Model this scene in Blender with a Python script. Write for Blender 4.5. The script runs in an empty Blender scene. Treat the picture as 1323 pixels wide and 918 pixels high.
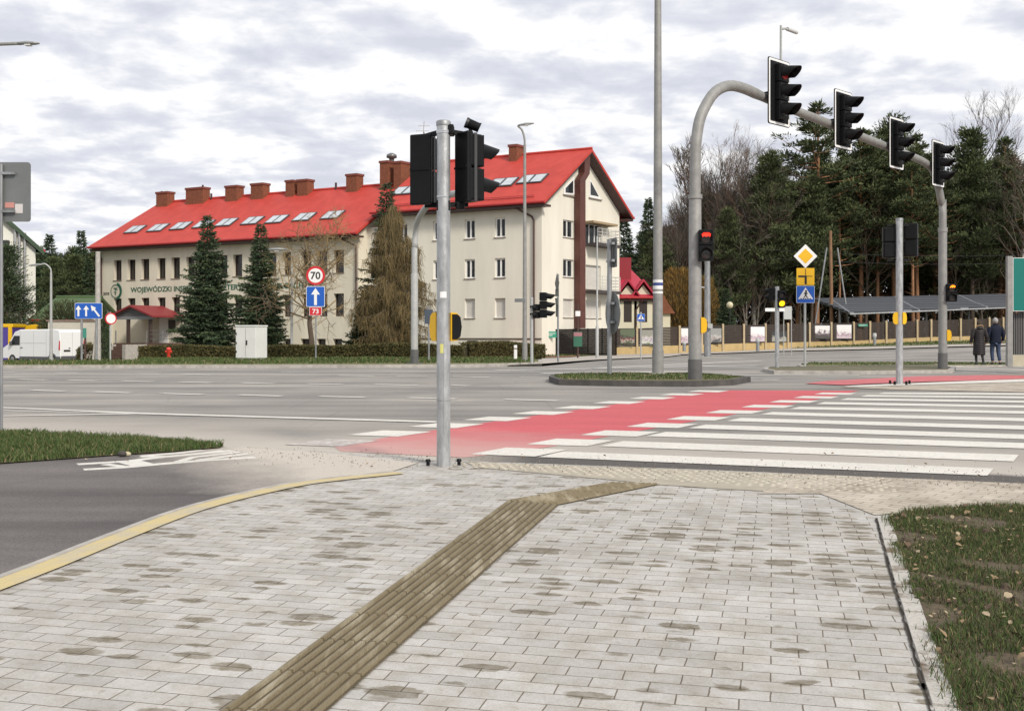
import bpy, bmesh, math, random
from mathutils import Vector, Matrix, geometry
random.seed(7)
PI = math.pi
scene = bpy.context.scene
COL = scene.collection
# ------------------------------------------------------------------ camera
F, H, CH, U0 = 1350.0, 433.0, 1.2, 661.5          # focal length in px, horizon row, eye height, centre column (1323 x 918)
cam = bpy.data.objects.new('camera', bpy.data.cameras.new('camera')); COL.objects.link(cam)
cam.location = (0, 0, CH); cam.rotation_euler = (PI/2, 0, 0)
cam.data.sensor_width = 36; cam.data.lens = F/1323*36
cam.data.shift_y = -(459-H)/1323
cam.data.clip_start = 0.1; cam.data.clip_end = 3000
scene.camera = cam
# ------------------------------------------------------------------ world, sun, exposure
SUN_EL, SUN_AZ = 36, 146        # azimuth clockwise from +Y
w = bpy.data.worlds.new('World'); scene.world = w; w.use_nodes = True
nt = w.node_tree; N = nt.nodes; L = nt.links; N.clear()
out = N.new('ShaderNodeOutputWorld'); bg = N.new('ShaderNodeBackground'); bg.inputs[1].default_value = 0.1
sky = N.new('ShaderNodeTexSky'); sky.sky_type = 'NISHITA'; sky.sun_disc = False
sky.sun_elevation = math.radians(SUN_EL); sky.sun_rotation = math.radians(SUN_AZ)
tc = N.new('ShaderNodeTexCoord'); sep = N.new('ShaderNodeSeparateXYZ'); L.new(tc.outputs['Generated'], sep.inputs[0])
def mnode(op, a, b=None, clamp=False):
    n = N.new('ShaderNodeMath'); n.operation = op; n.use_clamp = clamp
    for i, x in enumerate((a, b)):
        if x is None: continue
        if isinstance(x, (int, float)): n.inputs[i].default_value = x
        else: L.new(x, n.inputs[i])
    return n.outputs[0]
zz = mnode('ADD', mnode('MAXIMUM', sep.outputs[2], 0.0), 0.16)
cmb = N.new('ShaderNodeCombineXYZ'); L.new(mnode('DIVIDE', sep.outputs[0], zz), cmb.inputs[0]); L.new(mnode('DIVIDE', sep.outputs[1], zz), cmb.inputs[1])
def wnoise(scale, detail, rough, off):
    mp = N.new('ShaderNodeMapping'); mp.inputs['Location'].default_value = off; L.new(cmb.outputs[0], mp.inputs[0])
    n = N.new('ShaderNodeTexNoise'); n.inputs['Scale'].default_value = scale; n.inputs['Detail'].default_value = detail
    n.inputs['Roughness'].default_value = rough; n.inputs['Distortion'].default_value = 0.15; L.new(mp.outputs[0], n.inputs['Vector']); return n.outputs[0]
def wramp(fac, stops):
    r = N.new('ShaderNodeValToRGB'); L.new(fac, r.inputs[0]); e = r.color_ramp.elements
    e[0].position, e[0].color = stops[0][0], stops[0][1]+(1,)
    e[1].position, e[1].color = stops[-1][0], stops[-1][1]+(1,)
    for p, c in stops[1:-1]:
        q = e.new(p); q.color = c+(1,)
    return r.outputs[0]
cl = wramp(wnoise(4.3, 9, .54, (2.3, 7.9, 0)), [(.36, (6.8, 7.05, 7.9)), (.45, (7.7, 7.9, 8.65)), (.505, (8.8, 8.95, 9.45)), (.56, (10.3, 10.3, 10.4))])
mask = wramp(wnoise(.8, 5, .5, (8.3, 2.2, 4)), [(.24, (0, 0, 0)), (.33, (1, 1, 1))])
mix = N.new('ShaderNodeMix'); mix.data_type = 'RGBA'
L.new(mask, mix.inputs[0]); 
skb = N.new('ShaderNodeMix'); skb.data_type = 'RGBA'; skb.inputs[0].default_value = .55; L.new(sky.outputs[0], skb.inputs[6]); skb.inputs[7].default_value = (6.2, 8.2, 9.3, 1)
L.new(skb.outputs[2], mix.inputs[6]); L.new(cl, mix.inputs[7])
L.new(mix.outputs[2], bg.inputs[0]); L.new(bg.outputs[0], out.inputs[0])
sun = bpy.data.objects.new('sun', bpy.data.lights.new('sun', 'SUN')); COL.objects.link(sun)
sun.data.energy = 3.0; sun.data.angle = math.radians(10); sun.data.color = (1, .92, .81)
az, el = math.radians(SUN_AZ), math.radians(SUN_EL)
sd = Vector((math.sin(az)*math.cos(el), math.cos(az)*math.cos(el), math.sin(el)))
sun.rotation_euler = sd.to_track_quat('Z', 'Y').to_euler()
sun.location = sd*60
scene.view_settings.view_transform = 'Standard'; scene.view_settings.look = 'None'
scene.view_settings.exposure = 0.0; scene.view_settings.gamma = 1
# ------------------------------------------------------------------ terrain and projection
def S(a, b, x):
    t = max(0, min(1, (x-a)/(b-a))); return t*t*(3-2*t)
def gz(x, y):
    return S(46, 74, y)*(-.3+1.05*S(8, 46, x)-.7*S(-5, -26, x))
def at(u, v, Y): return Vector(((u-U0)*Y/F, Y, CH-(v-H)*Y/F))
def G(u, v):
    z = 0
    for _ in range(30):
        Y = F*(CH-z)/(v-H); X = (u-U0)*Y/F; z = .5*z+.5*gz(X, Y)
    return Vector((X, Y, z))
def GX(u, Y):                                 # ground point in column u at distance Y
    X = (u-U0)*Y/F; return Vector((X, Y, gz(X, Y)))
def rayplane(u, v, P, n):
    o = Vector((0, 0, CH)); d = at(u, v, 1)-o
    return o+d*((P-o).dot(n)/d.dot(n))
def on_line(u, v, P, d):                      # point of the vertical plane through P along d
    n = Vector((d.y, -d.x, 0)); return rayplane(u, v, P, n)
# ------------------------------------------------------------------ materials
MATS = {}
def mat(name, col, rough=.7, metal=0, var=.0, vs=4.0, bump=0, bs=40, emit=0, spec=.5, col2=None, detail=5, stretch=None, cut=None, trans=0, coat=0):
    if name in MATS: return MATS[name]
    m = bpy.data.materials.new(name); m.use_nodes = True; t = m.node_tree; p = t.nodes['Principled BSDF']
    c = tuple(col)+(1,)
    p.inputs['Base Color'].default_value = c; p.inputs['Roughness'].default_value = rough; p.inputs['Metallic'].default_value = metal
    p.inputs['Specular IOR Level'].default_value = spec
    if coat: p.inputs['Coat Weight'].default_value = coat
    tcn = t.nodes.new('ShaderNodeTexCoord'); src = tcn.outputs['Object']
    if stretch:
        mp = t.nodes.new('ShaderNodeMapping'); mp.inputs['Scale'].default_value = stretch[:3]
        if len(stretch) > 3: mp.inputs['Rotation'].default_value = (0, 0, stretch[3])
        t.links.new(src, mp.inputs[0]); src = mp.outputs[0]
    if var or col2:
        n = t.nodes.new('ShaderNodeTexNoise'); n.inputs['Scale'].default_value = vs; n.inputs['Detail'].default_value = detail; n.inputs['Roughness'].default_value = .6
        t.links.new(src, n.inputs['Vector'])
        r = t.nodes.new('ShaderNodeValToRGB'); t.links.new(n.outputs[0], r.inputs[0])
        a, b = r.color_ramp.elements
        lo, hi = cut or (.3, .7)
        a.position, b.position = lo, hi
        if col2: a.color = tuple(col2)+(1,); b.color = c
        else:
            a.color = tuple(x*(1-var) for x in col)+(1,); b.color = tuple(min(1, x*(1+var)) for x in col)+(1,)
        t.links.new(r.outputs[0], p.inputs['Base Color'])
    if bump:
        n = t.nodes.new('ShaderNodeTexNoise'); n.inputs['Scale'].default_value = bs; n.inputs['Detail'].default_value = 3
        t.links.new(src, n.inputs['Vector'])
        bp = t.nodes.new('ShaderNodeBump'); bp.inputs['Strength'].default_value = bump; bp.inputs['Distance'].default_value = .02
        t.links.new(n.outputs[0], bp.inputs['Height']); t.links.new(bp.outputs[0], p.inputs['Normal'])
    if emit:
        p.inputs['Emission Color'].default_value = c; p.inputs['Emission Strength'].default_value = emit
    MATS[name] = m; return m
# ------------------------------------------------------------------ mesh collector
class MB:
    def __init__(s): s.v = []; s.f = []; s.mi = []; s.sm = []
    def add(s, vs, fs, mi=0, smooth=False):
        o = len(s.v); s.v += [tuple(v) for v in vs]
        for f in fs: s.f.append(tuple(i+o for i in f)); s.mi.append(mi); s.sm.append(smooth)
        return s
    def pbox(s, O, a, b, c, mi=0):             # parallelepiped from a corner and three edges
        O, a, b, c = map(Vector, (O, a, b, c))
        if a.cross(b).dot(c) < 0: a, b = b, a
        vs = [O, O+a, O+a+b, O+b, O+c, O+a+c, O+a+b+c, O+b+c]
        return s.add(vs, [(3, 2, 1, 0), (4, 5, 6, 7), (0, 1, 5, 4), (1, 2, 6, 5), (2, 3, 7, 6), (3, 0, 4, 7)], mi)
    def box(s, c, d, mi=0, bev=0, R=None):
        c = Vector(c); hx, hy, hz = (x/2 for x in d)
        if not bev:
            vs = [Vector((x*hx, y*hy, z*hz)) for z in (-1, 1) for x, y in ((-1, -1), (1, -1), (1, 1), (-1, 1))]
            fs = [(3, 2, 1, 0), (4, 5, 6, 7), (0, 1, 5, 4), (1, 2, 6, 5), (2, 3, 7, 6), (3, 0, 4, 7)]
        else:
            bm = bmesh.new(); bmesh.ops.create_cube(bm, size=1)
            for v in bm.verts: v.co = Vector((v.co.x*d[0], v.co.y*d[1], v.co.z*d[2]))
            bmesh.ops.bevel(bm, geom=bm.edges[:], offset=bev, segments=2, affect='EDGES', profile=.5)
            bm.verts.index_update(); vs = [v.co.copy() for v in bm.verts]; fs = [[v.index for v in f.verts] for f in bm.faces]; bm.free()
        if R: vs = [R @ v for v in vs]
        return s.add([v+c for v in vs], fs, mi)
    def tube(s, pts, r, n=10, mi=0, caps=True, smooth=True, flat=None):
        pts = [Vector(p) for p in pts]
        rs = r if isinstance(r, (list, tuple)) else [r]*len(pts)
        vs = []; fs = []; ref = None
        for i, p in enumerate(pts):
            d = (pts[min(i+1, len(pts)-1)]-pts[max(i-1, 0)]).normalized()
            if ref is None:
                ref = Vector((1, 0, 0)) if abs(d.x) < .9 else Vector((0, 1, 0))
            x = (ref-d*ref.dot(d)).normalized(); y = d.cross(x); ref = x
            for k in range(n):
                a = 2*PI*k/n; vs.append(p+x*math.cos(a)*rs[i]+y*math.sin(a)*rs[i]*(flat or 1))
        for i in range(len(pts)-1):
            for k in range(n):
                k2 = (k+1) % n; fs.append((i*n+k, i*n+k2, (i+1)*n+k2, (i+1)*n+k))
        s.add(vs, fs, mi, smooth)
        if caps:
            s.add(vs[:n], [tuple(range(n))[::-1]], mi); s.add(vs[-n:], [tuple(range(n))], mi)
        return s
    def loft(s, rings, mi=0, smooth=True, caps=True):
        n = len(rings[0]); vs = [v for r in rings for v in r]; fs = []
        for i in range(len(rings)-1):
            for k in range(n):
                k2 = (k+1) % n; fs.append((i*n+k, i*n+k2, (i+1)*n+k2, (i+1)*n+k))
        if caps: fs += [tuple(range(n))[::-1], tuple(range((len(rings)-1)*n, len(rings)*n))]
        return s.add(vs, fs, mi, smooth)
    def prism(s, poly, O, a, b, c, mi=0):      # 2-D outline in the frame (a, b), thickness vector c
        O, a, b, c = map(Vector, (O, a, b, c)); n = len(poly)
        lo = [O+a*x+b*y for x, y in poly]; hi = [p+c for p in lo]
        area = sum(poly[i][0]*poly[(i+1) % n][1]-poly[(i+1) % n][0]*poly[i][1] for i in range(n))
        fs = [tuple(range(n))[::-1], tuple(range(n, 2*n))]+[(i, (i+1) % n, (i+1) % n+n, i+n) for i in range(n)]
        if area*a.cross(b).dot(c) < 0: fs = [f[::-1] for f in fs]
        return s.add(lo+hi, fs, mi)
    def build(s, name, mats, parent=None, origin=None, **tags):
        me = bpy.data.meshes.new(name); o = Vector(origin) if origin is not None else Vector()
        me.from_pydata([Vector(v)-o for v in s.v], [], s.f)
        mats = mats if isinstance(mats, (list, tuple)) else [mats]
        for m in mats: me.materials.append(m)
        me.polygons.foreach_set('material_index', s.mi); me.polygons.foreach_set('use_smooth', s.sm); me.update()
        ob = bpy.data.objects.new(name, me); COL.objects.link(ob)
        if parent is not None: ob.parent = parent
        elif origin is not None: ob.location = o
        for k, v in tags.items(): ob[k] = v
        return ob
def thing(name, label, cat, loc=(0, 0, 0), rz=0, group=None, scale=1):
    o = bpy.data.objects.new(name, None); COL.objects.link(o); o.location = loc; o.rotation_euler = (0, 0, rz); o.empty_display_size = .2
    o.scale = (scale,)*3
    o['label'] = label; o['category'] = cat
    if group: o['group'] = group
    return o
def copy_tree(o, parent=None, **kw):
    c = o.copy(); COL.objects.link(c); c.parent = parent
    for ch in list(o.children): copy_tree(ch, c)
    for k, v in kw.items():
        if k in ('location', 'rotation_euler', 'scale'): setattr(c, k, v)
        else: c[k] = v
    return c
def face(dx, dy): return math.atan2(dx, -dy)     # local -Y looks towards (dx, dy)
def text_pts(body, bold=0):
    cu = bpy.data.curves.new('t', 'FONT'); cu.body = body; cu.offset = bold; cu.resolution_u = 3
    ob = bpy.data.objects.new('t', cu); me = bpy.data.meshes.new_from_object(ob)
    vs = [v.co.copy() for v in me.vertices]; fs = [tuple(p.vertices) for p in me.polygons]
    bpy.data.objects.remove(ob); bpy.data.curves.remove(cu); bpy.data.meshes.remove(me)
    return vs, fs
BOLD = .022
def text(mb, body, fn, x0, x1, z0, z1, mi=0):    # lettering fitted to a box, mapped by fn(x, z)
    vs, fs = text_pts(body, BOLD)
    ax, bx = min(v.x for v in vs), max(v.x for v in vs); ay, by = min(v.y for v in vs), max(v.y for v in vs)
    mb.add([fn(x0+(v.x-ax)/(bx-ax)*(x1-x0), z0+(v.y-ay)/(by-ay)*(z1-z0)) for v in vs], fs, mi)
def ngon(n, r, cx=0, cy=0, ph=0): return [(cx+r*math.cos(2*PI*i/n+ph), cy+r*math.sin(2*PI*i/n+ph)) for i in range(n)]
def rrect(w_, h_, r, cx=0, cy=0):
    p = []
    for sx, sy, a0 in ((1, 1, 0), (-1, 1, 90), (-1, -1, 180), (1, -1, 270)):
        for k in range(4):
            a = math.radians(a0+k*30); p.append((cx+sx*(w_/2-r)+r*math.cos(a), cy+sy*(h_/2-r)+r*math.sin(a)))
    return p
# common materials
galv = mat('galvanised_steel', (.42, .43, .44), .42, .55, var=.3, vs=14, bump=.15, bs=60, stretch=(1, 1, .35))
galv_d = mat('weathered_steel', (.30, .31, .32), .5, .5, var=.25, vs=9, stretch=(1, 1, .3))
lampgrey = mat('lamp_column_grey', (.27, .27, .26), .6, .2, var=.15, vs=6)
palepole = mat('pale_column', (.40, .41, .40), .6, .1, var=.12, vs=6)
black = mat('black_plastic', (.0065, .007, .008), .5, var=.25, vs=5, spec=.18)
blackd = mat('dark_plastic', (.02, .02, .023), .5)
white = mat('white_sheet', (.8, .8, .8), .45)
signback = mat('sign_back_grey', (.19, .20, .20), .45, .4, var=.12, vs=3)
blue = mat('sign_blue', (.01, .10, .48), .35)
red = mat('sign_red', (.58, .02, .03), .35)
yellow = mat('sign_yellow', (.80, .46, .01), .4)
signblack = mat('sign_black', (.01, .01, .01), .5)
signgreen = mat('sign_green', (.0, .14, .12), .4)
concrete = mat('concrete', (.42, .40, .37), .85, var=.18, vs=7, bump=.3, bs=60)
kerbmat = mat('kerb_concrete', (.38, .36, .33), .9, var=.25, vs=5, bump=.3, bs=40)
# ------------------------------------------------------------------ ground sheets
def dens(poly, step):
    o = []
    for i in range(len(poly)):
        a, b = poly[i], poly[(i+1) % len(poly)]; n = max(1, int((b-a).length/step))
        o += [a+(b-a)*k/n for k in range(n)]
    return o
def sheet(name, pts, dz, m, step=None, kind='structure', zf=None, **tags):
    poly = [Vector((p[0], p[1])) for p in pts]
    far = max(p.y for p in poly) > 44
    vin = dens(poly, 2.0 if far else 8); n0 = len(vin); vv = list(vin)
    if far:
        from mathutils.geometry import intersect_point_line
        x0, x1 = min(p.x for p in poly), max(p.x for p in poly); y0, y1 = max(42, min(p.y for p in poly)), max(p.y for p in poly)
        y = y0+.37
        while y < y1:
            x = x0+.41
            while x < x1: vv.append(Vector((x, y))); x += 2.3
            y += 2.3
    r = geometry.delaunay_2d_cdt(vv, [(i, (i+1) % n0) for i in range(n0)], [], 1, 1e-4)
    mb = MB(); mb.add([(p.x, p.y, gz(p.x, p.y)+dz) for p in r[0]], [])
    for f in r[2]:
        a, b, c = (r[0][i] for i in f[:3]); f = tuple(f)
        mb.f.append(f if (b-a).cross(c-a) > 0 else f[::-1]); mb.mi.append(0); mb.sm.append(False)
    return mb.build(name, m, **({'kind': kind} if kind else {}), **tags)
def GP(*uv): return [G(u, v) for u, v in uv]
def V2(*xy): return [Vector((x, y, 0)) for x, y in xy]
# asphalt
def tex_mat(name, build):
    m = bpy.data.materials.new(name); m.use_nodes = True; build(m.node_tree, m.node_tree.nodes['Principled BSDF']); MATS[name] = m; return m
def nd(t, typ, **kw):
    n = t.nodes.new(typ)
    for k, v in kw.items():
        if k in n.inputs: n.inputs[k].default_value = v
        else: setattr(n, k, v)
    return n
def rampn(t, fac, stops):
    r = t.nodes.new('ShaderNodeValToRGB'); t.links.new(fac, r.inputs[0]); e = r.color_ramp.elements
    e[0].position, e[0].color = stops[0][0], tuple(stops[0][1])+(1,); e[1].position, e[1].color = stops[-1][0], tuple(stops[-1][1])+(1,)
    for p, c in stops[1:-1]: q = e.new(p); q.color = tuple(c)+(1,)
    return r.outputs[0]
def mixn(t, fac, a, b, typ='MIX'):
    n = t.nodes.new('ShaderNodeMix'); n.data_type = 'RGBA'; n.blend_type = typ
    for i, x in ((0, fac), (6, a), (7, b)):
        if isinstance(x, (int, float)): n.inputs[i].default_value = x
        elif isinstance(x, tuple): n.inputs[i].default_value = x+(1,)
        else: t.links.new(x, n.inputs[i])
    return n.outputs[2]
def coords(t, rot=0, scale=(1, 1, 1), loc=(0, 0, 0)):
    c = t.nodes.new('ShaderNodeTexCoord'); mp = nd(t, 'ShaderNodeMapping'); mp.inputs['Rotation'].default_value = (0, 0, rot)
    mp.inputs['Scale'].default_value = scale; mp.inputs['Location'].default_value = loc
    t.links.new(c.outputs['Object'], mp.inputs[0]); return mp.outputs[0]
def noise(t, co, scale, detail=4, rough=.55):
    n = nd(t, 'ShaderNodeTexNoise', Scale=scale, Detail=detail, Roughness=rough); t.links.new(co, n.inputs['Vector']); return n.outputs[0]
ROADROT = math.radians(20.5)
def dustf(t, co, kx, ky, a, b, amp=1.0):
    sp_ = nd(t, 'ShaderNodeSeparateXYZ'); t.links.new(co, sp_.inputs[0])
    m1 = nd(t, 'ShaderNodeMath', operation='MULTIPLY'); t.links.new(sp_.outputs[0], m1.inputs[0]); m1.inputs[1].default_value = kx
    m2 = nd(t, 'ShaderNodeMath', operation='MULTIPLY_ADD'); t.links.new(sp_.outputs[1], m2.inputs[0]); m2.inputs[1].default_value = ky; t.links.new(m1.outputs[0], m2.inputs[2])
    m3 = nd(t, 'ShaderNodeMath', operation='MULTIPLY_ADD'); t.links.new(noise(t, co, 1.1, 7, .72), m3.inputs[0]); m3.inputs[1].default_value = amp; t.links.new(m2.outputs[0], m3.inputs[2])
    mr = nd(t, 'ShaderNodeMapRange'); t.links.new(m3.outputs[0], mr.inputs[0]); mr.inputs[1].default_value = a; mr.inputs[2].default_value = b; return mr.outputs[0]
def asphalt(base, streak=.24, patch=.2, dust=None):
    def b(t, p):
        co = coords(t)
        fine = noise(t, co, 90, 2); streaks = noise(t, coords(t, ROADROT, (.05, .75, 1)), 1.0, 4); pt = noise(t, co, .35, 5)
        c = rampn(t, fine, [(.3, [x*.72 for x in base]), (.7, [x*1.3 for x in base])])
        c = mixn(t, 1, c, rampn(t, streaks, [(.3, (1-streak,)*3), (.7, (1+streak,)*3)]), 'MULTIPLY')
        c = mixn(t, 1, c, rampn(t, pt, [(.3, (1-patch,)*3), (.7, (1+patch, 1+patch*.9, 1+patch*.8))]), 'MULTIPLY')
        vc = nd(t, 'ShaderNodeTexVoronoi', Scale=.55, feature='DISTANCE_TO_EDGE')
        warp = mixn(t, .25, co, nd(t, 'ShaderNodeTexNoise', Scale=1.5).outputs[1]); t.links.new(warp, vc.inputs['Vector'])
        crack = rampn(t, vc.outputs['Distance'], [(.0, (.72,)*3), (.012, (1,)*3)])
        c = mixn(t, .45, c, crack, 'MULTIPLY')
        if dust and len(dust) > 2:
            mk = nd(t, 'ShaderNodeMath', operation='MULTIPLY'); t.links.new(dustf(t, co, *dust[2]), mk.inputs[0]); t.links.new(dustf(t, co, 1, 0, -.6, .5, .6), mk.inputs[1])
        if dust: c = mixn(t, dustf(t, co, *dust[0]), c, mixn(t, 1, rampn(t, fine, [(.3, (.85,)*3), (.7, (1.15,)*3)]), dust[1], 'MULTIPLY'))
        if dust and len(dust) > 2: c = mixn(t, mk.outputs[0], c, mixn(t, 1, rampn(t, fine, [(.3, (.8,)*3), (.7, (1.2,)*3)]), (.085, .078, .072), 'MULTIPLY'))
        t.links.new(c, p.inputs['Base Color']); p.inputs['Roughness'].default_value = .92
        bp = nd(t, 'ShaderNodeBump', Strength=.35, Distance=.01); t.links.new(fine, bp.inputs['Height']); t.links.new(bp.outputs[0], p.inputs['Normal'])
    return b
m_road = tex_mat('road_asphalt', asphalt((.245, .233, .215), .32, .22, dust=((.37, .93, 14.0, 10.2, 2.0), (.47, .43, .375), (.37, .93, 10.28, 10.08, .5))))
m_path = tex_mat('cycle_path_asphalt', asphalt((.105, .096, .094), .5, .35, dust=((1.0, .6, 3.15, 4.6, 1.6), (.50, .455, .395))))
m_patch = tex_mat('dark_asphalt', asphalt((.075, .07, .068), .3, .3))
m_apron = tex_mat('dusty_concrete', asphalt((.40, .37, .33), .08, .12))
def b_pave(t, p, light=(.465, .455, .435)):
    co = coords(t, math.radians(14))
    br = nd(t, 'ShaderNodeTexBrick', Scale=1.0); br.inputs['Brick Width'].default_value = .2; br.inputs['Row Height'].default_value = .1
    br.inputs['Mortar Size'].default_value = .0030; br.inputs['Mortar Smooth'].default_value = .3; br.inputs['Bias'].default_value = -.1
    br.inputs['Color1'].default_value = tuple(x*1.08 for x in light)+(1,); br.inputs['Color2'].default_value = tuple(x*.88 for x in light)+(1,)
    br.inputs['Mortar'].default_value = (.16, .135, .105, 1); jw = nd(t, 'ShaderNodeTexNoise', Scale=7.0, Detail=4.0); t.links.new(co, jw.inputs['Vector']); t.links.new(mixn(t, .012, co, jw.outputs[1], 'ADD'), br.inputs['Vector'])
    c = br.outputs[0]
    big = noise(t, co, .8, 8, .7); c = mixn(t, 1, c, rampn(t, big, [(.3, (.78, .76, .73)), (.7, (1.1, 1.1, 1.1))]), 'MULTIPLY')
    fine = noise(t, co, 120, 3); c = mixn(t, 1, c, rampn(t, fine, [(.3, (.9,)*3), (.7, (1.1,)*3)]), 'MULTIPLY')
    # damp ovals sitting inside single stones
    vo = nd(t, 'ShaderNodeTexVoronoi', Scale=1.0, Randomness=.55); mp = nd(t, 'ShaderNodeMapping'); mp.inputs['Scale'].default_value = (4.6, 10, 1)
    wn = nd(t, 'ShaderNodeTexNoise', Scale=16.0, Detail=4.0, Roughness=.65); t.links.new(co, wn.inputs['Vector'])
    wv = mixn(t, .06, co, wn.outputs[1], 'ADD'); t.links.new(wv, mp.inputs[0]); t.links.new(mp.outputs[0], vo.inputs['Vector'])
    clus = noise(t, co, 1.1, 3)
    sepc = nd(t, 'ShaderNodeSeparateColor'); t.links.new(vo.outputs['Color'], sepc.inputs[0])
    su = nd(t, 'ShaderNodeMath', operation='MULTIPLY_ADD'); t.links.new(clus, su.inputs[0]); su.inputs[1].default_value = 2.0; t.links.new(sepc.outputs[0], su.inputs[2])
    sz = nd(t, 'ShaderNodeMapRange'); t.links.new(su.outputs[0], sz.inputs[0]); sz.inputs[1].default_value = 1.45; sz.inputs[2].default_value = 1.95; sz.inputs[3].default_value = 0; sz.inputs[4].default_value = .57
    m3 = nd(t, 'ShaderNodeMath', operation='SUBTRACT'); t.links.new(sz.outputs[0], m3.inputs[0]); t.links.new(vo.outputs['Distance'], m3.inputs[1])
    spot = rampn(t, m3.outputs[0], [(.0, (0, 0, 0)), (.10, (1, 1, 1))])
    sg = nd(t, 'ShaderNodeMath', operation='MULTIPLY'); t.links.new(spot, sg.inputs[0]); t.links.new(rampn(t, wn.outputs[0], [(.3, (.55, .55, .55)), (.6, (1, 1, 1))]), sg.inputs[1])
    grime = rampn(t, noise(t, co, 4.5, 8, .75), [(.38, (.80, .77, .71)), (.56, (1.03, 1.03, 1.03))]); c = mixn(t, .8, c, grime, 'MULTIPLY')
    chips = rampn(t, noise(t, co, 28, 4, .7), [(.30, (.62, .58, .52)), (.38, (1, 1, 1))]); c = mixn(t, .7, c, chips, 'MULTIPLY')
    c = mixn(t, sg.outputs[0], c, mixn(t, 1, c, (.44, .395, .31), 'MULTIPLY'))
    t.links.new(c, p.inputs['Base Color']); p.inputs['Roughness'].default_value = .85
    ad = nd(t, 'ShaderNodeMath', operation='MULTIPLY_ADD'); t.links.new(br.outputs['Fac'], ad.inputs[0]); ad.inputs[1].default_value = -1; t.links.new(fine, ad.inputs[2])
    bp = nd(t, 'ShaderNodeBump', Strength=.5, Distance=.004); t.links.new(ad.outputs[0], bp.inputs['Height']); t.links.new(bp.outputs[0], p.inputs['Normal'])
m_pave = tex_mat('concrete_pavers', b_pave)
def b_side(t, p):
    co = coords(t, math.radians(38))
    br = nd(t, 'ShaderNodeTexBrick', Scale=1.0); br.inputs['Brick Width'].default_value = .2; br.inputs['Row Height'].default_value = .1; br.inputs['Mortar Size'].default_value = .005
    br.inputs['Color1'].default_value = (.50, .46, .40, 1); br.inputs['Color2'].default_value = (.42, .385, .33, 1); br.inputs['Mortar'].default_value = (.22, .19, .15, 1)
    t.links.new(co, br.inputs['Vector']); c = mixn(t, 1, br.outputs[0], rampn(t, noise(t, co, 1.6, 6, .7), [(.35, (.68, .64, .58)), (.62, (1.1, 1.08, 1.04))]), 'MULTIPLY')
    t.links.new(c, p.inputs['Base Color']); p.inputs['Roughness'].default_value = .9
m_side = tex_mat('dusty_pavers', b_side)
def b_white(t, p):
    co = coords(t); n = noise(t, co, 22, 6, .7); n2 = noise(t, co, 1.2, 3)
    ad = nd(t, 'ShaderNodeMath', operation='MULTIPLY_ADD'); t.links.new(n2, ad.inputs[0]); ad.inputs[1].default_value = .35; t.links.new(n, ad.inputs[2])
    c = rampn(t, ad.outputs[0], [(.42, (.34, .31, .27)), (.52, (.55, .53, .48)), (.78, (.70, .675, .62))]); t.links.new(c, p.inputs['Base Color']); p.inputs['Roughness'].default_value = .7
m_white = tex_mat('road_paint_white', b_white)
def b_red(t, p):
    co = coords(t); n = noise(t, co, 30, 5, .7)
    c = rampn(t, n, [(.3, (.45, .07, .085)), (.7, (.58, .11, .125))])
    c = mixn(t, 1, c, rampn(t, noise(t, coords(t, ROADROT, (.3, 1.4, 1)), 1, 4), [(.3, (.88,)*3), (.7, (1.06,)*3)]), 'MULTIPLY')
    # dust trodden and driven over the end next to the pavement
    sp = nd(t, 'ShaderNodeSeparateXYZ'); t.links.new(co, sp.inputs[0])
    a = nd(t, 'ShaderNodeMath', operation='MULTIPLY_ADD'); t.links.new(sp.outputs[0], a.inputs[0]); a.inputs[1].default_value = .35; t.links.new(sp.outputs[1], a.inputs[2])
    b = nd(t, 'ShaderNodeMath', operation='MULTIPLY_ADD'); t.links.new(noise(t, co, 1.3, 5, .65), b.inputs[0]); b.inputs[1].default_value = 2.2; t.links.new(a.outputs[0], b.inputs[2])
    mr = nd(t, 'ShaderNodeMapRange'); t.links.new(b.outputs[0], mr.inputs[0]); mr.inputs[1].default_value = 11.0; mr.inputs[2].default_value = 14.6; mr.inputs[3].default_value = .85; mr.inputs[4].default_value = 0
    c = mixn(t, mr.outputs[0], c, (.50, .37, .33)); t.links.new(c, p.inputs['Base Color']); p.inputs['Roughness'].default_value = .85
m_red = tex_mat('cycle_crossing_red', b_red)
m_soil = mat('grass_soil', (.075, .085, .028), .95, col2=(.11, .085, .05), vs=3, bump=.8, bs=30)
m_verge = mat('verge_grass', (.115, .135, .045), .95, col2=(.17, .145, .07), vs=2.2, bump=.8, bs=25)
m_field = mat('field', (.10, .11, .045), .95, col2=(.14, .12, .07), vs=.4)
# base ground to the horizon
gv = MB(); xs = [-1500, -600, -250, -120]+[-80+4*i for i in range(41)]+[100, 140, 250, 600, 1500]; ys = [-300, -60, -10, 10]+[30+3*i for i in range(20)]+[95, 110, 140, 200, 400, 900, 2000]
gv.add([(x, y, gz(x, y)-.07) for y in ys for x in xs], [(j*len(xs)+i, j*len(xs)+i+1, (j+1)*len(xs)+i+1, (j+1)*len(xs)+i) for j in range(len(ys)-1) for i in range(len(xs)-1)], 0, True)
gv.build('ground', m_field, kind='structure')
edge = GP((-300, 545), (-80, 556), (290, 577), (420, 585), (600, 597), (900, 608), (1200, 621), (1450, 632), (1800, 650))
sheet('road', edge+[G(2600, 560)]+GP((2400, 480), (1500, 451), (1323, 447), (1140, 451.5), (1000, 454.5), (880, 459), (790, 465), (700, 473), (500, 475), (0, 476), (-400, 476.5)), 0, m_road)
pave_far = [p+Vector((0, .02, 0)) for p in edge]
sheet('pavement', V2((-14, .3), (8, .3), (14, 5))+[pave_far[-1]]+pave_far[::-1][1:], .012, m_pave)
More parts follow.
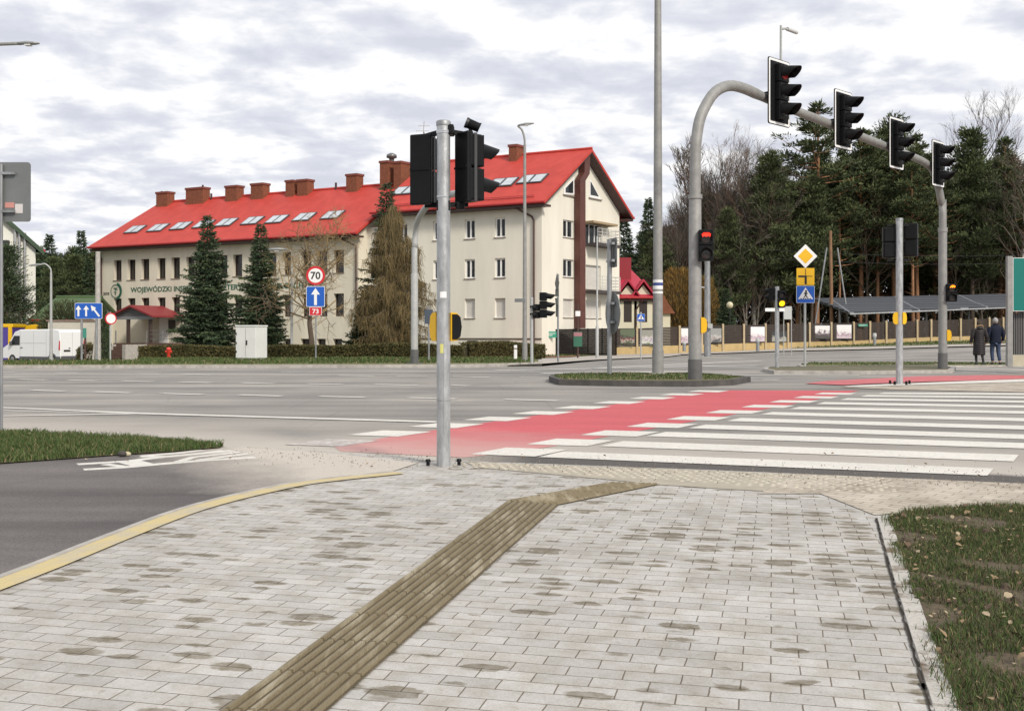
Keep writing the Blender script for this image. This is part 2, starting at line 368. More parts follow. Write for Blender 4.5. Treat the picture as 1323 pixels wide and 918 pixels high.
# darker strip of fresh asphalt along the kerb line
# dusty side pavers on the right in front of the crossing
sheet('dusty_pavement', GP((1030, 614), (1200, 621.5), (1450, 632.5), (1800, 651), (1500, 668), (1323, 655), (1130, 668), (1060, 640), (980, 640)), .017, m_side)
# cycle path
yel = GP((510, 612), (400, 624), (330, 637), (240, 660), (140, 697), (0, 752))
d = (yel[-1]-yel[-2]).normalized(); yel += [yel[-1]+d*1.5+Vector((-.1, 0, 0)), yel[-1]+d*3.2+Vector((-.4, 0, 0))]
def offs(pts, w_):
    o = []
    for i, p in enumerate(pts):
        t_ = (pts[min(i+1, len(pts)-1)]-pts[max(i-1, 0)]).normalized(); o.append(p+Vector((-t_.y, t_.x, 0))*w_)
    return o
def fine_curve(pts, k=4):
    o = []
    for i in range(len(pts)-1):
        p0, p1, p2, p3 = pts[max(i-1, 0)], pts[i], pts[i+1], pts[min(i+2, len(pts)-1)]
        for j in range(k):
            s = j/k; o.append(.5*((2*p1)+(p2-p0)*s+(2*p0-5*p1+4*p2-p3)*s*s+(3*p1-p0-3*p2+p3)*s**3))
    return o+[pts[-1]]
yel = fine_curve(yel)
inner, outer = offs(yel, .13), yel                    # towards the pavers / towards the path
edge_c = offs(yel, -.045)
sheet('tactile_edge_strip', [p for p in offs(yel, .15)]+outer[::-1], .021, mat('yellow_pavers', (.55, .45, .23), .85, col2=(.46, .41, .30), vs=3.5, bump=.5, bs=50, cut=(.36, .56)))
mbk = MB()
for i in range(len(yel)-1):
    a, b, c, e = yel[i], yel[i+1], edge_c[i+1], edge_c[i]
    mbk.add([a+Vector((0, 0, .024)), b+Vector((0, 0, .024)), c+Vector((0, 0, .024)), e+Vector((0, 0, .024)), a, b, c, e], [(3, 2, 1, 0), (0, 1, 5, 4), (2, 3, 7, 6)])
mbk.build('path_edging', kerbmat, kind='structure')
sheet('cycle_path', [edge_c[0]]+GP((540, 600), (420, 586.5), (300, 578.5), (150, 572), (-300, 550))+V2((-14, 6), (-14, .4))+[edge_c[-1]]+edge_c[::-1][1:-1], .018, m_path)
# dust blown over the far end of the path
m_dust = tex_mat('sandy_dust', lambda t, p: (t.links.new(rampn(t, noise(t, coords(t), 5, 7, .75), [(.35, (.26, .23, .20)), (.6, (.43, .40, .36))]), p.inputs['Base Color']), p.inputs['Roughness'].__setattr__('default_value', .95)))
# bicycle symbol on the path
def sy(u, v): return G(u, v)
bm_ = MB()
def stroke(pts, wv, z=.026):
    z = .019+(z-.026)*.6
    P_ = [G(u, v) for u, v in pts]; l, r = offs(P_, wv/2), offs(P_, -wv/2); n = len(P_)
    bm_.add([p+Vector((0, 0, z)) for p in l+r], [(i, n+i, n+i+1, i+1) for i in range(n-1)])
stroke([(100, 602), (165, 598), (200, 593.5), (255, 588.5), (300, 584)], .14)
stroke([(108, 609), (160, 606), (215, 601), (270, 596.5), (330, 593)], .14, .0265)
stroke([(135, 602), (160, 605)], .1, .027)
stroke([(165, 598), (185, 603)], .22, .0275)
stroke([(182, 591.5), (230, 587.5), (262, 583.5)], .12, .028)
stroke([(182, 592), (215, 592), (262, 588), (290, 584)], .12, .0285)
stroke([(230, 599), (250, 593), (285, 589), (310, 586)], .1, .029)
stroke([(255, 597), (300, 591), (325, 588)], .1, .0295)
bm_.build('cycle_symbol', m_white, kind='structure')
# left grass island
gl = GP((-300, 552), (-80, 556.5), (200, 571), (290, 578.5), (284, 581), (230, 586), (150, 591), (0, 602), (-260, 622))
sheet('grass_soil', gl, .03, m_soil)
# right grass plot
gr_edge = fine_curve(GP((1131, 672), (1150, 745), (1170, 815), (1200, 918)))
e_dir = (gr_edge[-1]-gr_edge[-2]).normalized()
gr_edge.append(gr_edge[-1]+e_dir*2.6)
gr = gr_edge+V2((7, 1.1), (8.5, 4.5))+GP((1800, 690), (1500, 664), (1323, 655.5), (1235, 658), (1170, 664))
gr_soil = offs(gr_edge, .075)
sheet('grass_soil_near', gr_soil+gr[len(gr_edge):], .02, mat('near_soil', (.13, .10, .06), .95, col2=(.065, .048, .03), vs=9, bump=1, bs=35))
mbk = MB()
L_ = 0; seg = []
total = [gr_edge[0]]
d_edge = offs(gr_edge, .012); d2 = offs(gr_edge, .088)
for i in range(len(gr_edge)-1):
    a, b = d_edge[i], d_edge[i+1]; c, e = d2[i+1], d2[i]
    g = (b-a)*.012; z1 = Vector((0, 0, .026+.004*math.sin(i*2.3)))
    q = [a+g, b-g, c-g, e+g]
    mbk.add([p+z1 for p in q]+q, [(0, 1, 2, 3), (1, 0, 4, 5), (3, 2, 6, 7), (0, 3, 7, 4), (2, 1, 5, 6)])
o = mbk.build('lawn_edging', mat('edging_concrete', (.47, .45, .41), .9, col2=(.17, .13, .09), vs=5, cut=(.36, .47), bump=.5, bs=60), kind='structure')
jr = random.Random(2); ge = fine_curve(gr_edge, 6); l = offs(ge, -.003); r = offs(ge, .008); gap = MB(); n = len(l); l = [p+Vector((jr.uniform(-.004, .003), 0, 0)) for p in l]; r = [p+Vector((jr.uniform(-.006, .008), 0, 0)) for p in r]
gap.add([p+Vector((0, 0, .016)) for p in l+r], [(i, n+i, n+i+1, i+1) for i in range(n-1)])
gap.build('edging_joint', mat('joint_dark', (.05, .04, .03), 1), kind='structure')
# tactile guidance strip with real ribs
tac_l = GP((295, 918), (655, 650)); tac_r = GP((430, 918), (722, 655)); tl2, tr2 = GP((790, 626), (852, 628))
dl = (tac_l[0]-tac_l[1]).normalized(); dr = (tac_r[0]-tac_r[1]).normalized()
tac_l[0] += dl*1.6; tac_r[0] += dr*1.6
m_tac = mat('tactile_olive', (.075, .058, .03), .9, col2=(.13, .10, .06), vs=5, bump=.4, bs=60, cut=(.35, .7))  # groove shade put into the colour, darker than the ribs
m_rib = mat('tactile_rib', (.19, .155, .092), .85, col2=(.34, .30, .215), vs=4.0, cut=(.34, .50), stretch=(2.6, .4, 1, -.18), bump=.3, bs=70)  # rib highlights put into the lighter base colour; pale streaks are wear
sheet('tactile_guide_strip', [tac_l[0], tac_r[0], tac_r[1], tr2, tl2, tac_l[1]][::1], .018, m_tac)
rb = MB(); NR = 8
def ribs(l0, l1, r0, r1, cuts):
    for c in range(cuts):
        t0, t1 = (c+.02)/cuts, (c+.98)/cuts
        A0, A1 = l0.lerp(l1, t0), l0.lerp(l1, t1); B0, B1 = r0.lerp(r1, t0), r0.lerp(r1, t1)
        for k in range(NR):
            s0, s1 = (k+.2)/NR, (k+.72)/NR; q0, q1 = (k+.28)/NR, (k+.62)/NR
            lo = [A0.lerp(B0, s0), A0.lerp(B0, s1), A1.lerp(B1, s1), A1.lerp(B1, s0)]; hi = [A0.lerp(B0, q0), A0.lerp(B0, q1), A1.lerp(B1, q1), A1.lerp(B1, q0)]
            rb.add([p+Vector((0, 0, .0185)) for p in lo]+[p+Vector((0, 0, .029)) for p in hi], [(4, 5, 6, 7), (0, 1, 5, 4), (1, 2, 6, 5), (2, 3, 7, 6), (3, 0, 4, 7)])
ribs(tac_l[0], tac_l[1], tac_r[0], tac_r[1], 15); ribs(tac_l[1], tl2, tac_r[1], tr2, 4)
rb.build('tactile_ribs', m_rib, kind='structure')
# blister paving along the crossing
band = GP((600, 598.5), (850, 607), (1130, 618.5), (1160, 632), (1060, 640), (940, 634), (850, 628), (760, 619), (620, 606))
sheet('blister_paving', band, .016, mat('blister_yellow', (.42, .375, .295), .85, col2=(.33, .30, .24), vs=3))
bl = MB(); e0, e1 = G(600, 598.5), G(1150, 619); ed = (e1-e0).normalized(); en = Vector((ed.y, -ed.x, 0))
k = 0; L_ = (e1-e0).length; x = 0
while x < L_:
    wmax = .35+.62*min(1, x/L_*1.1)
    y = .08
    while y < wmax:
        c = e0+ed*(x+(.05 if int(y/.1) % 2 else 0))+en*y+Vector((0, 0, .016)); rr = .023
        ring = [c+Vector((rr*math.cos(a), rr*math.sin(a), 0)) for a in [PI/3*q for q in range(6)]]; rt = [c+(p-c)*.55+Vector((0, 0, .006)) for p in ring]
        bl.add(ring+rt, [(6, 7, 8, 9, 10, 11)]+[(q, (q+1) % 6, (q+1) % 6+6, q+6) for q in range(6)], 0, True); y += .09
    x += .09
bl.build('paving_blisters', mat('blister_top', (.48, .435, .35), .8, var=.2, vs=4), kind='stuff')
# red cycle crossing, squares, zebra
sheet('cycle_crossing', GP((432, 577), (505, 564), (577, 553), (700, 535.5), (838, 516), (886, 508.5), (940, 504), (1110, 504.5), (1070, 513), (1000, 526.5), (900, 543.5), (800, 561), (712, 577), (640, 587), (600, 591), (440, 583)), .003, m_red)
m_dust2 = tex_mat('worn_paint', lambda t, p: t.links.new(rampn(t, noise(t, coords(t), 7, 7, .75), [(.42, (.38, .33, .29)), (.6, (.62, .58, .54))]), p.inputs['Base Color']))
wl = MB(); RD = (G(565, 545)-G(0, 530)); RD.z = 0; RD.normalize(); CD = Vector((.50, .866, 0))
def quadc(c, hw, hd, a=RD, b=CD, z=.0060):
    wl.add([c-a*hw-b*hd+Vector((0, 0, z)), c+a*hw-b*hd+Vector((0, 0, z)), c+a*hw+b*hd+Vector((0, 0, z)), c-a*hw+b*hd+Vector((0, 0, z))], [(0, 1, 2, 3)])
wk = wl; wl = MB()
quadc(G(430, 572), .33, .36); wl.build('worn_marking', m_dust2, kind='structure'); wl = wk
for u, v in ((504, 560), (577, 549.7), (643, 541.2), (702, 533.5), (753, 526.4), (800, 520), (843, 514.3), (881, 509.6), (915, 505.4)): quadc(G(u, v), .33, .36)
for u, v in ((672, 584), (738, 571.5), (802, 560), (856, 549.6), (903, 540.5), (950, 532.2), (993, 525), (1026, 518.8), (1055, 513.2), (1080, 508.6)): quadc(G(u, v), .34, .36)
zl = [(712, 587), (790, 573.2), (848, 560.8), (901, 551), (948, 542), (990, 534), (1027, 527), (1060, 520.8), (1090, 515.6), (1116, 511.4), (1138, 508)]
zr = [(1280, 610), (1313, 592), (1294, 575), (1294, 563.5), (1294, 551.7), (1294, 541.6), (1294, 532.3), (1294, 524.8), (1294, 518.6), (1294, 513.2), (1294, 509)]
for (a, b), (c, e) in zip(zl, zr):
    p, q = G(a, b), G(c, e); dd = (q-p).normalized(); q = q if c > 1300 or e > 600 else p+dd*(4.6+.25*(600-e)/20)
    m_ = (p+q)/2; quadc(m_, (q-p).length/2, .32 if e < 600 else .28, dd, CD)
def linepx(a, b, wv, z=.010):
    p, q = G(*a), G(*b); dd = (q-p).normalized(); nn = Vector((-dd.y, dd.x, 0))*wv/2; n_ = max(1, int((q-p).length/4)) if max(p.y, q.y) > 44 else 1
    for i in range(n_):
        s0, s1 = p+(q-p)*i/n_, p+(q-p)*(i+1)/n_
        wl.add([Vector((r_.x, r_.y, gz(r_.x, r_.y)+z)) for r_ in (s0-nn, s1-nn, s1+nn, s0+nn)], [(0, 1, 2, 3)])
linepx((172, 534.2), (565, 545.5), .24); linepx((-200, 518.5), (178, 534.0), .16, .009); linepx((-200, 541), (178, 534.7), .16, .0085); linepx((-200, 526.5), (178, 534.3), .10, .0078)
for a, b in (((-110, 500), (-45, 502)), ((41, 504.2), (84, 505.6)), ((122, 506.3), (170, 507.8)), ((209, 508.4), (263, 510)), ((309, 510.4), (364, 512)), ((413, 512.2), (471, 513.6)), ((528, 514), (590, 515.5)), ((652, 516.2), (721, 518))): linepx(a, b, .22)
for a, b in (((24, 490.2), (60, 491)), ((88, 491.2), (124, 492)), ((158, 492.4), (199, 493.3)), ((233, 493.6), (272, 494.6)), ((313, 494.8), (355, 495.8)), ((398, 496), (443, 496.8)), ((484, 496.8), (540, 498)), ((583, 497.8), (606, 498.6))): linepx(a, b, .24)
for a, b in (((-40, 480.6), (20, 481.2)), ((70, 481.6), (100, 482)), ((178, 483), (206, 483.3)), ((236, 483.2), (275, 484.4)), ((437, 485.2), (483, 486)), ((512, 486), (552, 486.6)), ((583, 486.4), (632, 487.6)), ((672, 487.8), (712, 488.4))): linepx(a, b, .26)
linepx((363, 480.5), (660, 480.5), .26)
linepx((640, 478.5), (980, 472), .5); linepx((700, 482.5), (900, 480), .5); linepx((760, 476), (985, 466), .4); linepx((900, 484), (1060, 485.5), .3); linepx((985, 490.5), (1005, 491), .3)
linepx((955, 488.5), (1010, 489.5), .3); linepx((1000, 483.7), (1110, 484.6), .3); linepx((800, 485.5), (855, 487), .3); linepx((905, 461), (960, 463.5), .3)
linepx((1190, 472.5), (1330, 478.8), .35); linepx((1196, 475), (1340, 482.5), .35); linepx((1200, 478.6), (1290, 482), .3); linepx((1270, 472.5), (1400, 476.5), .35)
wl.build('road_markings', m_white, kind='structure')
# refuge on the right with red path
sheet('refuge_paving', GP((1085, 500.5), (1150, 497), (1200, 494.5), (1323, 489), (1500, 483), (1500, 505), (1323, 507), (1150, 503.5)), .012, m_side)
sheet('far_cycle_crossing', GP((1040, 496), (1067, 492.6), (1184, 486.6), (1280, 485), (1323, 485.7), (1500, 488), (1323, 489.8), (1272, 491.6), (1187, 494), (1120, 496.5), (1090, 498)), .018, tex_mat('far_red', lambda t, p: (t.links.new(rampn(t, noise(t, coords(t), 5, 5), [(.3, (.50, .09, .10)), (.7, (.60, .14, .15))]), p.inputs['Base Color']), None)))
sheet('far_white_strip', GP((1090, 499.5), (1200, 495), (1323, 490.6), (1500, 488.5), (1500, 491), (1323, 494), (1200, 497.5), (1110, 500.6)), .022, m_white)
# verges and far footpaths (raised)
def raised(name, px, h, m, kerbm=kerbmat, kw=.15, kname='kerb', ring=None):
    P_ = px if isinstance(px[0], Vector) else GP(*px)
    poly = [Vector((p.x, p.y)) for p in P_]
    ar = sum(poly[i].cross(poly[(i+1) % len(poly)]) for i in range(len(poly)))
    if ar < 0: poly.reverse()
    dpoly = dens(poly, 2.0)
    sheet(name, [Vector((p.x, p.y, 0)) for p in poly], h, m)
    mb = MB(); n = len(dpoly)
    inn = []
    for i in range(n):
        t_ = (dpoly[(i+1) % n]-dpoly[i-1]).normalized(); inn.append(dpoly[i]+Vector((-t_.y, t_.x))*kw)
    for i in range(n):
        j = (i+1) % n; q = []
        for p, z in ((dpoly[i], -.05), (dpoly[j], -.05), (dpoly[j], h+.01), (dpoly[i], h+.01), (inn[j], h+.01), (inn[i], h+.01)): q.append((p.x, p.y, gz(p.x, p.y)+z))
        mb.add(q, [(0, 1, 2, 3), (3, 2, 4, 5)])
    mb.build(kname, kerbm, kind='structure')
raised('verge', [(-500, 476.5), (0, 476), (500, 475), (600, 474.5), (655, 473.2), (700, 471), (700, 467.5), (600, 465), (400, 464), (220, 465), (170, 469), (0, 469), (-500, 469)], .11, m_verge)
sheet('far_pavement', GP((655, 473.5), (700, 471.5), (790, 465), (880, 459), (1000, 454.7), (1000, 451.5), (880, 454.5), (800, 458), (700, 461), (700, 467)), .06, m_apron)
sheet('red_footpath', GP((590, 464), (650, 460.5), (735, 459), (760, 459), (730, 463), (640, 466.5), (600, 466)), .10, mat('red_pavers', (.30, .13, .08), .9, var=.2, vs=3))
sheet('far_sidewalk', GP((880, 459), (1000, 454.7), (1140, 451.7), (1323, 447.2), (1500, 444.5), (1500, 441.8), (1323, 444), (1140, 448.5), (1000, 451.3), (880, 454.3)), .08, m_apron)
sheet('fence_verge', GP((690, 463), (800, 458), (1000, 451.3), (1140, 448.5), (1323, 444), (1323, 441), (1140, 445.5), (1000, 448), (800, 451), (690, 455)), .10, m_verge)
raised('island_verge', [(1030, 473), (1045, 470.5), (1100, 469), (1220, 469), (1323, 470.5), (1323, 473.5), (1200, 474.5), (1100, 476), (1040, 477)], .06, m_verge)
raised('traffic_island_far', [(985, 480), (990, 477.8), (1100, 475.8), (1210, 474), (1235, 478), (1230, 482), (1120, 483.5), (1000, 483)], .10, mat('island_soil', (.16, .15, .08), .95, col2=(.10, .09, .06), vs=4, bump=.6))
raised('traffic_island', [(709, 493), (712, 490.2), (730, 488), (800, 486.8), (905, 487.5), (970, 493.2), (948, 497.6), (900, 499.6), (800, 499), (722, 497.4)], .13, mat('island_grass', (.12, .13, .045), .95, col2=(.16, .125, .065), vs=3, bump=.8), mat('kerb_dark', (.075, .07, .065), .9, var=.3, vs=4))
# ------------------------------------------------------------------ grass, leaves
def inside(poly, x, y):
    c = False; n = len(poly)
    for i in range(n):
        a, b = poly[i], poly[i-1]
        if (a[1] > y) != (b[1] > y) and x < (b[0]-a[0])*(y-a[1])/(b[1]-a[1])+a[0]: c = not c
    return c
def blades(mb, poly, n, h, wv, xr, yr, z0, nm, clump=1.0, skip=None):
    k = 0; tries = 0
    while k < n and tries < n*6:
        tries += 1
        x, y = random.uniform(*xr), random.uniform(*yr)
        if not inside(poly, x, y): continue
        nz = math.sin(x*5.1+math.sin(y*3.7)*1.3)*math.sin(y*4.3+math.sin(x*2.9)*1.7)
        if skip and nz < skip and random.random() < .85: continue
        k += 1; hh = h*random.uniform(.45, 1.2)*(1+.35*nz); a = random.uniform(0, 2*PI); ln = random.uniform(.1, .9)*hh
        dx, dy = math.cos(a)*wv/2, math.sin(a)*wv/2; b = random.uniform(0, 2*PI); lx, ly = math.cos(b)*ln, math.sin(b)*ln; z = gz(x, y)+z0
        mb.add([(x-dx, y-dy, z), (x+dx, y+dy, z), (x+lx*.4+dx*.7, y+ly*.4+dy*.7, z+hh*.6), (x+lx*.4-dx*.7, y+ly*.4-dy*.7, z+hh*.6), (x+lx, y+ly, z+hh*.95)],
               [(0, 1, 2, 3), (3, 2, 4)], random.choices(range(nm), [5, 4, 3, 1, 3][:nm])[0])
gm = [mat('grass_a', (.042, .075, .015), .85), mat('grass_b', (.065, .105, .022), .85), mat('grass_c', (.10, .12, .04), .85), mat('grass_straw', (.24, .19, .10), .9), mat('grass_dead', (.11, .08, .045), .9)]
g1 = MB(); P1 = [(p.x, p.y) for p in gr_soil+gr[len(gr_edge):]]
P1c = [(x, y) for x, y in P1 if True]; blades(g1, P1, 22000, .045, .006, (4.4, 8.5), (1.1, 7.6), .02, 5, skip=-.62); blades(g1, P1, 85000, .036, .0042, (1.0, 4.4), (2.7, 7.6), .02, 5, skip=-.38)
P1b = [(p.x, p.y) for p in offs(gr_edge, .03)+offs(gr_edge, .10)[::-1]]; blades(g1, P1b, 2200, .035, .004, (1.0, 2.6), (2.7, 7.6), .026, 5, skip=-.1)
g1.build('grass', gm, kind='stuff', label='short green grass with bare soil beside the concrete edging', category='grass')
g2 = MB(); blades(g2, [(p.x, p.y) for p in gl], 40000, .075, .009, (-7.8, -3.0), (8.5, 14.2), .03, 4)
g2.build('grass', gm, kind='stuff', label='dense green grass between the road and the cycle path', category='grass')
g3 = MB()
isl = [(p.x, p.y) for p in GP((712, 492), (730, 489), (800, 487.8), (905, 488.5), (960, 493.2), (940, 496.6), (800, 497.6), (722, 496.4))]
blades(g3, isl, 2600, .05, .03, (.5, 7.5), (24, 31), .13, 4)
vg = [(p.x, p.y) for p in GP((-10, 475), (690, 472), (690, 464), (220, 465), (170, 469.2), (-10, 469.5))]
blades(g3, vg, 14000, .10, .05, (-26, 1.5), (37, 52), .11, 4)
vg = [(p.x, p.y) for p in GP((1035, 473.5), (1050, 470.8), (1330, 471), (1330, 473), (1200, 473.8), (1100, 474.5))]
blades(g3, vg, 2000, .06, .05, (9, 24), (31, 48), .08, 4)
vg = [(p.x, p.y) for p in GP((690, 463), (800, 458), (1000, 451.5), (1323, 444.5), (1323, 441), (1000, 448), (690, 455))]
blades(g3, vg, 9000, .14, .08, (1, 60), (50, 110), .08, 4)
g3.build('grass', gm, kind='stuff', label='rough verge grass on the far verges and traffic islands', category='grass')
lf = MB()
lm = [mat('leaf_tan', (.26, .18, .10), .85), mat('leaf_brown', (.12, .075, .045), .85), mat('leaf_pale', (.36, .29, .19), .85)]
def leaf(x, y, z, s):
    a = random.uniform(0, 2*PI); R = Matrix.Rotation(a, 3, 'Z') @ Matrix.Rotation(random.uniform(-.6, .6), 3, 'X') @ Matrix.Rotation(random.uniform(-.6, .6), 3, 'Y')
    pts = [(0, -.5), (.28, -.2), (.36, .1), (.12, .5), (-.2, .38), (-.36, .05), (-.2, -.3)]
    lf.add([Vector((x, y, z))+R @ Vector((px*s, py*s, .12*s*abs(px)*3)) for px, py in pts], [tuple(range(7))], random.randrange(3))
k = 0
while k < 1300:
    x, y = random.uniform(1.1, 4.2), random.uniform(3, 7.4)
    if inside(P1, x, y): leaf(x, y, .02+random.uniform(.008, .04), random.choice((.012, .014, .018, .02, .028, .042))*random.uniform(.7, 1.3)); k += 1
for _ in range(34):
    x, y = random.uniform(-6.5, -3.2), random.uniform(9.6, 13)
    if inside([(p.x, p.y) for p in gl], x, y): leaf(x, y, .06, random.uniform(.03, .05))
for _ in range(60): 
    u = random.uniform(60, 1300); p = G(u, 592+random.uniform(-3, 22)*(.3+u/1300)); leaf(p.x, p.y, .03, random.uniform(.015, .04))
lf.build('fallen_leaves', lm, kind='stuff', label='dry brown leaves scattered over the grass and kerb line', category='leaves')
cl_ = MB()
for cx, cy, r_, n_ in ((2.05, 5.9, .28, 40), (1.95, 4.75, .3, 46), (2.6, 4.7, .25, 30), (1.62, 5.9, .12, 12), (1.55, 5.0, .1, 12), (1.55, 4.2, .1, 10), (2.9, 6.2, .2, 20)):
    for _ in range(n_):
        x, y = random.gauss(cx, r_*.5), random.gauss(cy, r_*.4); s = random.uniform(.012, .045)
        if not inside(P1, x, y): continue
        ring = [Vector((x+s*random.uniform(.6, 1.1)*math.cos(a), y+s*random.uniform(.6, 1.1)*math.sin(a), .015)) for a in [PI/3*q for q in range(6)]]
        top = [Vector((x+(p.x-x)*.55, y+(p.y-y)*.55, .015+s*random.uniform(.5, .9))) for p in ring]
        cl_.add(ring+top, [(6, 7, 8, 9, 10, 11)]+[(q, (q+1) % 6, (q+1) % 6+6, q+6) for q in range(6)])
cl_.build('soil_clods', mat('clod', (.09, .065, .045), 1, var=.3, vs=20, bump=1, bs=60), kind='stuff')
gt = MB()
for _ in range(900):
    u = random.uniform(300, 1350); base = 586+(u-420)*.036 if u > 420 else 584
    p = G(u, base+random.gauss(6, 6)); s = random.uniform(.002, .008)
    gt.add([(p.x+s*math.cos(a), p.y+s*math.sin(a), .018) for a in (0, 1.5, 3, 4.5)]+[(p.x, p.y, .022+s)], [(0, 1, 4), (1, 2, 4), (2, 3, 4), (3, 0, 4)])
gt.build('grit', mat('grit', (.20, .17, .14), 1, var=.4, vs=3), kind='stuff')
for (u, v, s, nm, lb, c) in ((158, 592, .05, 'stone', 'small dark stone at the grass edge beside a pale stone', (.06, .055, .05)), (164, 591.5, .04, 'stone', 'small pale stone at the grass edge beside a dark stone', (.50, .45, .30))):
    p = G(u, v); mb = MB(); rings = []
    for k in range(5):
        a = PI*k/4; rings.append([Vector((s*max(.05, math.sin(a))*math.cos(b)*random.uniform(.85, 1.15), s*.8*max(.05, math.sin(a))*math.sin(b), s*.7*(1-math.cos(a))/1.2)) for b in [2*PI*q/8 for q in range(8)]])
    mb.loft(rings); o = mb.build(nm, mat('stone_'+str(u), c, .9, bump=.5)); o.location = (p.x, p.y, .018); o['label'] = lb; o['category'] = 'stone'
# drain / bolts come with the pole
# ------------------------------------------------------------------ buildings
ROUT = random.Random(3)
UP = Vector((0, 0, 1))
A = Vector((-.888, .4595, 0)).normalized(); B = Vector((.5875, .809, 0)).normalized()
NA = Vector((-A.y, A.x, 0)); NA = NA if NA.y < 0 else -NA                # outward normal of the facade
NB = Vector((B.y, -B.x, 0)); NB = NB if NB.x > 0 else -NB                # outward normal of the gable
def wall_panel(mb, O, D, Nn, s0, s1, z0, z1, ops, depth=.18, top=None):
    """vertical wall O + D*s with real openings; reveals go inwards along -Nn"""
    ss = sorted({s0, s1}|{o[0] for o in ops}|{o[1] for o in ops}); zs = sorted({z0, z1}|{o[2] for o in ops}|{o[3] for o in ops})
    P = lambda s, z, k=0: Vector((O.x, O.y, 0))+D*s+Vector((0, 0, z))-Nn*k
    flip = D.cross(UP).dot(Nn) < 0
    def q(a, b, c, d): mb.add([a, b, c, d], [(3, 2, 1, 0) if flip else (0, 1, 2, 3)])
    for i in range(len(ss)-1):
        for j in range(len(zs)-1):
            cs, cz = (ss[i]+ss[i+1])/2, (zs[j]+zs[j+1])/2
            if any(o[0] < cs < o[1] and o[2] < cz < o[3] for o in ops): continue
            q(P(ss[i], zs[j]), P(ss[i+1], zs[j]), P(ss[i+1], zs[j+1]), P(ss[i], zs[j+1]))
    for a, b, c, d in ops:
        mb.add([P(a, c), P(b, c), P(b, d), P(a, d), P(a, c, depth), P(b, c, depth), P(b, d, depth), P(a, d, depth)], [(0, 1, 5, 4), (1, 2, 6, 5), (2, 3, 7, 6), (3, 0, 4, 7)])
glass = mat('window_glass', (.022, .026, .030), .12, spec=.3, var=.6, vs=.6)
wframe = mat('window_frame_white', (.82, .82, .80), .5)
bframe = mat('window_frame_brown', (.035, .024, .020), .5)
shutter = mat('roller_shutter', (.56, .54, .50), .6, var=.06, vs=3)
sillm = mat('window_sill', (.22, .17, .14), .6)
def window(parent, org, O, D, Nn, o, depth=.18, frame=wframe, pane=glass, mull=1, fw=.07, sill=True, split=.5, reveal_frame=True, label=None):
    a, b, c, d = o
    P = lambda s, z, k=0: Vector((O.x, O.y, 0))+D*s+Vector((0, 0, z))-Nn*k
    f = MB(); k0, k1 = depth-.06, depth+.02
    def bar(s0, s1, z0, z1, kk=k0): f.pbox(P(s0, z0, k1), D*(s1-s0), UP*(z1-z0), Nn*(k1-kk))
    bar(a, a+fw, c, d); bar(b-fw, b, c, d); bar(a+fw, b-fw, c, c+fw); bar(a+fw, b-fw, d-fw, d)
    for m_ in range(mull):
        s = a+(b-a)*((m_+1)/(mull+1)); bar(s-fw*.6, s+fw*.6, c+fw, d-fw)
    fo = f.build('window', frame, parent, org)
    if label: fo['label'] = label
    g = MB(); g.pbox(P(a+fw*.5, c+fw*.5, k1-.001), D*(b-a-fw), UP*(d-c-fw), Nn*.022); g.build('pane', pane, fo, org)
    if sill:
        s_ = MB(); s_.pbox(P(a-.05, c-.05, .03), D*(b-a+.1), UP*.05, Nn*.10); s_.build('sill', sillm, fo, org)
    return fo
cream = mat('render_cream', (.63, .585, .48), .9, var=.10, vs=1.0, bump=.1, bs=30, stretch=(1, 1, .22))
cream2 = mat('render_pale', (.71, .68, .59), .9, var=.07, vs=.9, bump=.1, bs=30, stretch=(1, 1, .2))
plinthm = mat('plinth_band', (.50, .46, .36), .9, var=.08, vs=2)
def b_roof(t, p):
    co = coords(t); c = rampn(t, noise(t, coords(t, math.radians(27), (.9, .9, .25)), 1.2, 6, .7), [(.3, (.40, .042, .032)), (.7, (.52, .062, .046))]); t.links.new(c, p.inputs['Base Color']); p.inputs['Roughness'].default_value = .6; p.inputs['Specular IOR Level'].default_value = .3
roofred = tex_mat('roof_red_metal', b_roof); fasciam = mat('fascia_brown', (.05, .02, .018), .5)
redtrim = mat('roof_trim_red', (.42, .03, .03), .4)
brick = mat('chimney_brick', (.19, .062, .03), .85, var=.3, vs=6, bump=.4, bs=25)
C0 = Vector((2.05, 72, 0))                                 # corner of the right wing under the eave
PL = C0-B*1.0                                              # plane of the left wing
def sA(u, P): # coordinate along A for pixel column u
    p = on_line(u, 400, P, A); q = p-P; return Vector((q.x, q.y, 0)).dot(A)
def zA(u, v, P): return on_line(u, v, P, A).z
def sB(u, P):
    p = on_line(u, 400, P, B); q = p-P; return Vector((q.x, q.y, 0)).dot(B)
bld = thing('office_building', 'long cream office building with red metal roof and a taller gabled right wing', 'building', (C0.x, C0.y, -1)); org = Vector((C0.x, C0.y, -1))
# --- left wing
W = 10.6
sL0, sL1 = sA(463, PL), sA(131, PL)
zE = 8.75; ops = []
up_c = [152, 169.8, 187.6, 208.5, 227, 246, 267, 288, 307, 329, 351, 371.5, 396, 416.5, 437.7]
zu1, zu0 = zA(437.7, 322.8, PL), zA(437.7, 352.3, PL); zl1, zl0 = zA(437.7, 379, PL), zA(437.7, 408.5, PL); zb1, zb0 = zA(436, 437.5, PL), zA(436, 451, PL)
wins = []
for u in up_c:
    s = sA(u, PL); hw = .46 if u < 260 else .47
    wins.append((s-hw, s+hw, zu0, zu1, 'u')); wins.append((s-hw, s+hw, zl0, zl1, 'l'))
for u in (329, 351, 371.5, 394, 415, 436): s = sA(u, PL); wins.append((s-.42, s+.42, zb0, zb1, 'b'))
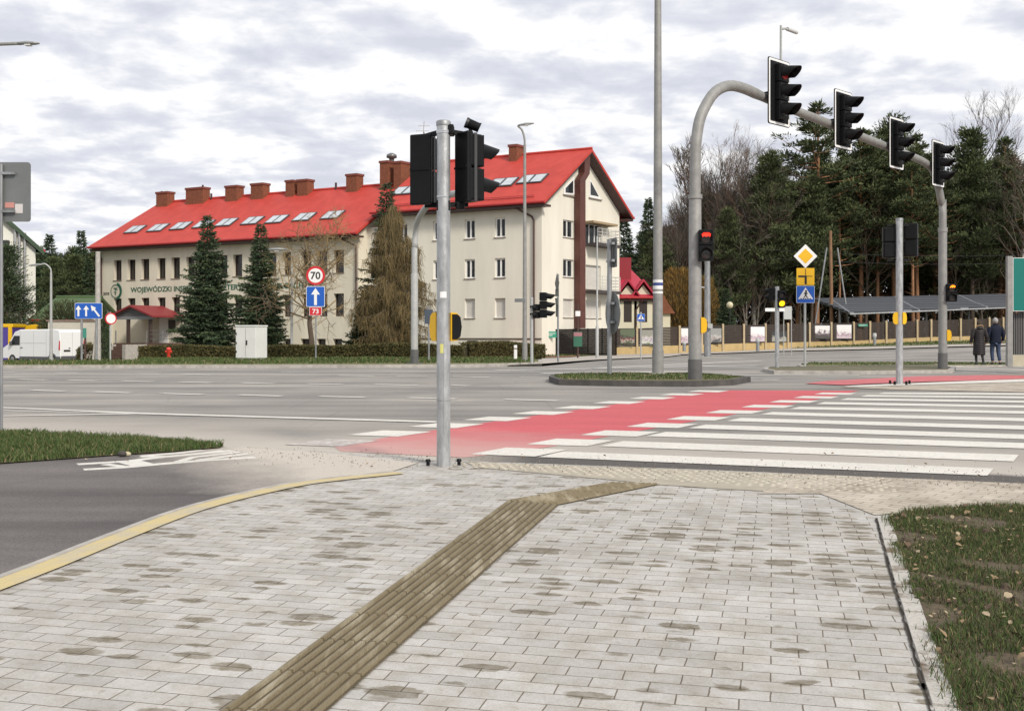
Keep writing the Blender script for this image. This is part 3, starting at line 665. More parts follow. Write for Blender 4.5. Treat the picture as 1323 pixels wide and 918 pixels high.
# the main door and the windows the porch hides
wall = MB(); wall_panel(wall, PL, A, NA, sL0, sL1, -2.5, zE, [w_[:4] for w_ in wins], depth=.35)
Oend = PL+A*sL1
wall_panel(wall, Oend, B, -A, 0, W, -2.5, zE, [], .1)
wall.add([Oend+UP*zE, Oend+B*W+UP*zE, Oend+B*W/2+UP*(zE+3.75)], [(0, 1, 2)])
Or = PL+A*sL0
wall_panel(wall, Or, B, -A, 0, 1.0, -2.5, zE, [], .1)
wall.add([Or+UP*zE, Or+B*W+UP*zE, Or+B*W/2+UP*(zE+3.75)], [(2, 1, 0)])
wall_panel(wall, PL+B*W, A, -NA, sL0, sL1, -2.5, zE, [], .1)
wall.build('wall', cream, bld, org)
pl = MB(); pl.pbox(PL+A*sL0+UP*(-2.5)-B*0, A*(sL1-sL0), UP*.01, NA*.01)
for w_ in wins:
    window(bld, org, PL, A, NA, w_[:4], depth=.35, frame=bframe, pane=mat('dark_pane', (.022, .018, .018), .22, spec=.6), mull=0 if w_[4] != 'u' else 0, fw=.08, sill=(w_[4] == 'u'))
# pilaster-like roof
def gable_roof(parent, org, O, D, Cd, Wd, s0, s1, ze, zr, oh, ohs, thick=.22, m=roofred, trim=fasciam, hip=0):
    """ridge parallel to D in the middle of depth Wd; oh eave overhang, ohs gable overhang"""
    zdrop = (zr-ze)/(Wd/2+oh)
    def P(s, t, z): return Vector((O.x, O.y, 0))+D*s+Cd*t+UP*z
    r = MB(); z_e = ze
    for sgn in (0, 1):
        te = -oh if sgn == 0 else Wd+oh
        a, b = P(s0-ohs, te, z_e), P(s1+ohs, te, z_e); c, d_ = P(s1+ohs-hip, Wd/2, zr), P(s0-ohs, Wd/2, zr)
        q = [a, b, c, d_]; q2 = [x-UP*thick for x in q]
        if sgn == 0: fs = [(0, 1, 2, 3), (7, 6, 5, 4), (1, 0, 4, 5), (0, 3, 7, 4), (2, 1, 5, 6)]
        else: fs = [(3, 2, 1, 0), (4, 5, 6, 7), (0, 1, 5, 4), (3, 0, 4, 7), (1, 2, 6, 5)]
        if D.cross(Cd).z < 0: fs = [f[::-1] for f in fs]
        r.add(q+q2, fs)
    if hip:
        e0, e1, e2 = P(s1+ohs, -oh, z_e), P(s1+ohs, Wd+oh, z_e), P(s1+ohs-hip, Wd/2, zr); r.add([e0, e1, e2, e0-UP*thick, e1-UP*thick], [(0, 1, 2), (0, 3, 4, 1)])
    r.tube([P(s0-ohs, Wd/2, zr+.03), P(s1+ohs-hip, Wd/2, zr+.03)], .11, 8)
    ro = r.build('roof', m, parent, org)
    sf = MB()
    for te0, te1 in ((-oh+.02, .0), (Wd, Wd+oh-.02)):
        zz = ze-thick-.02
        sf.pbox(P(s0-ohs+.05, te0, zz-.16), D*(s1-s0+2*ohs-.1), Cd*(te1-te0), UP*.14)
    sf.build('soffit', trim, ro, org)
    gu = MB(); gu.tube([P(s0-ohs-.02, -oh-.09, ze-.12), P(s1+ohs+.02, -oh-.09, ze-.12)], .10, 8); gu.tube([P(s0-ohs-.02, Wd+oh+.09, ze-.12), P(s1+ohs+.02, Wd+oh+.09, ze-.12)], .10, 8)
    gu.build('gutter', redtrim, ro, org)
    return ro
zeL, zrL = 8.85, 13.15
roofL = gable_roof(bld, org, PL, A, B, W, sL0, sL1, zeL, zrL, .8, .55, hip=1.2)
def chimney(ro, u0, u1, v1, PLN, ridge_s0, z_r, dep=.75, below=1.4, cap=True, off=-.3):
    """chimney near the ridge, columns u0..u1, top row v1"""
    R0 = PLN+B*(W/2+off); a, b = on_line(u0, v1, R0, A), on_line(u1, v1, R0, A); z1 = (a.z+b.z)/2
    a = Vector((a.x, a.y, 0)); b = Vector((b.x, b.y, 0)); z0 = z_r-below
    a = a.lerp(b, .02); b = b.lerp(a, min(.55, dep*.52/max(.1, (a-b).length)*.75)); m = MB(); m.pbox(b+UP*z0-B*dep/2, a-b, B*dep, UP*(z1-.18-z0)); c = m.build('chimney', brick, ro, org)
    k = MB(); D_ = (a-b).normalized(); m2 = .06
    k.pbox(b-D_*m2-B*(dep/2+m2)+UP*(z1-.18), (a-b)+D_*2*m2, B*(dep+2*m2), UP*.18); k.build('chimney_cap', mat('chimney_cap', (.17, .045, .03), .7), c, org)
    return c
for u0, u1, v1 in ((206, 224, 248), (244, 270, 242.5), (295, 314, 240), (328, 347.5, 237), (373, 386.5, 233), (388, 405, 232), (451, 469, 225)): chimney(roofL, u0, u1, v1, PL, sL0, zrL)
vp = MB()
for u, v in ((434, 236), (273, 250), (209, 247), (262, 239)):
    p = on_line(u, v, PL+B*(W/2-.1), A); vp.tube([Vector((p.x, p.y, zrL-.4)), p], .09, 8)
vp.build('vent_pipe', fasciam, roofL, org)
def skylights(ro, cents, PLN, ze, zr, oh, hw, hh):
    sl = (zr-ze)/(W/2+oh); up = (B+UP*sl).normalized(); e = PLN-B*oh+UP*ze; nn = A.cross(up); nn = nn if nn.z > 0 else -nn
    for u, v in cents:
        p = rayplane(u, v, e, nn); f = MB(); g = MB()
        f.pbox(p-A*hw-up*hh+nn*.005, A*2*hw, up*2*hh, nn*.10)
        fo = f.build('skylight', mat('skylight_frame', (.06, .06, .065), .4), ro, org)
        for sg in (-1, 1): g.pbox(p+A*(sg*hw*.5)-A*hw*.40-up*hh*.84+nn*.1, A*hw*.80, up*hh*1.68, nn*.015)
        g.build('pane', mat('skylight_glass', (.48, .52, .55), .12, spec=.9, var=.2, vs=2), fo, org)
skylights(roofL, ((175, 297), (204.6, 295), (234, 292.6), (263.5, 290.3), (293, 288), (326.5, 285.8), (358, 284), (393.5, 281), (430, 278.5)), PL, zeL, zrL, .8, .82, .62)
# --- right wing
zeR, zrR = 10.4, 14.75
sR1 = sL0-1.3
opR = []
rows = [(281, 306.5), (333.3, 358.5), (385, 410.5)]
zr_ = [(zA(646, b, C0), zA(646, a, C0)) for a, b in rows]
for u in (566, 607, 646):
    s = sA(u, C0)
    for k, (z0, z1) in enumerate(zr_): opR.append((s-.42, s+.42, z0, z1, k))
s_ = sA(520, C0)
for k, (z0, z1) in enumerate(zr_): opR.append((s_-.42, s_+.42, z0, z1, k))
bs = []
for u in (610, 651): s = sA(u, C0); bs.append((s-.45, s+.45, zA(650, 443.5, C0), zA(650, 437.8, C0)-.12, 'b'))
opB = []
rowsg = [(284.5, 307), (335, 358), (386, 410)]
Sg = (sB(727.5, C0), sB(741.5, C0)); zg = [(on_line(735, b, C0, B).z, on_line(735, a, C0, B).z) for a, b in rowsg]
for k, (z0, z1) in enumerate(zg): opB.append((Sg[0], Sg[1], z0, z1, k))
Sd = (sB(756, C0), sB(777, C0)); zd = (on_line(765, 316, C0, B).z, on_line(765, 289, C0, B).z); opB.append((Sd[0], Sd[1], zd[0], zd[1], 'door'))
zd2 = (on_line(770, 374, C0, B).z, on_line(770, 343, C0, B).z); opB.append((Sd[0]+.1, Sd[1]-.1, zd2[0], zd2[1], 'sh')); 
zd3 = (on_line(770, 411, C0, B).z, on_line(770, 387, C0, B).z); opB.append((Sd[0]+.1, Sd[1]-.1, zd3[0], zd3[1], 'sh'))
opB[-1] = (Sd[0]+.1, Sd[1]-.1, zg[2][0], zg[2][1], 'sh')
wall = MB()
wall_panel(wall, C0, A, NA, 0, sR1, -2.5, zeR-.15, [o_[:4] for o_ in opR+bs], .2)
wall_panel(wall, C0, B, NB, 0, W, -2.5, zeR-.15, [o_[:4] for o_ in opB], .2)
wall_panel(wall, C0+A*sR1, B, -NB, 0, W, -2.5, zeR-.15, [], .2)
wall_panel(wall, C0+B*W, A, -NA, 0, sR1, -2.5, zeR-.15, [], .2)
wall_panel(wall, C0, A, NA, sR1, sL0+.3, -2.5, 9.3, [], .2)
rise = (zrR-zeR)/(W/2+.8)
zpk = zeR+rise*(W/2+.8)-.3; zk = zeR+rise*.8-.28
def P3(s, z, k=0): return C0+B*s+UP*z+NB*k
for Oe, fl in ((C0, 1), (C0+A*sR1, 0)):
    f_ = [(0, 1, 2, 3, 4)]
    wall.add([Oe+UP*(zeR-.15), Oe+B*W+UP*(zeR-.15), Oe+B*W+UP*zk, Oe+B*W/2+UP*zpk, Oe+UP*zk], f_ if fl else [f_[0][::-1]])
wall.build('wall', cream2, bld, org, label='pale cream wall of the tall right wing')
m = MB(); zband = zA(646, 437.3, C0); m.pbox(C0+UP*(zband-.06)+NA*.003+A*.0, A*sR1, UP*.10, NA*.05); m.build('plinth_band', mat('dark_band', (.10, .08, .06), .8), bld, org)
for o_ in opR: window(bld, org, C0, A, NA, o_[:4], .2, pane=glass if o_[4] != 2 else shutter, mull=1 if o_[4] != 2 else 0, fw=.10 if o_[4] != 2 else .03)
for o_ in bs: window(bld, org, C0, A, NA, o_[:4], .2, frame=bframe, mull=0, sill=False)
for o_ in opB:
    k = o_[4]
    if k == 'door': window(bld, org, C0, B, NB, o_[:4], .2, mull=2, fw=.09, sill=False)
    else: window(bld, org, C0, B, NB, o_[:4], .2, pane=shutter if k in (2, 'sh') else glass, mull=0 if k in (2, 'sh') else 1, fw=.03 if k in (2, 'sh') else .08)
# attic windows, standing just proud of the gable
for pts in (((728, 251), (741.5, 252), (741.5, 229), (728, 243)), ((761, 255), (776, 258), (762, 231.5), (761, 231.5))):
    Q = [on_line(u, v, C0, B) for u, v in pts]
    q2 = [((q-C0).dot(B), q.z) for q in Q]; cx = sum(q[0] for q in q2)/4; cz = sum(q[1] for q in q2)/4
    f = MB(); f.prism(q2, C0+NB*.003, B, UP, NB*.05); fo = f.build('attic_window', wframe, bld, org)
    s2 = [(cx+(x-cx)*.72, cz+(z-cz)*.72) for x, z in q2]; g = MB(); g.prism(s2, C0+NB*.05, B, UP, NB*.012); g.build('pane', glass, fo, org)
    lo = min(q[1] for q in q2); s0_, s1_ = min(q[0] for q in q2), max(q[0] for q in q2)
    f = MB(); f.pbox(C0+B*(s0_-.08)+UP*(lo-.07)+NB*.003, B*(s1_-s0_+.16), UP*.06, NB*.12); f.build('sill', sillm, fo, org)
roofR = gable_roof(bld, org, C0, A, B, W, 0, sR1-.4, zeR, zrR, .8, .75)
# raking soffit boards on the gable
m = MB()
for sg in (0, 1):
    a = C0-A*.0+B*(-.8 if sg == 0 else W+.8)+UP*(zeR-.25); b = C0+B*(W/2)+UP*(zrR-.25)
    m.pbox(a, -A*.72, b-a, UP*-.10)
m.build('gable_soffit', fasciam, roofR, org)
c = chimney(roofR, 662, 678.5, 187.5, C0, 0, zrR, 1.0)
c = chimney(roofR, 496.5, 513, 208.5, C0, 0, zrR, 1.1, off=-1.2, below=3.2); chimney(roofR, 514.5, 530, 209, C0, 0, zrR, 1.1, off=-1.2, below=3.2)
p = on_line(506, 207, C0+B*(W/2-1.2), A); m = MB(); m.tube([p-UP*.1, p+UP*.12, p+UP*.2, p+UP*.42, p+UP*.55], [.2, .2, .42, .40, .15], 12)
m.build('chimney_cowl', mat('cowl_metal', (.18, .18, .18), .4, .6), c, org)
p = on_line(545, 196, C0+B*(W/2), A); p2 = on_line(548, 157, C0+B*(W/2), A); m = MB(); m.tube([p, p2], .03, 5); m.box(p2-UP*.35, (.9, .04, .04)); m.box(p2-UP*.75+Vector((-.15, 0, 0)), (1.0, .04, .04)); m.box(p2-UP*.9, (.05, .8, .05))
m.build('antenna', palepole, roofR, org)
skylights(roofR, ((688, 232), (650, 236.5), (524, 247)), C0, zeR, zrR, .8, 1.0, .62)
sn = MB(); slr = (zrR-zeR)/(W/2+.8)
for k in range(2): q = C0-B*.45+UP*(zeR+slr*.35+.08+.10*k); sn.tube([q+A*.3, q+A*(sR1-.3)], .025, 5)
sn.build('snow_guard', redtrim, roofR, org)
# downpipes
brownp = mat('downpipe_brown', (.07, .035, .028), .5)
m = MB(); q = C0+A*.55+NA*.12; m.tube([q+A*1.3+NA*.6+UP*(zeR-.3), q+A*.15+UP*(zeR-1.0), q+UP*(zeR-1.3), q-UP*1.5], .07, 8); m.build('downpipe', brownp, bld, org)
q = PL+A*(sL0+.12)+NA*.12; m = MB(); m.tube([q+A*1.2+NA*.5+UP*(zeL-.35), q+UP*(zeL-1.0), q-UP*1.5], .07, 8); m.build('downpipe', brownp, bld, org)
q = PL+A*(sL1-.1)+NA*.12; m = MB(); m.tube([q+NA*.5+UP*(zeL-.35), q+UP*(zeL-1.0), q-UP*2.5], .08, 8); m.build('downpipe', brownp, bld, org)
# flue on the gable with its jog
fl = MB(); Pf = C0+NB*.32
def fp(u, v): p = on_line(u, v, Pf, B); return p
path = [fp(749.5, 424), fp(749.5, 233), fp(755, 224), fp(755.5, 201)]
dw = B*.36
for i in range(3):
    a, b = path[i], path[i+1]; q = [a-dw-NB*.24, a+dw-NB*.24, a+dw+NB*.24, a-dw+NB*.24, b-dw-NB*.24, b+dw-NB*.24, b+dw+NB*.24, b-dw+NB*.24]
    fl.add(q, [(0, 1, 5, 4), (1, 2, 6, 5), (2, 3, 7, 6), (3, 0, 4, 7), (3, 2, 1, 0), (4, 5, 6, 7)])
fl.build('flue_duct', mat('flue_brown', (.10, .035, .026), .5, var=.15, vs=2), bld, org)
# balconies and awning
rail = mat('rail_white', (.62, .62, .60), .4, .2)
for vv, kk in ((314, 0), (374.5, 1)):
    z = on_line(765, vv, C0, B).z; s0_, s1_ = sB(756, C0), sB(786, C0)
    m = MB(); m.pbox(C0+B*s0_+UP*(z-.28)+NB*.003, B*(s1_-s0_), NB*1.1, UP*.22); bo = m.build('balcony', mat('balcony_slab', (.06, .05, .05), .7), bld, org)
    r_ = MB(); a = C0+B*(s0_+.05)+NB*1.05+UP*z; b = C0+B*(s1_-.05)+NB*1.05+UP*z; c_ = C0+B*(s1_-.05)+NB*.05+UP*z
    for h_ in (.05, .28, .5, .72, .98):
        r_.tube([a+UP*h_, b+UP*h_], .022, 5); r_.tube([b+UP*h_, c_+UP*h_], .022, 5)
    for k in range(6): p = a.lerp(b, k/5); r_.tube([p-UP*.1, p+UP*1.0], .025, 5)
    r_.build('railing', rail, bo, org)
z = on_line(765, 286, C0, B).z; m = MB(); m.pbox(C0+B*(Sd[0]-.3)+UP*(z-.25)+NB*.003, B*(Sd[1]-Sd[0]+1.2), NB*.9, UP*.16); m.build('awning_slab', mat('awning', (.32, .24, .14), .8), bld, org)
# wall lamp + lettering + emblem
tg = mat('lettering_green', (.015, .10, .06), .5)
ta, tb = zA(170, 380, PL), zA(170, 370, PL)
zt0, zt1 = zA(230, 378.3, PL), zA(230, 367.6, PL)
O_ = PL+NA*.01
lt = MB()
fn = lambda x, z: O_+A*(-x)+UP*z+NA*.012
text(lt, 'WOJEWÓDZKI INSPEKTORAT WETERYNARII W KIELCACH', fn, -sA(169, PL), -sA(392, PL), zt0, zt1)
lt.build('lettering', tg, bld, org)
em = MB(); ce = on_line(149.5, 376, PL+NA*.02, A)
def ringp(mb, c, r0, r1, a0, a1, n=24, ux=-A, k=.03):
    vs = []
    for i in range(n+1):
        a = a0+(a1-a0)*i/n
        for r in (r0, r1): vs.append(c+ux*math.cos(a)*r+UP*math.sin(a)*r+NA*k)
    mb.add(vs, [(2*i, 2*i+1, 2*i+3, 2*i+2) for i in range(n)])
ringp(em, ce, .52, .58, 0, 2*PI); ringp(em, ce, .54, .76, -1.3, 1.3)
em.add([ce-A*x+UP*z+NA*.03 for x, z in ((-.03, -.36), (.03, -.36), (.04, .25), (-.04, .25))], [(0, 1, 2, 3)]); em.add([ce-A*x+UP*z+NA*.031 for x, z in ((-.24, .23), (.24, .23), (.2, .29), (-.2, .29))], [(0, 1, 2, 3)])
ringp(em, ce, .2, .26, .2, 2.2, 10); ringp(em, ce, .12, .17, 3.2, 5.4, 10)
em.build('emblem', tg, bld, org)
m = MB(); text(m, '205', fn, -sA(133.5, PL), -sA(141.5, PL), zA(138, 381, PL), zA(138, 377.5, PL)); m.build('lettering', signblack, bld, org)
# porch with steps
Pp = PL+NA*3.2; sp0, sp1 = sA(197, Pp), sA(146.5, Pp)
zp0, zp1 = on_line(172, 408, Pp, A).z, on_line(172, 396.5, Pp, A).z
sm = (sp0+sp1)/2; Np = NA
m = MB(); m.add([Pp+A*sp0+UP*zp0, Pp+A*sp1+UP*zp0, Pp+A*sm+UP*(zp1-.08)], [(0, 1, 2), (2, 1, 0)])
m.pbox(Pp+A*sp0+UP*(zp0-.28)-Np*.02, A*(sp1-sp0), UP*.26, -Np*.25)
m.build('porch_pediment', mat('porch_grey', (.22, .23, .24), .6), bld, org)
m = MB()
for s0_, s1_ in ((sp0-.3, sm), (sp1+.3, sm)):
    zlo = zp0-.12; a = Pp+Np*.35+A*s0_+UP*zlo; b = Pp+Np*.35+A*s1_+UP*(zp1+.02); q = [a, b, b-Np*3.6, a-Np*3.6]
    n_ = [x+UP*.14 for x in q]; m.add(q+n_, [(0, 1, 2, 3), (7, 6, 5, 4), (0, 1, 5, 4), (1, 2, 6, 5), (2, 3, 7, 6), (3, 0, 4, 7)])
m.build('porch_roof', mat('porch_red', (.25, .03, .035), .5), bld, org)
zfl = on_line(165, 443, Pp, A).z
for s0_ in (sp0+.3, sp1-1.6): m = MB(); m.pbox(Pp-Np*.3+A*s0_+UP*zfl, A*.22, UP*(zp0-.25-zfl), Np*.22); m.build('porch_post', mat('post_brown', (.06, .04, .035), .6), bld, org)
dk = mat('porch_dark_brick', (.11, .065, .05), .85, var=.25, vs=8)
m = MB(); m.pbox(PL+A*(sp0-2.2)+UP*-2.5+NA*.003, A*(sp1-sp0+2.2), UP*(zfl+2.5), NA*3.2)
m.build('porch_floor', dk, bld, org)
m = MB(); s_a, s_b = sA(186, Pp), sA(150, Pp); ns = 8; zb_ = -1.9
for k in range(ns):
    z1_ = zfl-(k+1)*(zfl-zb_)/(ns+1); m.pbox(Pp+NA*(.004+.3*k)+A*s_a+UP*-2.6, A*(s_b-s_a), UP*(z1_+2.6), NA*.298)
m.build('steps', dk, bld, org)
for s_q in (s_a-.35, s_b): m = MB(); m.pbox(Pp+NA*.004+A*s_q+UP*-2.6, A*.35, UP*(zfl-.1+2.6), NA*2.2); m.build('step_cheek', concrete, bld, org)
m = MB()
for s_q in (sp0-2.0, sp0-1.0, s_a-.2, s_b+.2, sp1-.2): m.tube([Pp-NA*.1+A*s_q+UP*zfl, Pp-NA*.1+A*s_q+UP*(zfl+1.0)], .03, 6)
for h_ in (.35, .7, 1.0):
    m.tube([Pp-NA*.1+A*(sp0-2.0)+UP*(zfl+h_), Pp-NA*.1+A*(s_a-.2)+UP*(zfl+h_)], .025, 6); m.tube([Pp-NA*.1+A*(s_b+.2)+UP*(zfl+h_), Pp-NA*.1+A*(sp1-.2)+UP*(zfl+h_)], .025, 6)
m.build('railing', galv_d, bld, org)
sdr = sA(212, PL); m = MB(); m.pbox(PL+A*(sdr-.5)+UP*zfl+NA*.004, A*1.0, UP*2.1, NA*.04); do = m.build('door', wframe, bld, org)
m = MB(); m.pbox(PL+A*(sdr-.42)+UP*(zfl+.9)+NA*.045, A*.1, UP*.15, NA*.03); m.build('handle', signblack, do, org)
m = MB(); s_q = sA(221, PL); m.pbox(PL+A*(s_q-.5)+UP*(zfl+.9)+NA*.004, A*1.0, UP*1.0, NA*.03); m.build('notice_board', bframe, bld, org)
# --- low wall, shed, white house at the left, red-roofed house
def simple_house(name, label, O, D, Cd, Ls, Ws, z0, ze, zr, wm, rm, oh=.5, trim=None, wn=(), ends=(), hip=0):
    org_ = Vector((O.x, O.y, z0)); t = thing(name, label, 'house' if 'house' in name else 'shed', org_)
    nD = Vector((-D.y, D.x, 0)); nD = nD if nD.dot(Cd) < 0 else -nD
    m = MB(); ops_ = [w_[:4] for w_ in wn]
    wall_panel(m, O, D, nD, 0, Ls, z0, ze, ops_, .15); wall_panel(m, O+Cd*Ws, D, -nD, 0, Ls, z0, ze, [], .1)
    for k, Q in ((0, O), (1, O+D*Ls)):
        nn = -D if k == 0 else D
        wall_panel(m, Q, Cd, nn, 0, Ws, z0, ze, [], .1); zt = zr-.2
        f_ = (0, 1, 2) if Cd.cross(UP).dot(nn) > 0 else (2, 1, 0)
        if not (hip and k): m.add([Q+UP*ze, Q+Cd*Ws+UP*ze, Q+Cd*Ws/2+UP*zt], [f_])
    m.build('wall', wm, t, org_)
    for w_ in wn: window(t, org_, O, D, nD, w_, .15, fw=.05)
    gable_roof(t, org_, O, D, Cd, Ws, 0, Ls, ze, zr, oh, .4, m=rm, trim=trim or fasciam, hip=hip)
    return t, org_
greenm = mat('green_roof', (.09, .13, .05), .6, var=.15, vs=1); darkgreen = mat('dark_green_trim', (.03, .06, .03), .6)
wh = mat('white_render', (.70, .70, .64), .9, var=.05, vs=.6)
Q1 = at(46, 400, 83); Q1.z = 0; D_ = Vector((-.47, .883, 0)).normalized(); Cd = Vector((-D_.y, D_.x, 0))
zt_ = at(46, 322, 83).z; nG = -D_
t, o_ = simple_house('white_house', 'white gabled house with dark green roof edge at the left, partly hidden by the pine', Q1, D_, Cd, 9, 14, -2, zt_, zt_+7.0, wh, greenm, .5, darkgreen)
def hp(s, z, k=0): return Q1+Cd*s+UP*z+nG*k
m = MB(); a = hp(-.6, zt_-.15, .42); b = hp(7, zt_+6.95, .42); m.pbox(a, b-a, nG*.08, UP*-.38); m.build('barge_board', darkgreen, t, o_)
def hs(u, v): p = on_line(u, v, Q1+nG*.01, Cd); return (p-Q1).dot(Cd), p.z
s0_, z0_ = hs(5, 320); m = MB(); m.pbox(hp(s0_-.4, z0_-.6, .005), Cd*.8, nG*.04, UP*1.2); f = m.build('window', bframe, t, o_); m = MB(); m.pbox(hp(s0_-.34, z0_-.52, .046), Cd*.68, nG*.01, UP*1.04); m.build('pane', glass, f, o_)
for u, v in ((19.5, 293), (25, 297), (32, 301)): s0_, z0_ = hs(u, v); m = MB(); m.tube([hp(s0_, -1.5, .2), hp(s0_, z0_, .2)], .11, 8); m.build('flue_pipe', mat('flue_steel', (.45, .45, .45), .35, .6), t, o_)
a = at(47, 400, 82); b_ = at(97, 400, 82)
t, o_ = simple_house('green_shed', 'low shed with green metal roof behind the white van', Vector((a.x, 82, 0)), Vector((1, 0, 0)), Vector((0, 1, 0)), b_.x-a.x, 9, -2, at(60, 412, 82).z, at(60, 381, 82).z, wh, mat('shed_green', (.075, .125, .05), .6, var=.1, vs=1), .4)
zw = at(90, 415, 74).z; a = at(62, 415, 74); b_ = at(134, 415, 74)
m = MB(); m.pbox(Vector((a.x, 74, -2.4)), Vector((b_.x-a.x, 0, 0)), Vector((0, .25, 0)), UP*(zw+2.4)); o = m.build('yard_wall', mat('yard_wall', (.50, .47, .40), .9, var=.08, vs=1)); o['label'] = 'plain cream yard wall between the white van and the office building'; o['category'] = 'wall'
m = MB(); m.pbox(Vector((a.x-.1, 73.9, zw+.002)), Vector((b_.x-a.x+.2, 0, 0)), Vector((0, .45, 0)), UP*.1); m.build('coping', mat('coping', (.22, .15, .12), .8), o)
# red-roofed house with two dormers
Yh = 92; P_h = GX(795, Yh); hz = P_h.z
Xa, Xb = at(786, 400, Yh).x, at(843, 400, Yh).x; zeh = at(830, 383, Yh).z; zrh = at(830, 346, Yh+4).z
cr = mat('house_cream', (.66, .62, .48), .9, var=.05, vs=.6); rr = mat('crimson_roof', (.42, .022, .05), .45, var=.12, vs=1.2)
t, o_ = simple_house('red_roofed_house', 'cream house with crimson hipped roof and two pointed dormers behind the fence', Vector((Xa, Yh, 0)), Vector((1, 0, 0)), Vector((0, 1, 0)), Xb-Xa, 9, hz-1, zeh, zrh, cr, rr, .5, hip=1.9)
for u in (811, 831):
    c = at(u, 400, Yh-.12); zb = at(u, 416, Yh).z; zt2 = at(u, 366, Yh).z; wdm = 1.15
    m = MB(); m.pbox(Vector((c.x-.8, Yh-.16, at(u, 424, Yh).z)), Vector((1.6, 0, 0)), Vector((0, .15, 0)), UP*(zeh-at(u, 424, Yh).z))
    m.add([(c.x-.8, Yh-.16, zeh), (c.x+.8, Yh-.16, zeh), (c.x, Yh-.16, zt2-.15)], [(0, 1, 2)]); do = m.build('dormer', cr, t, o_)
    m = MB()
    for sg in (-1, 1):
        a = Vector((c.x+sg*1.25, Yh-.55, zeh-.35)); b = Vector((c.x, Yh-.55, zt2+.15)); m.pbox(a, b-a, Vector((0, 3.4, 0)), UP*.22)
    m.build('dormer_roof', rr, do, o_)
    for zc in (zb+.3,):
        m = MB(); m.pbox(Vector((c.x-.35, Yh-.17, zb)), Vector((.7, 0, 0)), Vector((0, .02, 0)), UP*2.0)
        m2_ = m.build('window', bframe, do, o_)
m = MB(); cc = at(806, 345, Yh+3); m.box((cc.x, Yh+3, at(806, 346, Yh+3).z-.2), (1.2, 1.2, 2.2)); m.build('chimney', mat('crimson_chimney', (.25, .015, .025), .6), t, o_)
m = MB(); p = at(821, 400, Yh); m.tube([(p.x+.6, Yh-.5, zeh-.3), (p.x, Yh-.2, zeh-1.2), (p.x, Yh-.2, hz-.5)], .07, 6); m.build('downpipe', brownp, t, o_)
# lower outbuilding to its right
a = at(846, 400, 95); b_ = at(866, 400, 95)
m = MB(); m.pbox(Vector((a.x, 95, -1)), Vector((b_.x-a.x, 0, 0)), Vector((0, 5, 0)), UP*(at(870, 405, 95).z+1)); o = m.build('outbuilding', cr); o['label'] = 'small cream annex with brown roof beside the red-roofed house'; o['category'] = 'annex'
m = MB(); z_ = at(870, 405, 95).z; m.prism([(a.x-.4, z_), (b_.x+.4, z_), (b_.x-.8, z_+1.9), (a.x, z_+2.6)], (0, 94.7, 0), (1, 0, 0), (0, 0, 1), (0, 6, 0)); m.build('roof', mat('brown_roof', (.19, .065, .03), .8, var=.15, vs=2), o)
# ------------------------------------------------------------------ fences
blk = mat('black_slats', (.010, .008, .007), .8, spec=.2)
def slat_fence(name, label, pts, htop, matf, group=None, kind='slat'):
    p0 = pts[0]; t = thing(name, label, 'fence', p0)
    m = MB()
    for i in range(len(pts)-1):
        a, b = pts[i], pts[i+1]; n_ = int((htop-.08)/.14)
        for k in range(n_):
            z = .08+k*.14; m.pbox(a+UP*z, b-a, UP*.132, Vector((0, .03, 0)))
    m.build('slat_panel', matf, t, p0); return t
fa = [at(703, 444, 73), at(797, 444, 75)]
pA = Vector((fa[0].x, 73, -.42)); pB = Vector((fa[1].x, 75.5, -.32)); hA = at(703, 425, 73).z+.42
tA = slat_fence('slat_fence', 'black horizontal slat fence in front of the gable end of the office building', [pA, pB], hA, blk)
m = MB()
for k in range(6): p = pA.lerp(pB, k/5); m.box(p+Vector((0, .08, hA/2)), (.1, .1, hA))
m.build('post', blk, tA, pA)
bp = MB(); tint = mat('ochre_plinth', (.46, .34, .16), .85, var=.12, vs=1.5)  # plain ochre base colour of the fence plinth
def Fp(u, Y, vt, vb): p = at(u, vb, Y); return p, at(u, vt, Y).z-p.z
us = [(793, 79, 424, 457), (934, 83, 418.6, 452), (961, 84, 418.6, 451), (1046, 86.5, 416.7, 449), (1103, 88, 415.8, 447.5), (1203, 90, 412.6, 442.5), (1258, 92, 411, 441), (1330, 95, 409, 438), (1420, 99, 406, 435)]
def interp(u):
    for i in range(len(us)-1):
        if us[i][0] <= u <= us[i+1][0] or i == len(us)-2:
            a, b = us[i], us[i+1]; s = (u-a[0])/(b[0]-a[0]); return [a[k]+(b[k]-a[k])*s for k in range(1, 4)]
posts_u = [793, 823, 850, 878, 907, 934, 961, 989, 1018, 1046, 1074, 1103, 1124, 1145, 1165, 1185, 1203, 1222, 1241, 1260, 1278, 1296, 1314, 1340, 1370, 1400]
fp_ = []
for u in posts_u: Y, vt, vb = interp(u); p, h_ = Fp(u, Y, vt, vb); fp_.append((p, h_))
pf0 = fp_[0][0].copy(); fence = thing('panel_fence', 'long brown slat fence with beige posts and ochre plinth along the forest edge', 'fence', pf0)
m1, m2_ = MB(), MB()
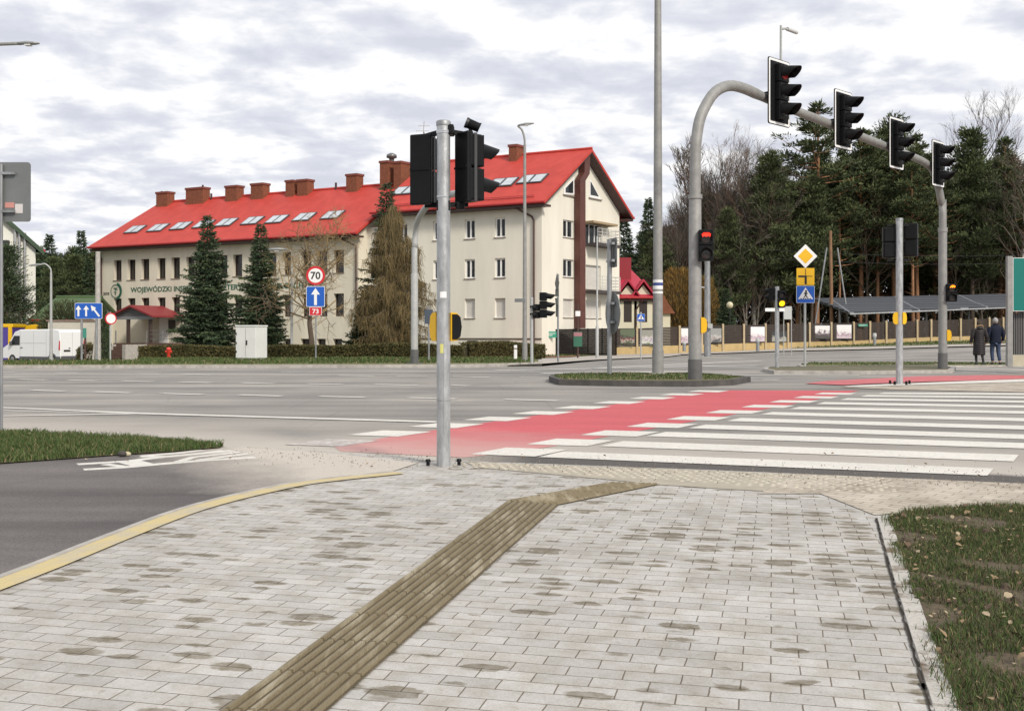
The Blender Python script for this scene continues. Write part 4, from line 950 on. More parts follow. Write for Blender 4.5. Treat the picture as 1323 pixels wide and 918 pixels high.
for i in range(len(fp_)-1):
    (a, ha), (b, hb) = fp_[i], fp_[i+1]
    m2_.add([a-UP*.6, b-UP*.6, b+UP*.48, a+UP*.48, a-UP*.6+Vector((0, .15, 0)), b-UP*.6+Vector((0, .15, 0)), b+UP*.48+Vector((0, .15, 0)), a+UP*.48+Vector((0, .15, 0))], [(0, 1, 2, 3), (3, 2, 6, 7), (5, 4, 7, 6)])
    n_ = 12
    for k in range(n_):
        z0, z1 = .50+(ha-.56)*k/n_, .50+(ha-.56)*(k+.86)/n_; z2, z3 = .50+(hb-.56)*k/n_, .50+(hb-.56)*(k+.86)/n_; e = Vector((0, .05, 0)); g_ = Vector((0, .03, 0))
        m1.add([a+UP*z0+e, b+UP*z2+e, b+UP*z3+e, a+UP*z1+e, a+UP*z0+e+g_, b+UP*z2+e+g_, b+UP*z3+e+g_, a+UP*z1+e+g_], [(0, 1, 2, 3), (3, 2, 6, 7), (5, 4, 7, 6), (1, 0, 4, 5)])
m1.build('slat_panel', mat('brown_slats', (.038, .026, .02), .6, var=.2, vs=3), fence, pf0); m2_.build('plinth', tint, fence, pf0)
pm = mat('beige_post', (.50, .40, .25), .8, var=.1, vs=3)
for p, h_ in fp_: m = MB(); m.box(p+Vector((0, .02, h_/2-.25)), (.15, .26, h_+.55), bev=.02); m.build('post', pm, fence, pf0)
# banners hung on the fence
def b_photo(i, pal):
    def f(t, p):
        co = coords(t, loc=(i*7.3, i*3.1, 0)); n = noise(t, coords(t, scale=(3, 3, 4), loc=(i*7.3, 0, i*3)), 1.0, 4, .7)
        sp_ = nd(t, 'ShaderNodeSeparateXYZ'); t.links.new(coords(t), sp_.inputs[0])
        a = nd(t, 'ShaderNodeMath', operation='MULTIPLY_ADD'); t.links.new(n, a.inputs[0]); a.inputs[1].default_value = 1.5; t.links.new(sp_.outputs[2], a.inputs[2])
        c = rampn(t, a.outputs[0], pal); t.links.new(c, p.inputs['Base Color']); p.inputs['Roughness'].default_value = .4
    return f
pal1 = [(.3, (.09, .10, .06)), (.48, (.45, .40, .36)), (.58, (.28, .05, .05)), (.68, (.05, .05, .05)), (.84, (.12, .15, .09))]
pal2 = [(.25, (.30, .36, .25)), (.45, (.70, .68, .66)), (.55, (.28, .22, .32)), (.66, (.65, .6, .6)), (.85, (.30, .30, .26))]
pal3 = [(.30, (.10, .10, .10)), (.42, (.48, .44, .42)), (.5, (.15, .11, .12)), (.62, (.55, .52, .5)), (.84, (.30, .31, .30))]
pal4 = [(.35, (.62, .52, .57)), (.5, (.36, .24, .31)), (.6, (.66, .58, .62)), (.74, (.78, .76, .77)), (.9, (.83, .82, .83))]
pal5 = [(.35, (.08, .075, .07)), (.6, (.13, .10, .11)), (.74, (.30, .24, .27)), (.8, (.75, .74, .74)), (.9, (.8, .8, .8))]
pal6 = [(.35, (.40, .40, .36)), (.62, (.32, .32, .28)), (.74, (.08, .08, .09)), (.9, (.05, .05, .05))]
for i, (u0, u1, va, vb, pal, lb) in enumerate(((796, 820, 425, 444, pal1, 'photo banner with red and dark figures, leftmost on the brown fence'), (824, 848, 426, 444, pal2, 'photo banner of pale and purple figures beside the blue crossing sign'),
        (880, 889, 424, 443, pal4, 'narrow slice of a pale pink banner behind the gantry column'), (908, 932, 424, 442, pal3, 'grey group-photo banner just right of the gantry column'),
        (965, 988, 422, 441, pal4, 'pale pink banner with a row of tiny figures'), (992, 1016, 428, 441, pal6, 'dark and beige banner behind the amber signal post'),
        (1049, 1072, 420.5, 437, pal5, 'banner with white sky over dark ground, right of the yellow diamond sign post'), (1077, 1100, 419.5, 437, pal4, 'white banner with pink figures next to the small green fence sign'))):
    Y, vt, vb_ = interp((u0+u1)/2); Y -= .12; a, b = at(u0, vb, Y), at(u1, va, Y)
    o = MB().box((0, 0, 0), (b.x-a.x+.1, .03, b.z-a.z+.1)).build('banner', mat('banner_border', (.03, .03, .03), .6)); o.location = ((a.x+b.x)/2, Y, (a.z+b.z)/2)
    MB().pbox((-(b.x-a.x)/2, -.018, -(b.z-a.z)/2), (b.x-a.x, 0, 0), (0, .002, 0), (0, 0, b.z-a.z)).build('print', tex_mat('print_%d' % i, b_photo(i, [(max(0, p_*1.6-.8+.0)*1.0, c) for p_, c in pal] if False else pal)), o)
    o['label'] = lb; o['category'] = 'banner'; o['group'] = 'photo banners on the fence'
for u0, u1, va, vb, Y, tx, lb in ((1109, 1121, 418.5, 421.5, 88, 'PARKING', 'small green sign high on the brown fence'), (704.5, 719, 428, 436, 72.7, 'LAS', 'green sign on the black slat fence')):
    a, b = at(u0, vb, Y), at(u1, va, Y)
    o = MB().box((0, 0, 0), (b.x-a.x, .03, b.z-a.z)).build('fence_sign', mat('fence_sign_green', (.03, .30, .20), .5)); o.location = ((a.x+b.x)/2, Y, (a.z+b.z)/2); o['label'] = lb; o['category'] = 'sign'
    m = MB(); w_ = (b.x-a.x); h_ = b.z-a.z
    for k in range(2): m.pbox((-w_*.4, -.02, h_*(.12-.3*k)), (w_*(.8-.25*k), 0, 0), (0, .002, 0), (0, 0, h_*.1))
    m.build('stripe', white, o)
# solar canopy
a, b, c, d_ = at(1098, 403, 94), at(1420, 390, 97), at(1420, 376.5, 104), at(1050, 385, 101)
cg = Vector((a.x, a.y, gz(a.x, a.y))); can = thing('solar_canopy', 'long canopy of dark solar panels on steel posts behind the fence', 'canopy', cg)
def b_sol(t, p):
    co = coords(t, .05); br = nd(t, 'ShaderNodeTexBrick', Scale=1.0, offset=0.0); br.inputs['Brick Width'].default_value = 6.5; br.inputs['Row Height'].default_value = .95; br.inputs['Mortar Size'].default_value = .07
    br.inputs['Color1'].default_value = (.045, .05, .06, 1); br.inputs['Color2'].default_value = (.06, .066, .078, 1); br.inputs['Mortar'].default_value = (.24, .25, .27, 1); t.links.new(co, br.inputs['Vector'])
    t.links.new(br.outputs[0], p.inputs['Base Color']); p.inputs['Roughness'].default_value = .6
m = MB(); q = [a, b, c, d_]; m.add(q+[x-UP*.15 for x in q], [(0, 1, 2, 3), (7, 6, 5, 4), (0, 4, 5, 1), (1, 5, 6, 2), (2, 6, 7, 3), (3, 7, 4, 0)]); m.build('solar_panels', tex_mat('solar', b_sol), can, cg)
m = MB()
for s in (.02, .18, .34, .50, .66, .82, .98):
    lo, hi = a.lerp(b, s), d_.lerp(c, s); m.tube([lo-UP*.32, hi-UP*.32], .12, 6); m.tube([lo.lerp(hi, .4)-UP*.3, Vector((lo.lerp(hi, .4).x, lo.lerp(hi, .4).y, gz(30, 100)-.2))], .12, 6)
m.tube([a-UP*.2, b-UP*.2], .08, 6); m.tube([d_-UP*.2, c-UP*.2], .08, 6)
m.build('steel_frame', galv_d, can, cg)
# ------------------------------------------------------------------ traffic signals
redlit = mat('lens_red_lit', (1.0, .03, .015), .4, emit=2.2); amblit = mat('lens_amber_lit', (1.0, .25, .01), .4, emit=2.4); yellit = mat('lens_yellow_lit', (1.0, .55, .01), .4, emit=1.8)
lens_off = mat('lens_dark', (.03, .028, .028), .25)
boardm = mat('backing_board', (.008, .009, .010), .6, spec=.15)
def visor(mb, cx, y, cz, r, ln, slope=.25):
    """open tapered hood over a lens looking along -Y"""
    n = 14; a0, a1 = math.radians(-35), math.radians(215)
    ro, ri = [], []
    for i in range(n+1):
        a = a0+(a1-a0)*i/n; c, s = math.cos(a), math.sin(a); l = ln*(.45+.55*max(0, (s+.57)/1.57))
        o1, o2 = (cx+c*r, y, cz+s*r), (cx+c*r*.93, y-l, cz+s*r*.93-slope*l*(.6)); i1, i2 = (cx+c*r*.93, y, cz+s*r*.93), (cx+c*r*.87, y-l, cz+s*r*.87-slope*l*.6)
        ro += [o1, o2]; ri += [i1, i2]
    vs = ro+ri; k = len(ro)
    fs = []
    for i in range(n):
        fs += [(2*i, 2*i+1, 2*i+3, 2*i+2), (k+2*i+2, k+2*i+3, k+2*i+1, k+2*i), (2*i+1, k+2*i+1, k+2*i+3, 2*i+3)]
    mb.add(vs, fs, 0, True)
def signal(name, label, loc, rz, n, pitch, wd, dp, lit=None, litm=None, board=None, group=None, scale=1, vlen=.2, bracket=None, cat='traffic light', icon=False, shell=False):
    """centre at origin, front looks along local -Y"""
    t = thing(name, label, cat, loc, rz, group, scale)
    hh = pitch*n+.02
    if shell:
        m = MB(); m.box((0, dp/2+.004, 0), (wd*1.0, .05, hh+.01), bev=.012); m.box((0, dp/2+.031, 0), (wd*.96, .012, .02)); m.build('back_shell', black, t)
        m = MB(); m.box((-wd*.505, dp*.1, 0), (.008, .03, hh-.02)); m.box((wd*.505, dp*.1, 0), (.008, .03, hh-.02)); m.box((wd*.508, -dp*.2, 0), (.008, .045, hh-.02)); m.build('side_rib', mat('plastic_edge', (.05, .05, .052), .45), t)
    for k in range(n):
        z = (n/2-.5-k)*pitch
        h = MB().box((0, 0, z), (wd, dp, pitch-.012), bev=.018)
        h.box((0, dp/2+.012, z), (wd*.8, .02, pitch*.86), bev=.008); h.box((0, -dp/2-.005, z), (wd*.93, .012, pitch*.93))
        ho = h.build('lens_module', black, t)
        r = min(wd, pitch)*.40
        on = lit is not None and k == lit
        l = MB(); rg = [[Vector((rr*math.cos(a), -dp/2-.012-dy, z+rr*math.sin(a))) for a in [2*PI*q/16 for q in range(16)]] for rr, dy in ((r, 0), (r*.7, .012), (.01, .02))]
        l.loft([[p for p in g] for g in rg], caps=False)
        if on and icon:
            l.build('lens', lens_off, ho); ic = MB(); x0 = r*.0
            fig = [(-.3, .1), (-.12, .35), (-.1, .6), (.1, .6), (.12, .35), (.3, .1), (.22, -.6), (-.22, -.6)]
            rb_ = [(-.62, .42), (-.3, .62), (.3, .62), (.62, .42), (.5, .02), (.3, .16), (0, .05), (-.3, .16), (-.5, .02)]
            ic.prism([(x*r*1.25, y*r*1.25) for x, y in rb_], (0, -dp/2-.03, z), (1, 0, 0), (0, 0, 1), (0, -.006, 0)); ic.build('lit_symbol', litm, ho)
        else: l.build('lens', litm if on else lens_off, ho)
        v = MB(); visor(v, 0, -dp/2, z, r*1.12, vlen); v.build('visor', black, ho)
    if board:
        bw, bh = board; b = MB(); b.prism(rrect(bw, bh, .05), (0, dp/2*.3, 0), (1, 0, 0), (0, 0, 1), (0, .02, 0)); bo = b.build('backing_board', boardm, t)
        m = MB(); o1 = rrect(bw-.03, bh-.03, .045); o2 = rrect(bw-.13, bh-.13, .03); y = dp/2*.3-.004
        m.add([(x, y, z) for x, z in o1+o2], [(i, (i+1) % len(o1), (i+1) % len(o1)+len(o1), i+len(o1)) for i in range(len(o1))]); m.build('white_border', white, bo)
    return t
def bracket_bars(m, p, q, r=.018): m.tube([p, q], r, 6)
# --- near pole with two crossing signals seen from behind
pb = G(573, 603); sc = F/pb.y                       # px per metre at the pole
zt = at(573, 158, pb.y).z; R0 = .0625
pole = thing('signal_pole', 'thick galvanised signal pole in the foreground, bolted to the pavement edge', 'pole', (pb.x, pb.y, 0))
m = MB(); m.tube([(0, 0, 0), (0, 0, zt-.02)], [R0, R0*.98], 32); po = m.build('shaft', galv, pole)
m = MB(); m.tube([(0, 0, zt-.035), (0, 0, zt), (0, 0, zt+.012)], [R0*1.06, R0*1.1, R0*.95], 32); m.build('cap', galv_d, pole)
for u, v in ((553, 601), (593, 600.5)):
    p = G(u, v+2); m = MB(); q = Vector((p.x-pb.x, p.y-pb.y, .012)); m.tube([q, q+UP*.035], .016, 6); m.tube([q+UP*.035, q+UP*.06], [.026, .020], 6); m.build('bolt', black, pole)
m = MB()
for z in (zt-.085, zt-.10, at(0, 254.5, pb.y).z): m.tube([(0, 0, z-.006), (0, 0, z+.006)], R0+.004, 32)
m.build('strap', mat('stainless', (.6, .6, .6), .25, .9), pole)
m = MB(); z = at(0, 517, pb.y).z; m.tube([(0, 0, z-.004), (0, 0, z+.004)], R0+.0015, 32); m.pbox((.0, -R0-.002, at(0, 560, pb.y).z), (.005, 0, 0), (0, .01, 0), (0, 0, .85)); m.build('seam', galv_d, po)
for va, vb, mm, nm in ((377, 385, white, 'sticker'), (444, 456, mat('sticker_yellow', (.62, .60, .20), .6), 'sticker')):
    z0, z1 = at(0, vb, pb.y).z, at(0, va, pb.y).z; vs = []; a0 = -PI/2-.45; a1 = -PI/2+.5 if va < 400 else -PI/2+.05
    for i in range(7):
        a = a0+(a1-a0)*i/6; vs += [((R0+.003)*math.cos(a), (R0+.003)*math.sin(a), z0), ((R0+.003)*math.cos(a), (R0+.003)*math.sin(a), z1)]
    m = MB(); m.add(vs, [(2*i, 2*i+2, 2*i+3, 2*i+1) for i in range(6)], 0, True); m.build(nm, mm, po)
zs_t, zs_b = at(0, 172, pb.y).z, at(0, 260, pb.y).z; zc = (zs_t+zs_b)/2; pt = (zs_t-zs_b)/2
# clamp and bracket arms
m = MB(); zq = zs_t+.03
m.box((.03, .03, zq+.0), (.13, .15, .09), bev=.01); m.box((0, .04, zs_b-.04), (.12, .16, .10), bev=.01)
lx = at(546, 0, pb.y).x-pb.x; rx = at(607, 0, pb.y).x-pb.x
for z0 in (zq, zs_b-.03):
    dz = -.02 if z0 == zq else .02
    m.pbox((.0, .05, z0-.02), (lx, .16, dz), (.0, .04, 0), (0, 0, .045)); m.pbox((.0, .05, z0-.02), (rx-.02, .08, dz), (0, .04, 0), (0, 0, .045))
m.box((rx-.09, .10, zs_b-.03), (.08, .08, .07), bev=.01)
m.build('bracket', black, pole)
signal('pedestrian_signal', 'black two-lens signal seen from behind on the left of the foreground pole', (pb.x+lx, pb.y+.20, zc), face(.36, .93), 2, pt, .215, .13, shell=True, group='signals on the foreground pole', vlen=.2)
s2 = signal('pedestrian_signal', 'black two-lens signal right of the foreground pole, hoods pointing right', (pb.x+rx, pb.y+.10, zc+.005), face(.80, .60), 2, pt, .215, .15, shell=True, group='signals on the foreground pole', vlen=.24)
# ribs on the backs of the housings
# detector on top of the right signal
dt = thing('detector_camera', 'small black cylinder detector on top of the right foreground signal', 'sensor', (pb.x+rx+.02, pb.y+.10, zs_t+.01))
m = MB(); m.tube([(0, 0, 0), (-.025, 0, .05), (-.03, 0, .07)], .014, 8); m.build('stand', black, dt)
m = MB(); m.tube([(-.058, -.01, .105), (-.045, -.008, .10), (.05, .01, .065), (.065, .012, .058)], [.030, .047, .043, .050], 14); m.build('barrel', black, dt)
m = MB(); m.tube([(-.062, -.011, .107), (-.040, -.007, .098)], .050, 14); m.build('collar', blackd, dt)
# push-button boxes
def button_box(label, loc, rz, s=1, group=None, covers=True):
    t = thing('push_button', label, 'push button', loc, rz, group, s)
    pr = [(.0, -.13), (.055, -.13), (.09, -.10), (.105, 0), (.09, .10), (.055, .13), (.0, .13)]
    m = MB(); m.prism(pr, (0, 0, 0), (0, -1, 0), (0, 0, 1), (.055, 0, 0)); m.prism([(x*.98, y*.98) for x, y in pr], (-.055, 0, 0), (0, -1, 0), (0, 0, 1), (.053, 0, 0)); m.build('shell', yellow, t)
    m = MB()
    if covers:
        m.prism([(x*.9+.008, y*.88) for x, y in pr], (.056, 0, 0), (0, -1, 0), (0, 0, 1), (.012, 0, 0)); m.prism([(x*.9+.008, y*.88) for x, y in pr], (-.0675, 0, 0), (0, -1, 0), (0, 0, 1), (.012, 0, 0)); m.build('side_cover', black, t)
    m = MB(); m.box((0, -.106, 0), (.06, .012, .12), bev=.004); m.build('touch_pad', signblack, t)
    return t
zb_ = at(0, 422, pb.y).z
button_box('yellow push-button box on the left side of the foreground pole', (pb.x-.028, pb.y+.035, zb_), face(-.62, .78), group='push buttons on the foreground pole', covers=False)
button_box('yellow and black push-button box on the right side of the foreground pole', (pb.x+.045, pb.y+.01, zb_), face(.86, .5), group='push buttons on the foreground pole')
# --- overhead gantry
Pg = G(898, 497); Pg2 = G(1218, 480); gd = (Pg2-Pg); gd.z = 0; gd.normalize(); Pg0 = Vector((Pg.x, Pg.y, 0))
def gp(u, v):
    p = on_line(u, v, Pg0, gd); return p
gan = thing('signal_gantry', 'tall curved grey steel gantry carrying four traffic lights over the road', 'gantry', Pg0)
path = [Pg0+UP*.1, Pg0+UP*4.6]+[gp(u, v) for u, v in ((898.5, 200), (900, 178), (904, 155), (912, 136), (924, 119), (941, 111), (960, 114), (985, 125), (1020, 140), (1070, 159.5), (1130, 183.5), (1180, 203), (1196, 211), (1206, 221), (1212, 240), (1216.5, 262))]
xs2 = Pg2.copy(); path += [Vector((xs2.x, xs2.y, 5.2)), Vector((xs2.x, xs2.y, .1))]
sm_ = [path[0]]
for i in range(1, len(path)-2):
    pass
path = [p-Vector((0, 0, 0)) for p in path]
P2 = fine_curve(path, 3); rads = []
for i, p in enumerate(P2):
    d0, d1 = (Vector((p.x, p.y, 0))-Pg0).length, (Vector((p.x, p.y, 0))-Vector((Pg2.x, Pg2.y, 0))).length
    r = .155 if d0 < .05 and p.z < 4.6 else (.125 if p.z < 4.6 else .118); rads.append(r)
m = MB(); m.tube([p-Pg0 for p in P2], [.135 if i < len(P2)*.45 else .118 for i in range(len(P2))], 20); gm_ = m.build('pipe', lampgrey, gan)
m = MB(); m.tube([(0, 0, 0), (0, 0, 4.55), (0, 0, 4.62)], [.158, .150, .13], 24); m.tube([(0, 0, 4.5), (0, 0, 4.6)], .175, 24); m.build('lower_column', lampgrey, gan)
m = MB(); m.tube([(0, 0, 0), (0, 0, .62)], [.172, .170], 24); m.build('base_sleeve', mat('sleeve_dark', (.11, .11, .11), .6, var=.2), gan)
q = Vector((Pg2.x, Pg2.y, 0))-Pg0
m = MB(); m.tube([q, q+UP*.62], [.155, .15], 20); m.tube([q, q+UP*.04], .3, 12); m.build('base_sleeve', MATS['sleeve_dark'], gan)
m = MB(); m.tube([q+UP*4.6, q+UP*4.75], [.15, .15], 20); m.tube([q, q+UP*4.6], [.138, .132], 20); m.build('lower_column', lampgrey, gan)
gn = Vector((gd.y, -gd.x, 0))                    # towards camera-right
grp = 'traffic lights hung on the gantry'
for (u, v, hpx, lb) in ((997, 121.5, 85, 'first and largest traffic light on the gantry, with the camera mast behind it'), (1080.5, 156.5, 75, 'second traffic light along the gantry from its tall left bend'),
                   (1150, 186.5, 66, 'third traffic light along the gantry, left of the last one'), (1204.5, 212.5, 59, 'last and smallest traffic light at the right end of the gantry')):
    p = gp(u, v); s = hpx*p.y/F/1.44; a = gd*.0
    pos = p+gn*(.22*s)
    t = signal('traffic_light', lb, pos, face(gn.x, gn.y), 3, .40, .36, .2, lit=0 if u < 1000 else None, litm=mat('lens_red_dim', (.35, .012, .01), .4, emit=.12), board=(.84, 1.44), group=grp, scale=s, vlen=.40)
    m = MB(); m.box((0, .24, 0), (.12, .28, .12)); m.box((0, .16, 0), (.20, .06, .9)); m.build('bracket', black, t)
# CCTV mast on the gantry
p0, p1 = gp(1008.5, 100), gp(1009, 33); cm = thing('cctv_camera', 'small white security camera on a thin mast above the first gantry light', 'camera', p0)
m = MB(); m.tube([-UP*.7, p1-p0], .032, 8); m.build('mast', palepole, cm)
q = gp(1012, 37)-p0; e = gp(1029, 42)-p0; m = MB(); m.tube([p1-p0-UP*.1, q+Vector((.05, 0, 0)), q.lerp(e, .35)], .03, 6); m.build('arm', palepole, cm)
m = MB(); m.tube([q.lerp(e, .3)+UP*.02, e], .055, 10); m.tube([e-(e-q)*.02, e+(e-q)*.06], .04, 10); m.build('housing', mat('camera_white', (.55, .56, .56), .4), cm)
# red pedestrian signal on the gantry column, amber one on the far column
p = at(912, 317, Pg.y-.2)
t = signal('pedestrian_signal', 'red lit two-lens crossing signal on the tall left gantry column', p, face(-.12, -1), 2, .37, .34, .22, lit=0, litm=redlit, scale=1.02, vlen=.16, icon=True)
for z in (-.3, .3): m = MB(); m.box((-.2, .1, z), (.24, .05, .05)); m.build('bracket', black, t)
p = at(905.5, 420, Pg.y-.05); button_box('yellow push-button box on the tall left gantry column', p, face(1, -.1), 1.45, covers=False)
p = at(1229, 378, Pg2.y-.15)
t = signal('pedestrian_signal', 'orange lit two-lens signal on the far right gantry column', p, face(-.1, -1), 2, .30, .33, .2, lit=0, litm=amblit, scale=1.0, vlen=.15, icon=True)
m = MB(); m.box((-.2, .1, .1), (.22, .05, .05)); m.build('bracket', black, t)
button_box('yellow push-button box on the far right gantry column', at(1223, 433, Pg2.y-.05), face(1, -.2), 1.4, covers=False)
# --- second pole with signals seen from behind
pr_ = G(1162, 497); zt2 = at(1162, 284, pr_.y).z
pole2 = thing('signal_pole', 'galvanised signal pole at the far end of the zebra crossing', 'pole', (pr_.x, pr_.y, 0))
m = MB(); m.tube([(0, 0, 0), (0, 0, zt2)], .082, 18); m.build('shaft', galv, pole2); m = MB(); m.tube([(0, 0, zt2-.02), (0, 0, zt2+.04)], [.09, .085], 18); m.build('cap', galv_d, pole2)
for u, v in ((1156, 498), (1171, 498), (1150, 497), (1175, 497)):
    p = G(u, v); m = MB(); q = Vector((p.x-pr_.x, p.y-pr_.y, .01)); m.tube([q, q+UP*.1], .03, 6); m.build('bolt', black, pole2)
zc2 = at(0, 313, pr_.y).z; m = MB()
for z in (zc2-.42, zc2+.42): m = MB(); m.box((0.02, .09, z), (.55, .06, .05)); m.build('bracket', black, pole2)
signal('pedestrian_signal', 'black two-lens signal seen from behind, left of the far zebra pole', at(1149, 313.5, pr_.y+.18), face(.2, .98), 2, .36, .30, .2, group='signals on the far zebra pole', scale=1.05)
signal('pedestrian_signal', 'black two-lens signal seen from behind, right of the far zebra pole', at(1177, 310, pr_.y+.16), face(.45, .89), 2, .39, .30, .2, group='signals on the far zebra pole', scale=1.05)
button_box('yellow push-button box on the left of the far zebra pole', at(1160, 411, pr_.y-.03), face(-.8, .3), 1.12, group='buttons on the far zebra pole', covers=False)
button_box('yellow push-button box on the right of the far zebra pole', at(1164.5, 411, pr_.y-.03), face(.8, .3), 1.12, group='buttons on the far zebra pole', covers=False)
# --- small posts with signals
p = G(1004, 478); m = MB(); t = thing('signal_pole', 'short signal post with a street name sign behind, left of the yellow diamond sign', 'pole', (p.x, p.y, 0)); h_ = at(0, 370, p.y).z
m.tube([(0, 0, 0), (0, 0, h_)], .075, 12); m.build('shaft', galv, t)
signal('pedestrian_signal', 'small black signal with yellow lower light on the short post', at(1009.5, 386, p.y-.1), face(-.1, -1), 2, .30, .26, .18, lit=1, litm=yellit, vlen=.14)
signal('pedestrian_signal', 'small dark signal facing away on the left of the short post', at(997.5, 380, p.y+.1), face(-.9, .4), 2, .22, .24, .16)
p = G(697, 473); t = thing('signal_pole', 'short signal post in front of the office building corner', 'pole', (p.x-.3, p.y, 0)); p = Vector((p.x-.3, p.y, 0)); h_ = at(0, 384, p.y).z
m = MB(); m.tube([(0, 0, .1), (0, 0, h_)], .06, 10); m.build('shaft', palepole, t)
signal('traffic_light', 'three-lens traffic light in profile at the office building corner', at(702, 394, p.y-.05), face(.96, -.28), 3, .33, .30, .22, vlen=.38)
signal('pedestrian_signal', 'small two-lens signal left of the profile traffic light', at(693, 402, p.y), face(-.7, -.5), 2, .28, .24, .18)
# --- cantilever mast behind the foreground signals
p = G(535.5, 473); Pm = Vector((p.x, p.y, 0)); t = thing('cantilever_mast', 'grey curved mast rising behind the foreground signals', 'mast', Pm)
dm = Vector((.35, -.94, 0)); Y = p.y
m = MB(); pts = [Vector((0, 0, .1)), Vector((0, 0, 4.2)), at(536, 320, Y)-Pm, at(537, 300, Y)-Pm, at(540, 285, Y-.4)-Pm, at(547, 272, Y-1)-Pm, at(558, 261, Y-2)-Pm, at(572, 254, Y-3.4)-Pm, at(588, 250, Y-5)-Pm, at(600, 248, Y-6)-Pm]
m.tube(fine_curve(pts, 3), .115, 14); m.build('pipe', palepole, t)
m = MB(); m.tube([(0, 0, .1), (0, 0, 3.55), (0, 0, 3.6)], [.14, .135, .12], 14); m.build('lower_column', palepole, t)
m = MB(); m.tube([(0, 0, .05), (0, 0, .65)], .16, 14); m.tube([(0, 0, .1), (0, 0, .14)], .35, 10); m.build('base_sleeve', MATS['sleeve_dark'], t)
# ------------------------------------------------------------------ lamps
def lamp(name, label, base, h, r0, r1, arm=None, head=None, m_=lampgrey, rz=0, sleeve=True, group=None):
    t = thing(name, label, 'street lamp', base, rz, group)
    m = MB(); m.tube([(0, 0, 0), (0, 0, h*.5), (0, 0, h)], [r0, (r0+r1)/2, r1], 14); m.build('column', m_, t)
    if sleeve: m = MB(); m.tube([(0, 0, 0), (0, 0, .8)], [r0*1.12, r0*1.1], 12); m.build('base_sleeve', m_, t)
    if arm:
        m = MB(); m.tube(fine_curve([Vector(a) for a in arm], 4), r1*.75, 8); m.build('arm', m_, t)
        e = Vector(arm[-1]); d = (e-Vector(arm[-2])); d.z *= .3; d.normalize(); L_ = head or .7
        hd = MB(); rings = []
        for k, (s, w_, th) in enumerate(((-.12, .06, .05), (.05, .10, .07), (.35, .15, .09), (.75, .14, .07), (1.0, .05, .03))):
            c = e+d*(s*L_); sd_ = Vector((-d.y, d.x, 0)); rings.append([c+sd_*math.cos(a)*w_*L_/.7+UP*math.sin(a)*th*(1 if math.sin(a) > 0 else .5)*L_/.7 for a in [2*PI*q/10 for q in range(10)]])
        hd.loft(rings); hd.build('lamp_head', mat('lamp_head_grey', (.30, .31, .31), .4, .3), t)
        lg = MB(); c = e+d*(.45*L_)-UP*.05*L_/.7; lg.box(c, (.2*L_/.7, .2*L_/.7, .03)); lg.build('lens', mat('lamp_glass', (.7, .7, .68), .2), t)
    return t
p = G(850, 489); lp = lamp('street_lamp', 'very tall grey lamp column on the traffic island, cut by the top edge', (p.x, p.y, 0), 12.5, .145, .085, arm=[(0, 0, 12.4), (-.1, -.1, 12.9), (-.8, -.6, 13.2), (-1.8, -1.3, 13.3)])
m = MB(); m.tube([(0, 0, 0), (0, 0, .06)], .42, 4, smooth=False); m.tube([(0, 0, .06), (0, 0, .16)], .28, 8); m.build('foundation', concrete, lp)
zb2 = at(0, 368, p.y).z
m = MB(); m.tube([(0, 0, zb2-.02), (0, 0, zb2+.06)], .138, 14, caps=False); m.build('blue_band', mat('band_blue', (.04, .07, .25), .5), lp)
m = MB(); m.tube([(0, 0, zb2+.062), (0, 0, zb2+.14)], .138, 14, caps=False); m.tube([(0, 0, zb2-.12), (0, 0, zb2-.022)], .1385, 14, caps=False); m.tube([(0, 0, zb2-.24), (0, 0, zb2-.18)], .1395, 14, caps=False); m.build('white_band', white, lp)
p = G(678, 470); hy = at(0, 190, p.y).z
e = at(664, 165, p.y)-Vector((p.x, p.y, 0)); lamp('street_lamp', 'tall bent street lamp in front of the office building, right of the foreground pole', (p.x, p.y, .1), hy, .10, .055, arm=[(0, 0, hy-.05), (-.02, 0, hy+.3), (-.12, 0, at(0, 171, p.y).z), (-.28, 0, at(0, 166, p.y).z), (e.x+.25, 0, e.z)], head=.6)
p0 = Vector((p.x, p.y, 0)); ns = thing('street_name_sign', 'small grey street name plate on the tall lamp beside the office building', 'sign', at(677, 388, p.y)); m = MB(); m.box((-.17, -.09, 0), (.45, .02, .15)); m.build('plate', signback, ns); m = MB(); m.box((-.02, -.04, 0), (.05, .1, .05)); m.build('clip', galv_d, ns)
p = GX(66, 60); hh = at(0, 352, 60).z-p.z; e = at(48, 342.5, 60)-p; lamp('street_lamp', 'thin street lamp with a curved arm behind the white van', p, hh, .09, .06, arm=[(0, 0, hh), (-.05, 0, hh+.25), (-.35, 0, hh+.5), (e.x+.2, 0, e.z+.02)], head=.7, m_=palepole)
p = GX(377, 56); hh = at(0, 330, 56).z-p.z; e = at(361, 322.5, 56)-p; lamp('street_lamp', 'pale street lamp between the second spruce and the bare tree', p, hh, .08, .05, arm=[(0, 0, hh), (-.03, 0, hh+.2), (-.2, 0, hh+.32), (e.x+.25, 0, e.z)], head=.85, m_=palepole)
Yl = 22.0; p = GX(-95, Yl); hh = at(0, 62, Yl).z; e = at(25, 56.5, Yl)-Vector((p.x, p.y, 0)); lamp('street_lamp', 'grey street lamp whose flat head reaches in at the upper left edge', (p.x, p.y, 0), hh-.5, .09, .05, arm=[(0, 0, hh-.6), (.06, 0, hh-.1), (.3, 0, hh+.02), (e.x-.1, 0, e.z), (e.x, 0, e.z)], head=.42)
p = GX(771.5, 58); h_ = at(0, 305, 58).z-p.z; t = thing('utility_post', 'thin pale post in front of the balconies', 'post', p); m = MB(); m.tube([(0, 0, 0), (0, 0, 1.8), (0, 0, 1.85), (0, 0, h_)], [.09, .09, .05, .045], 8); m.build('shaft', white if False else palepole, t)
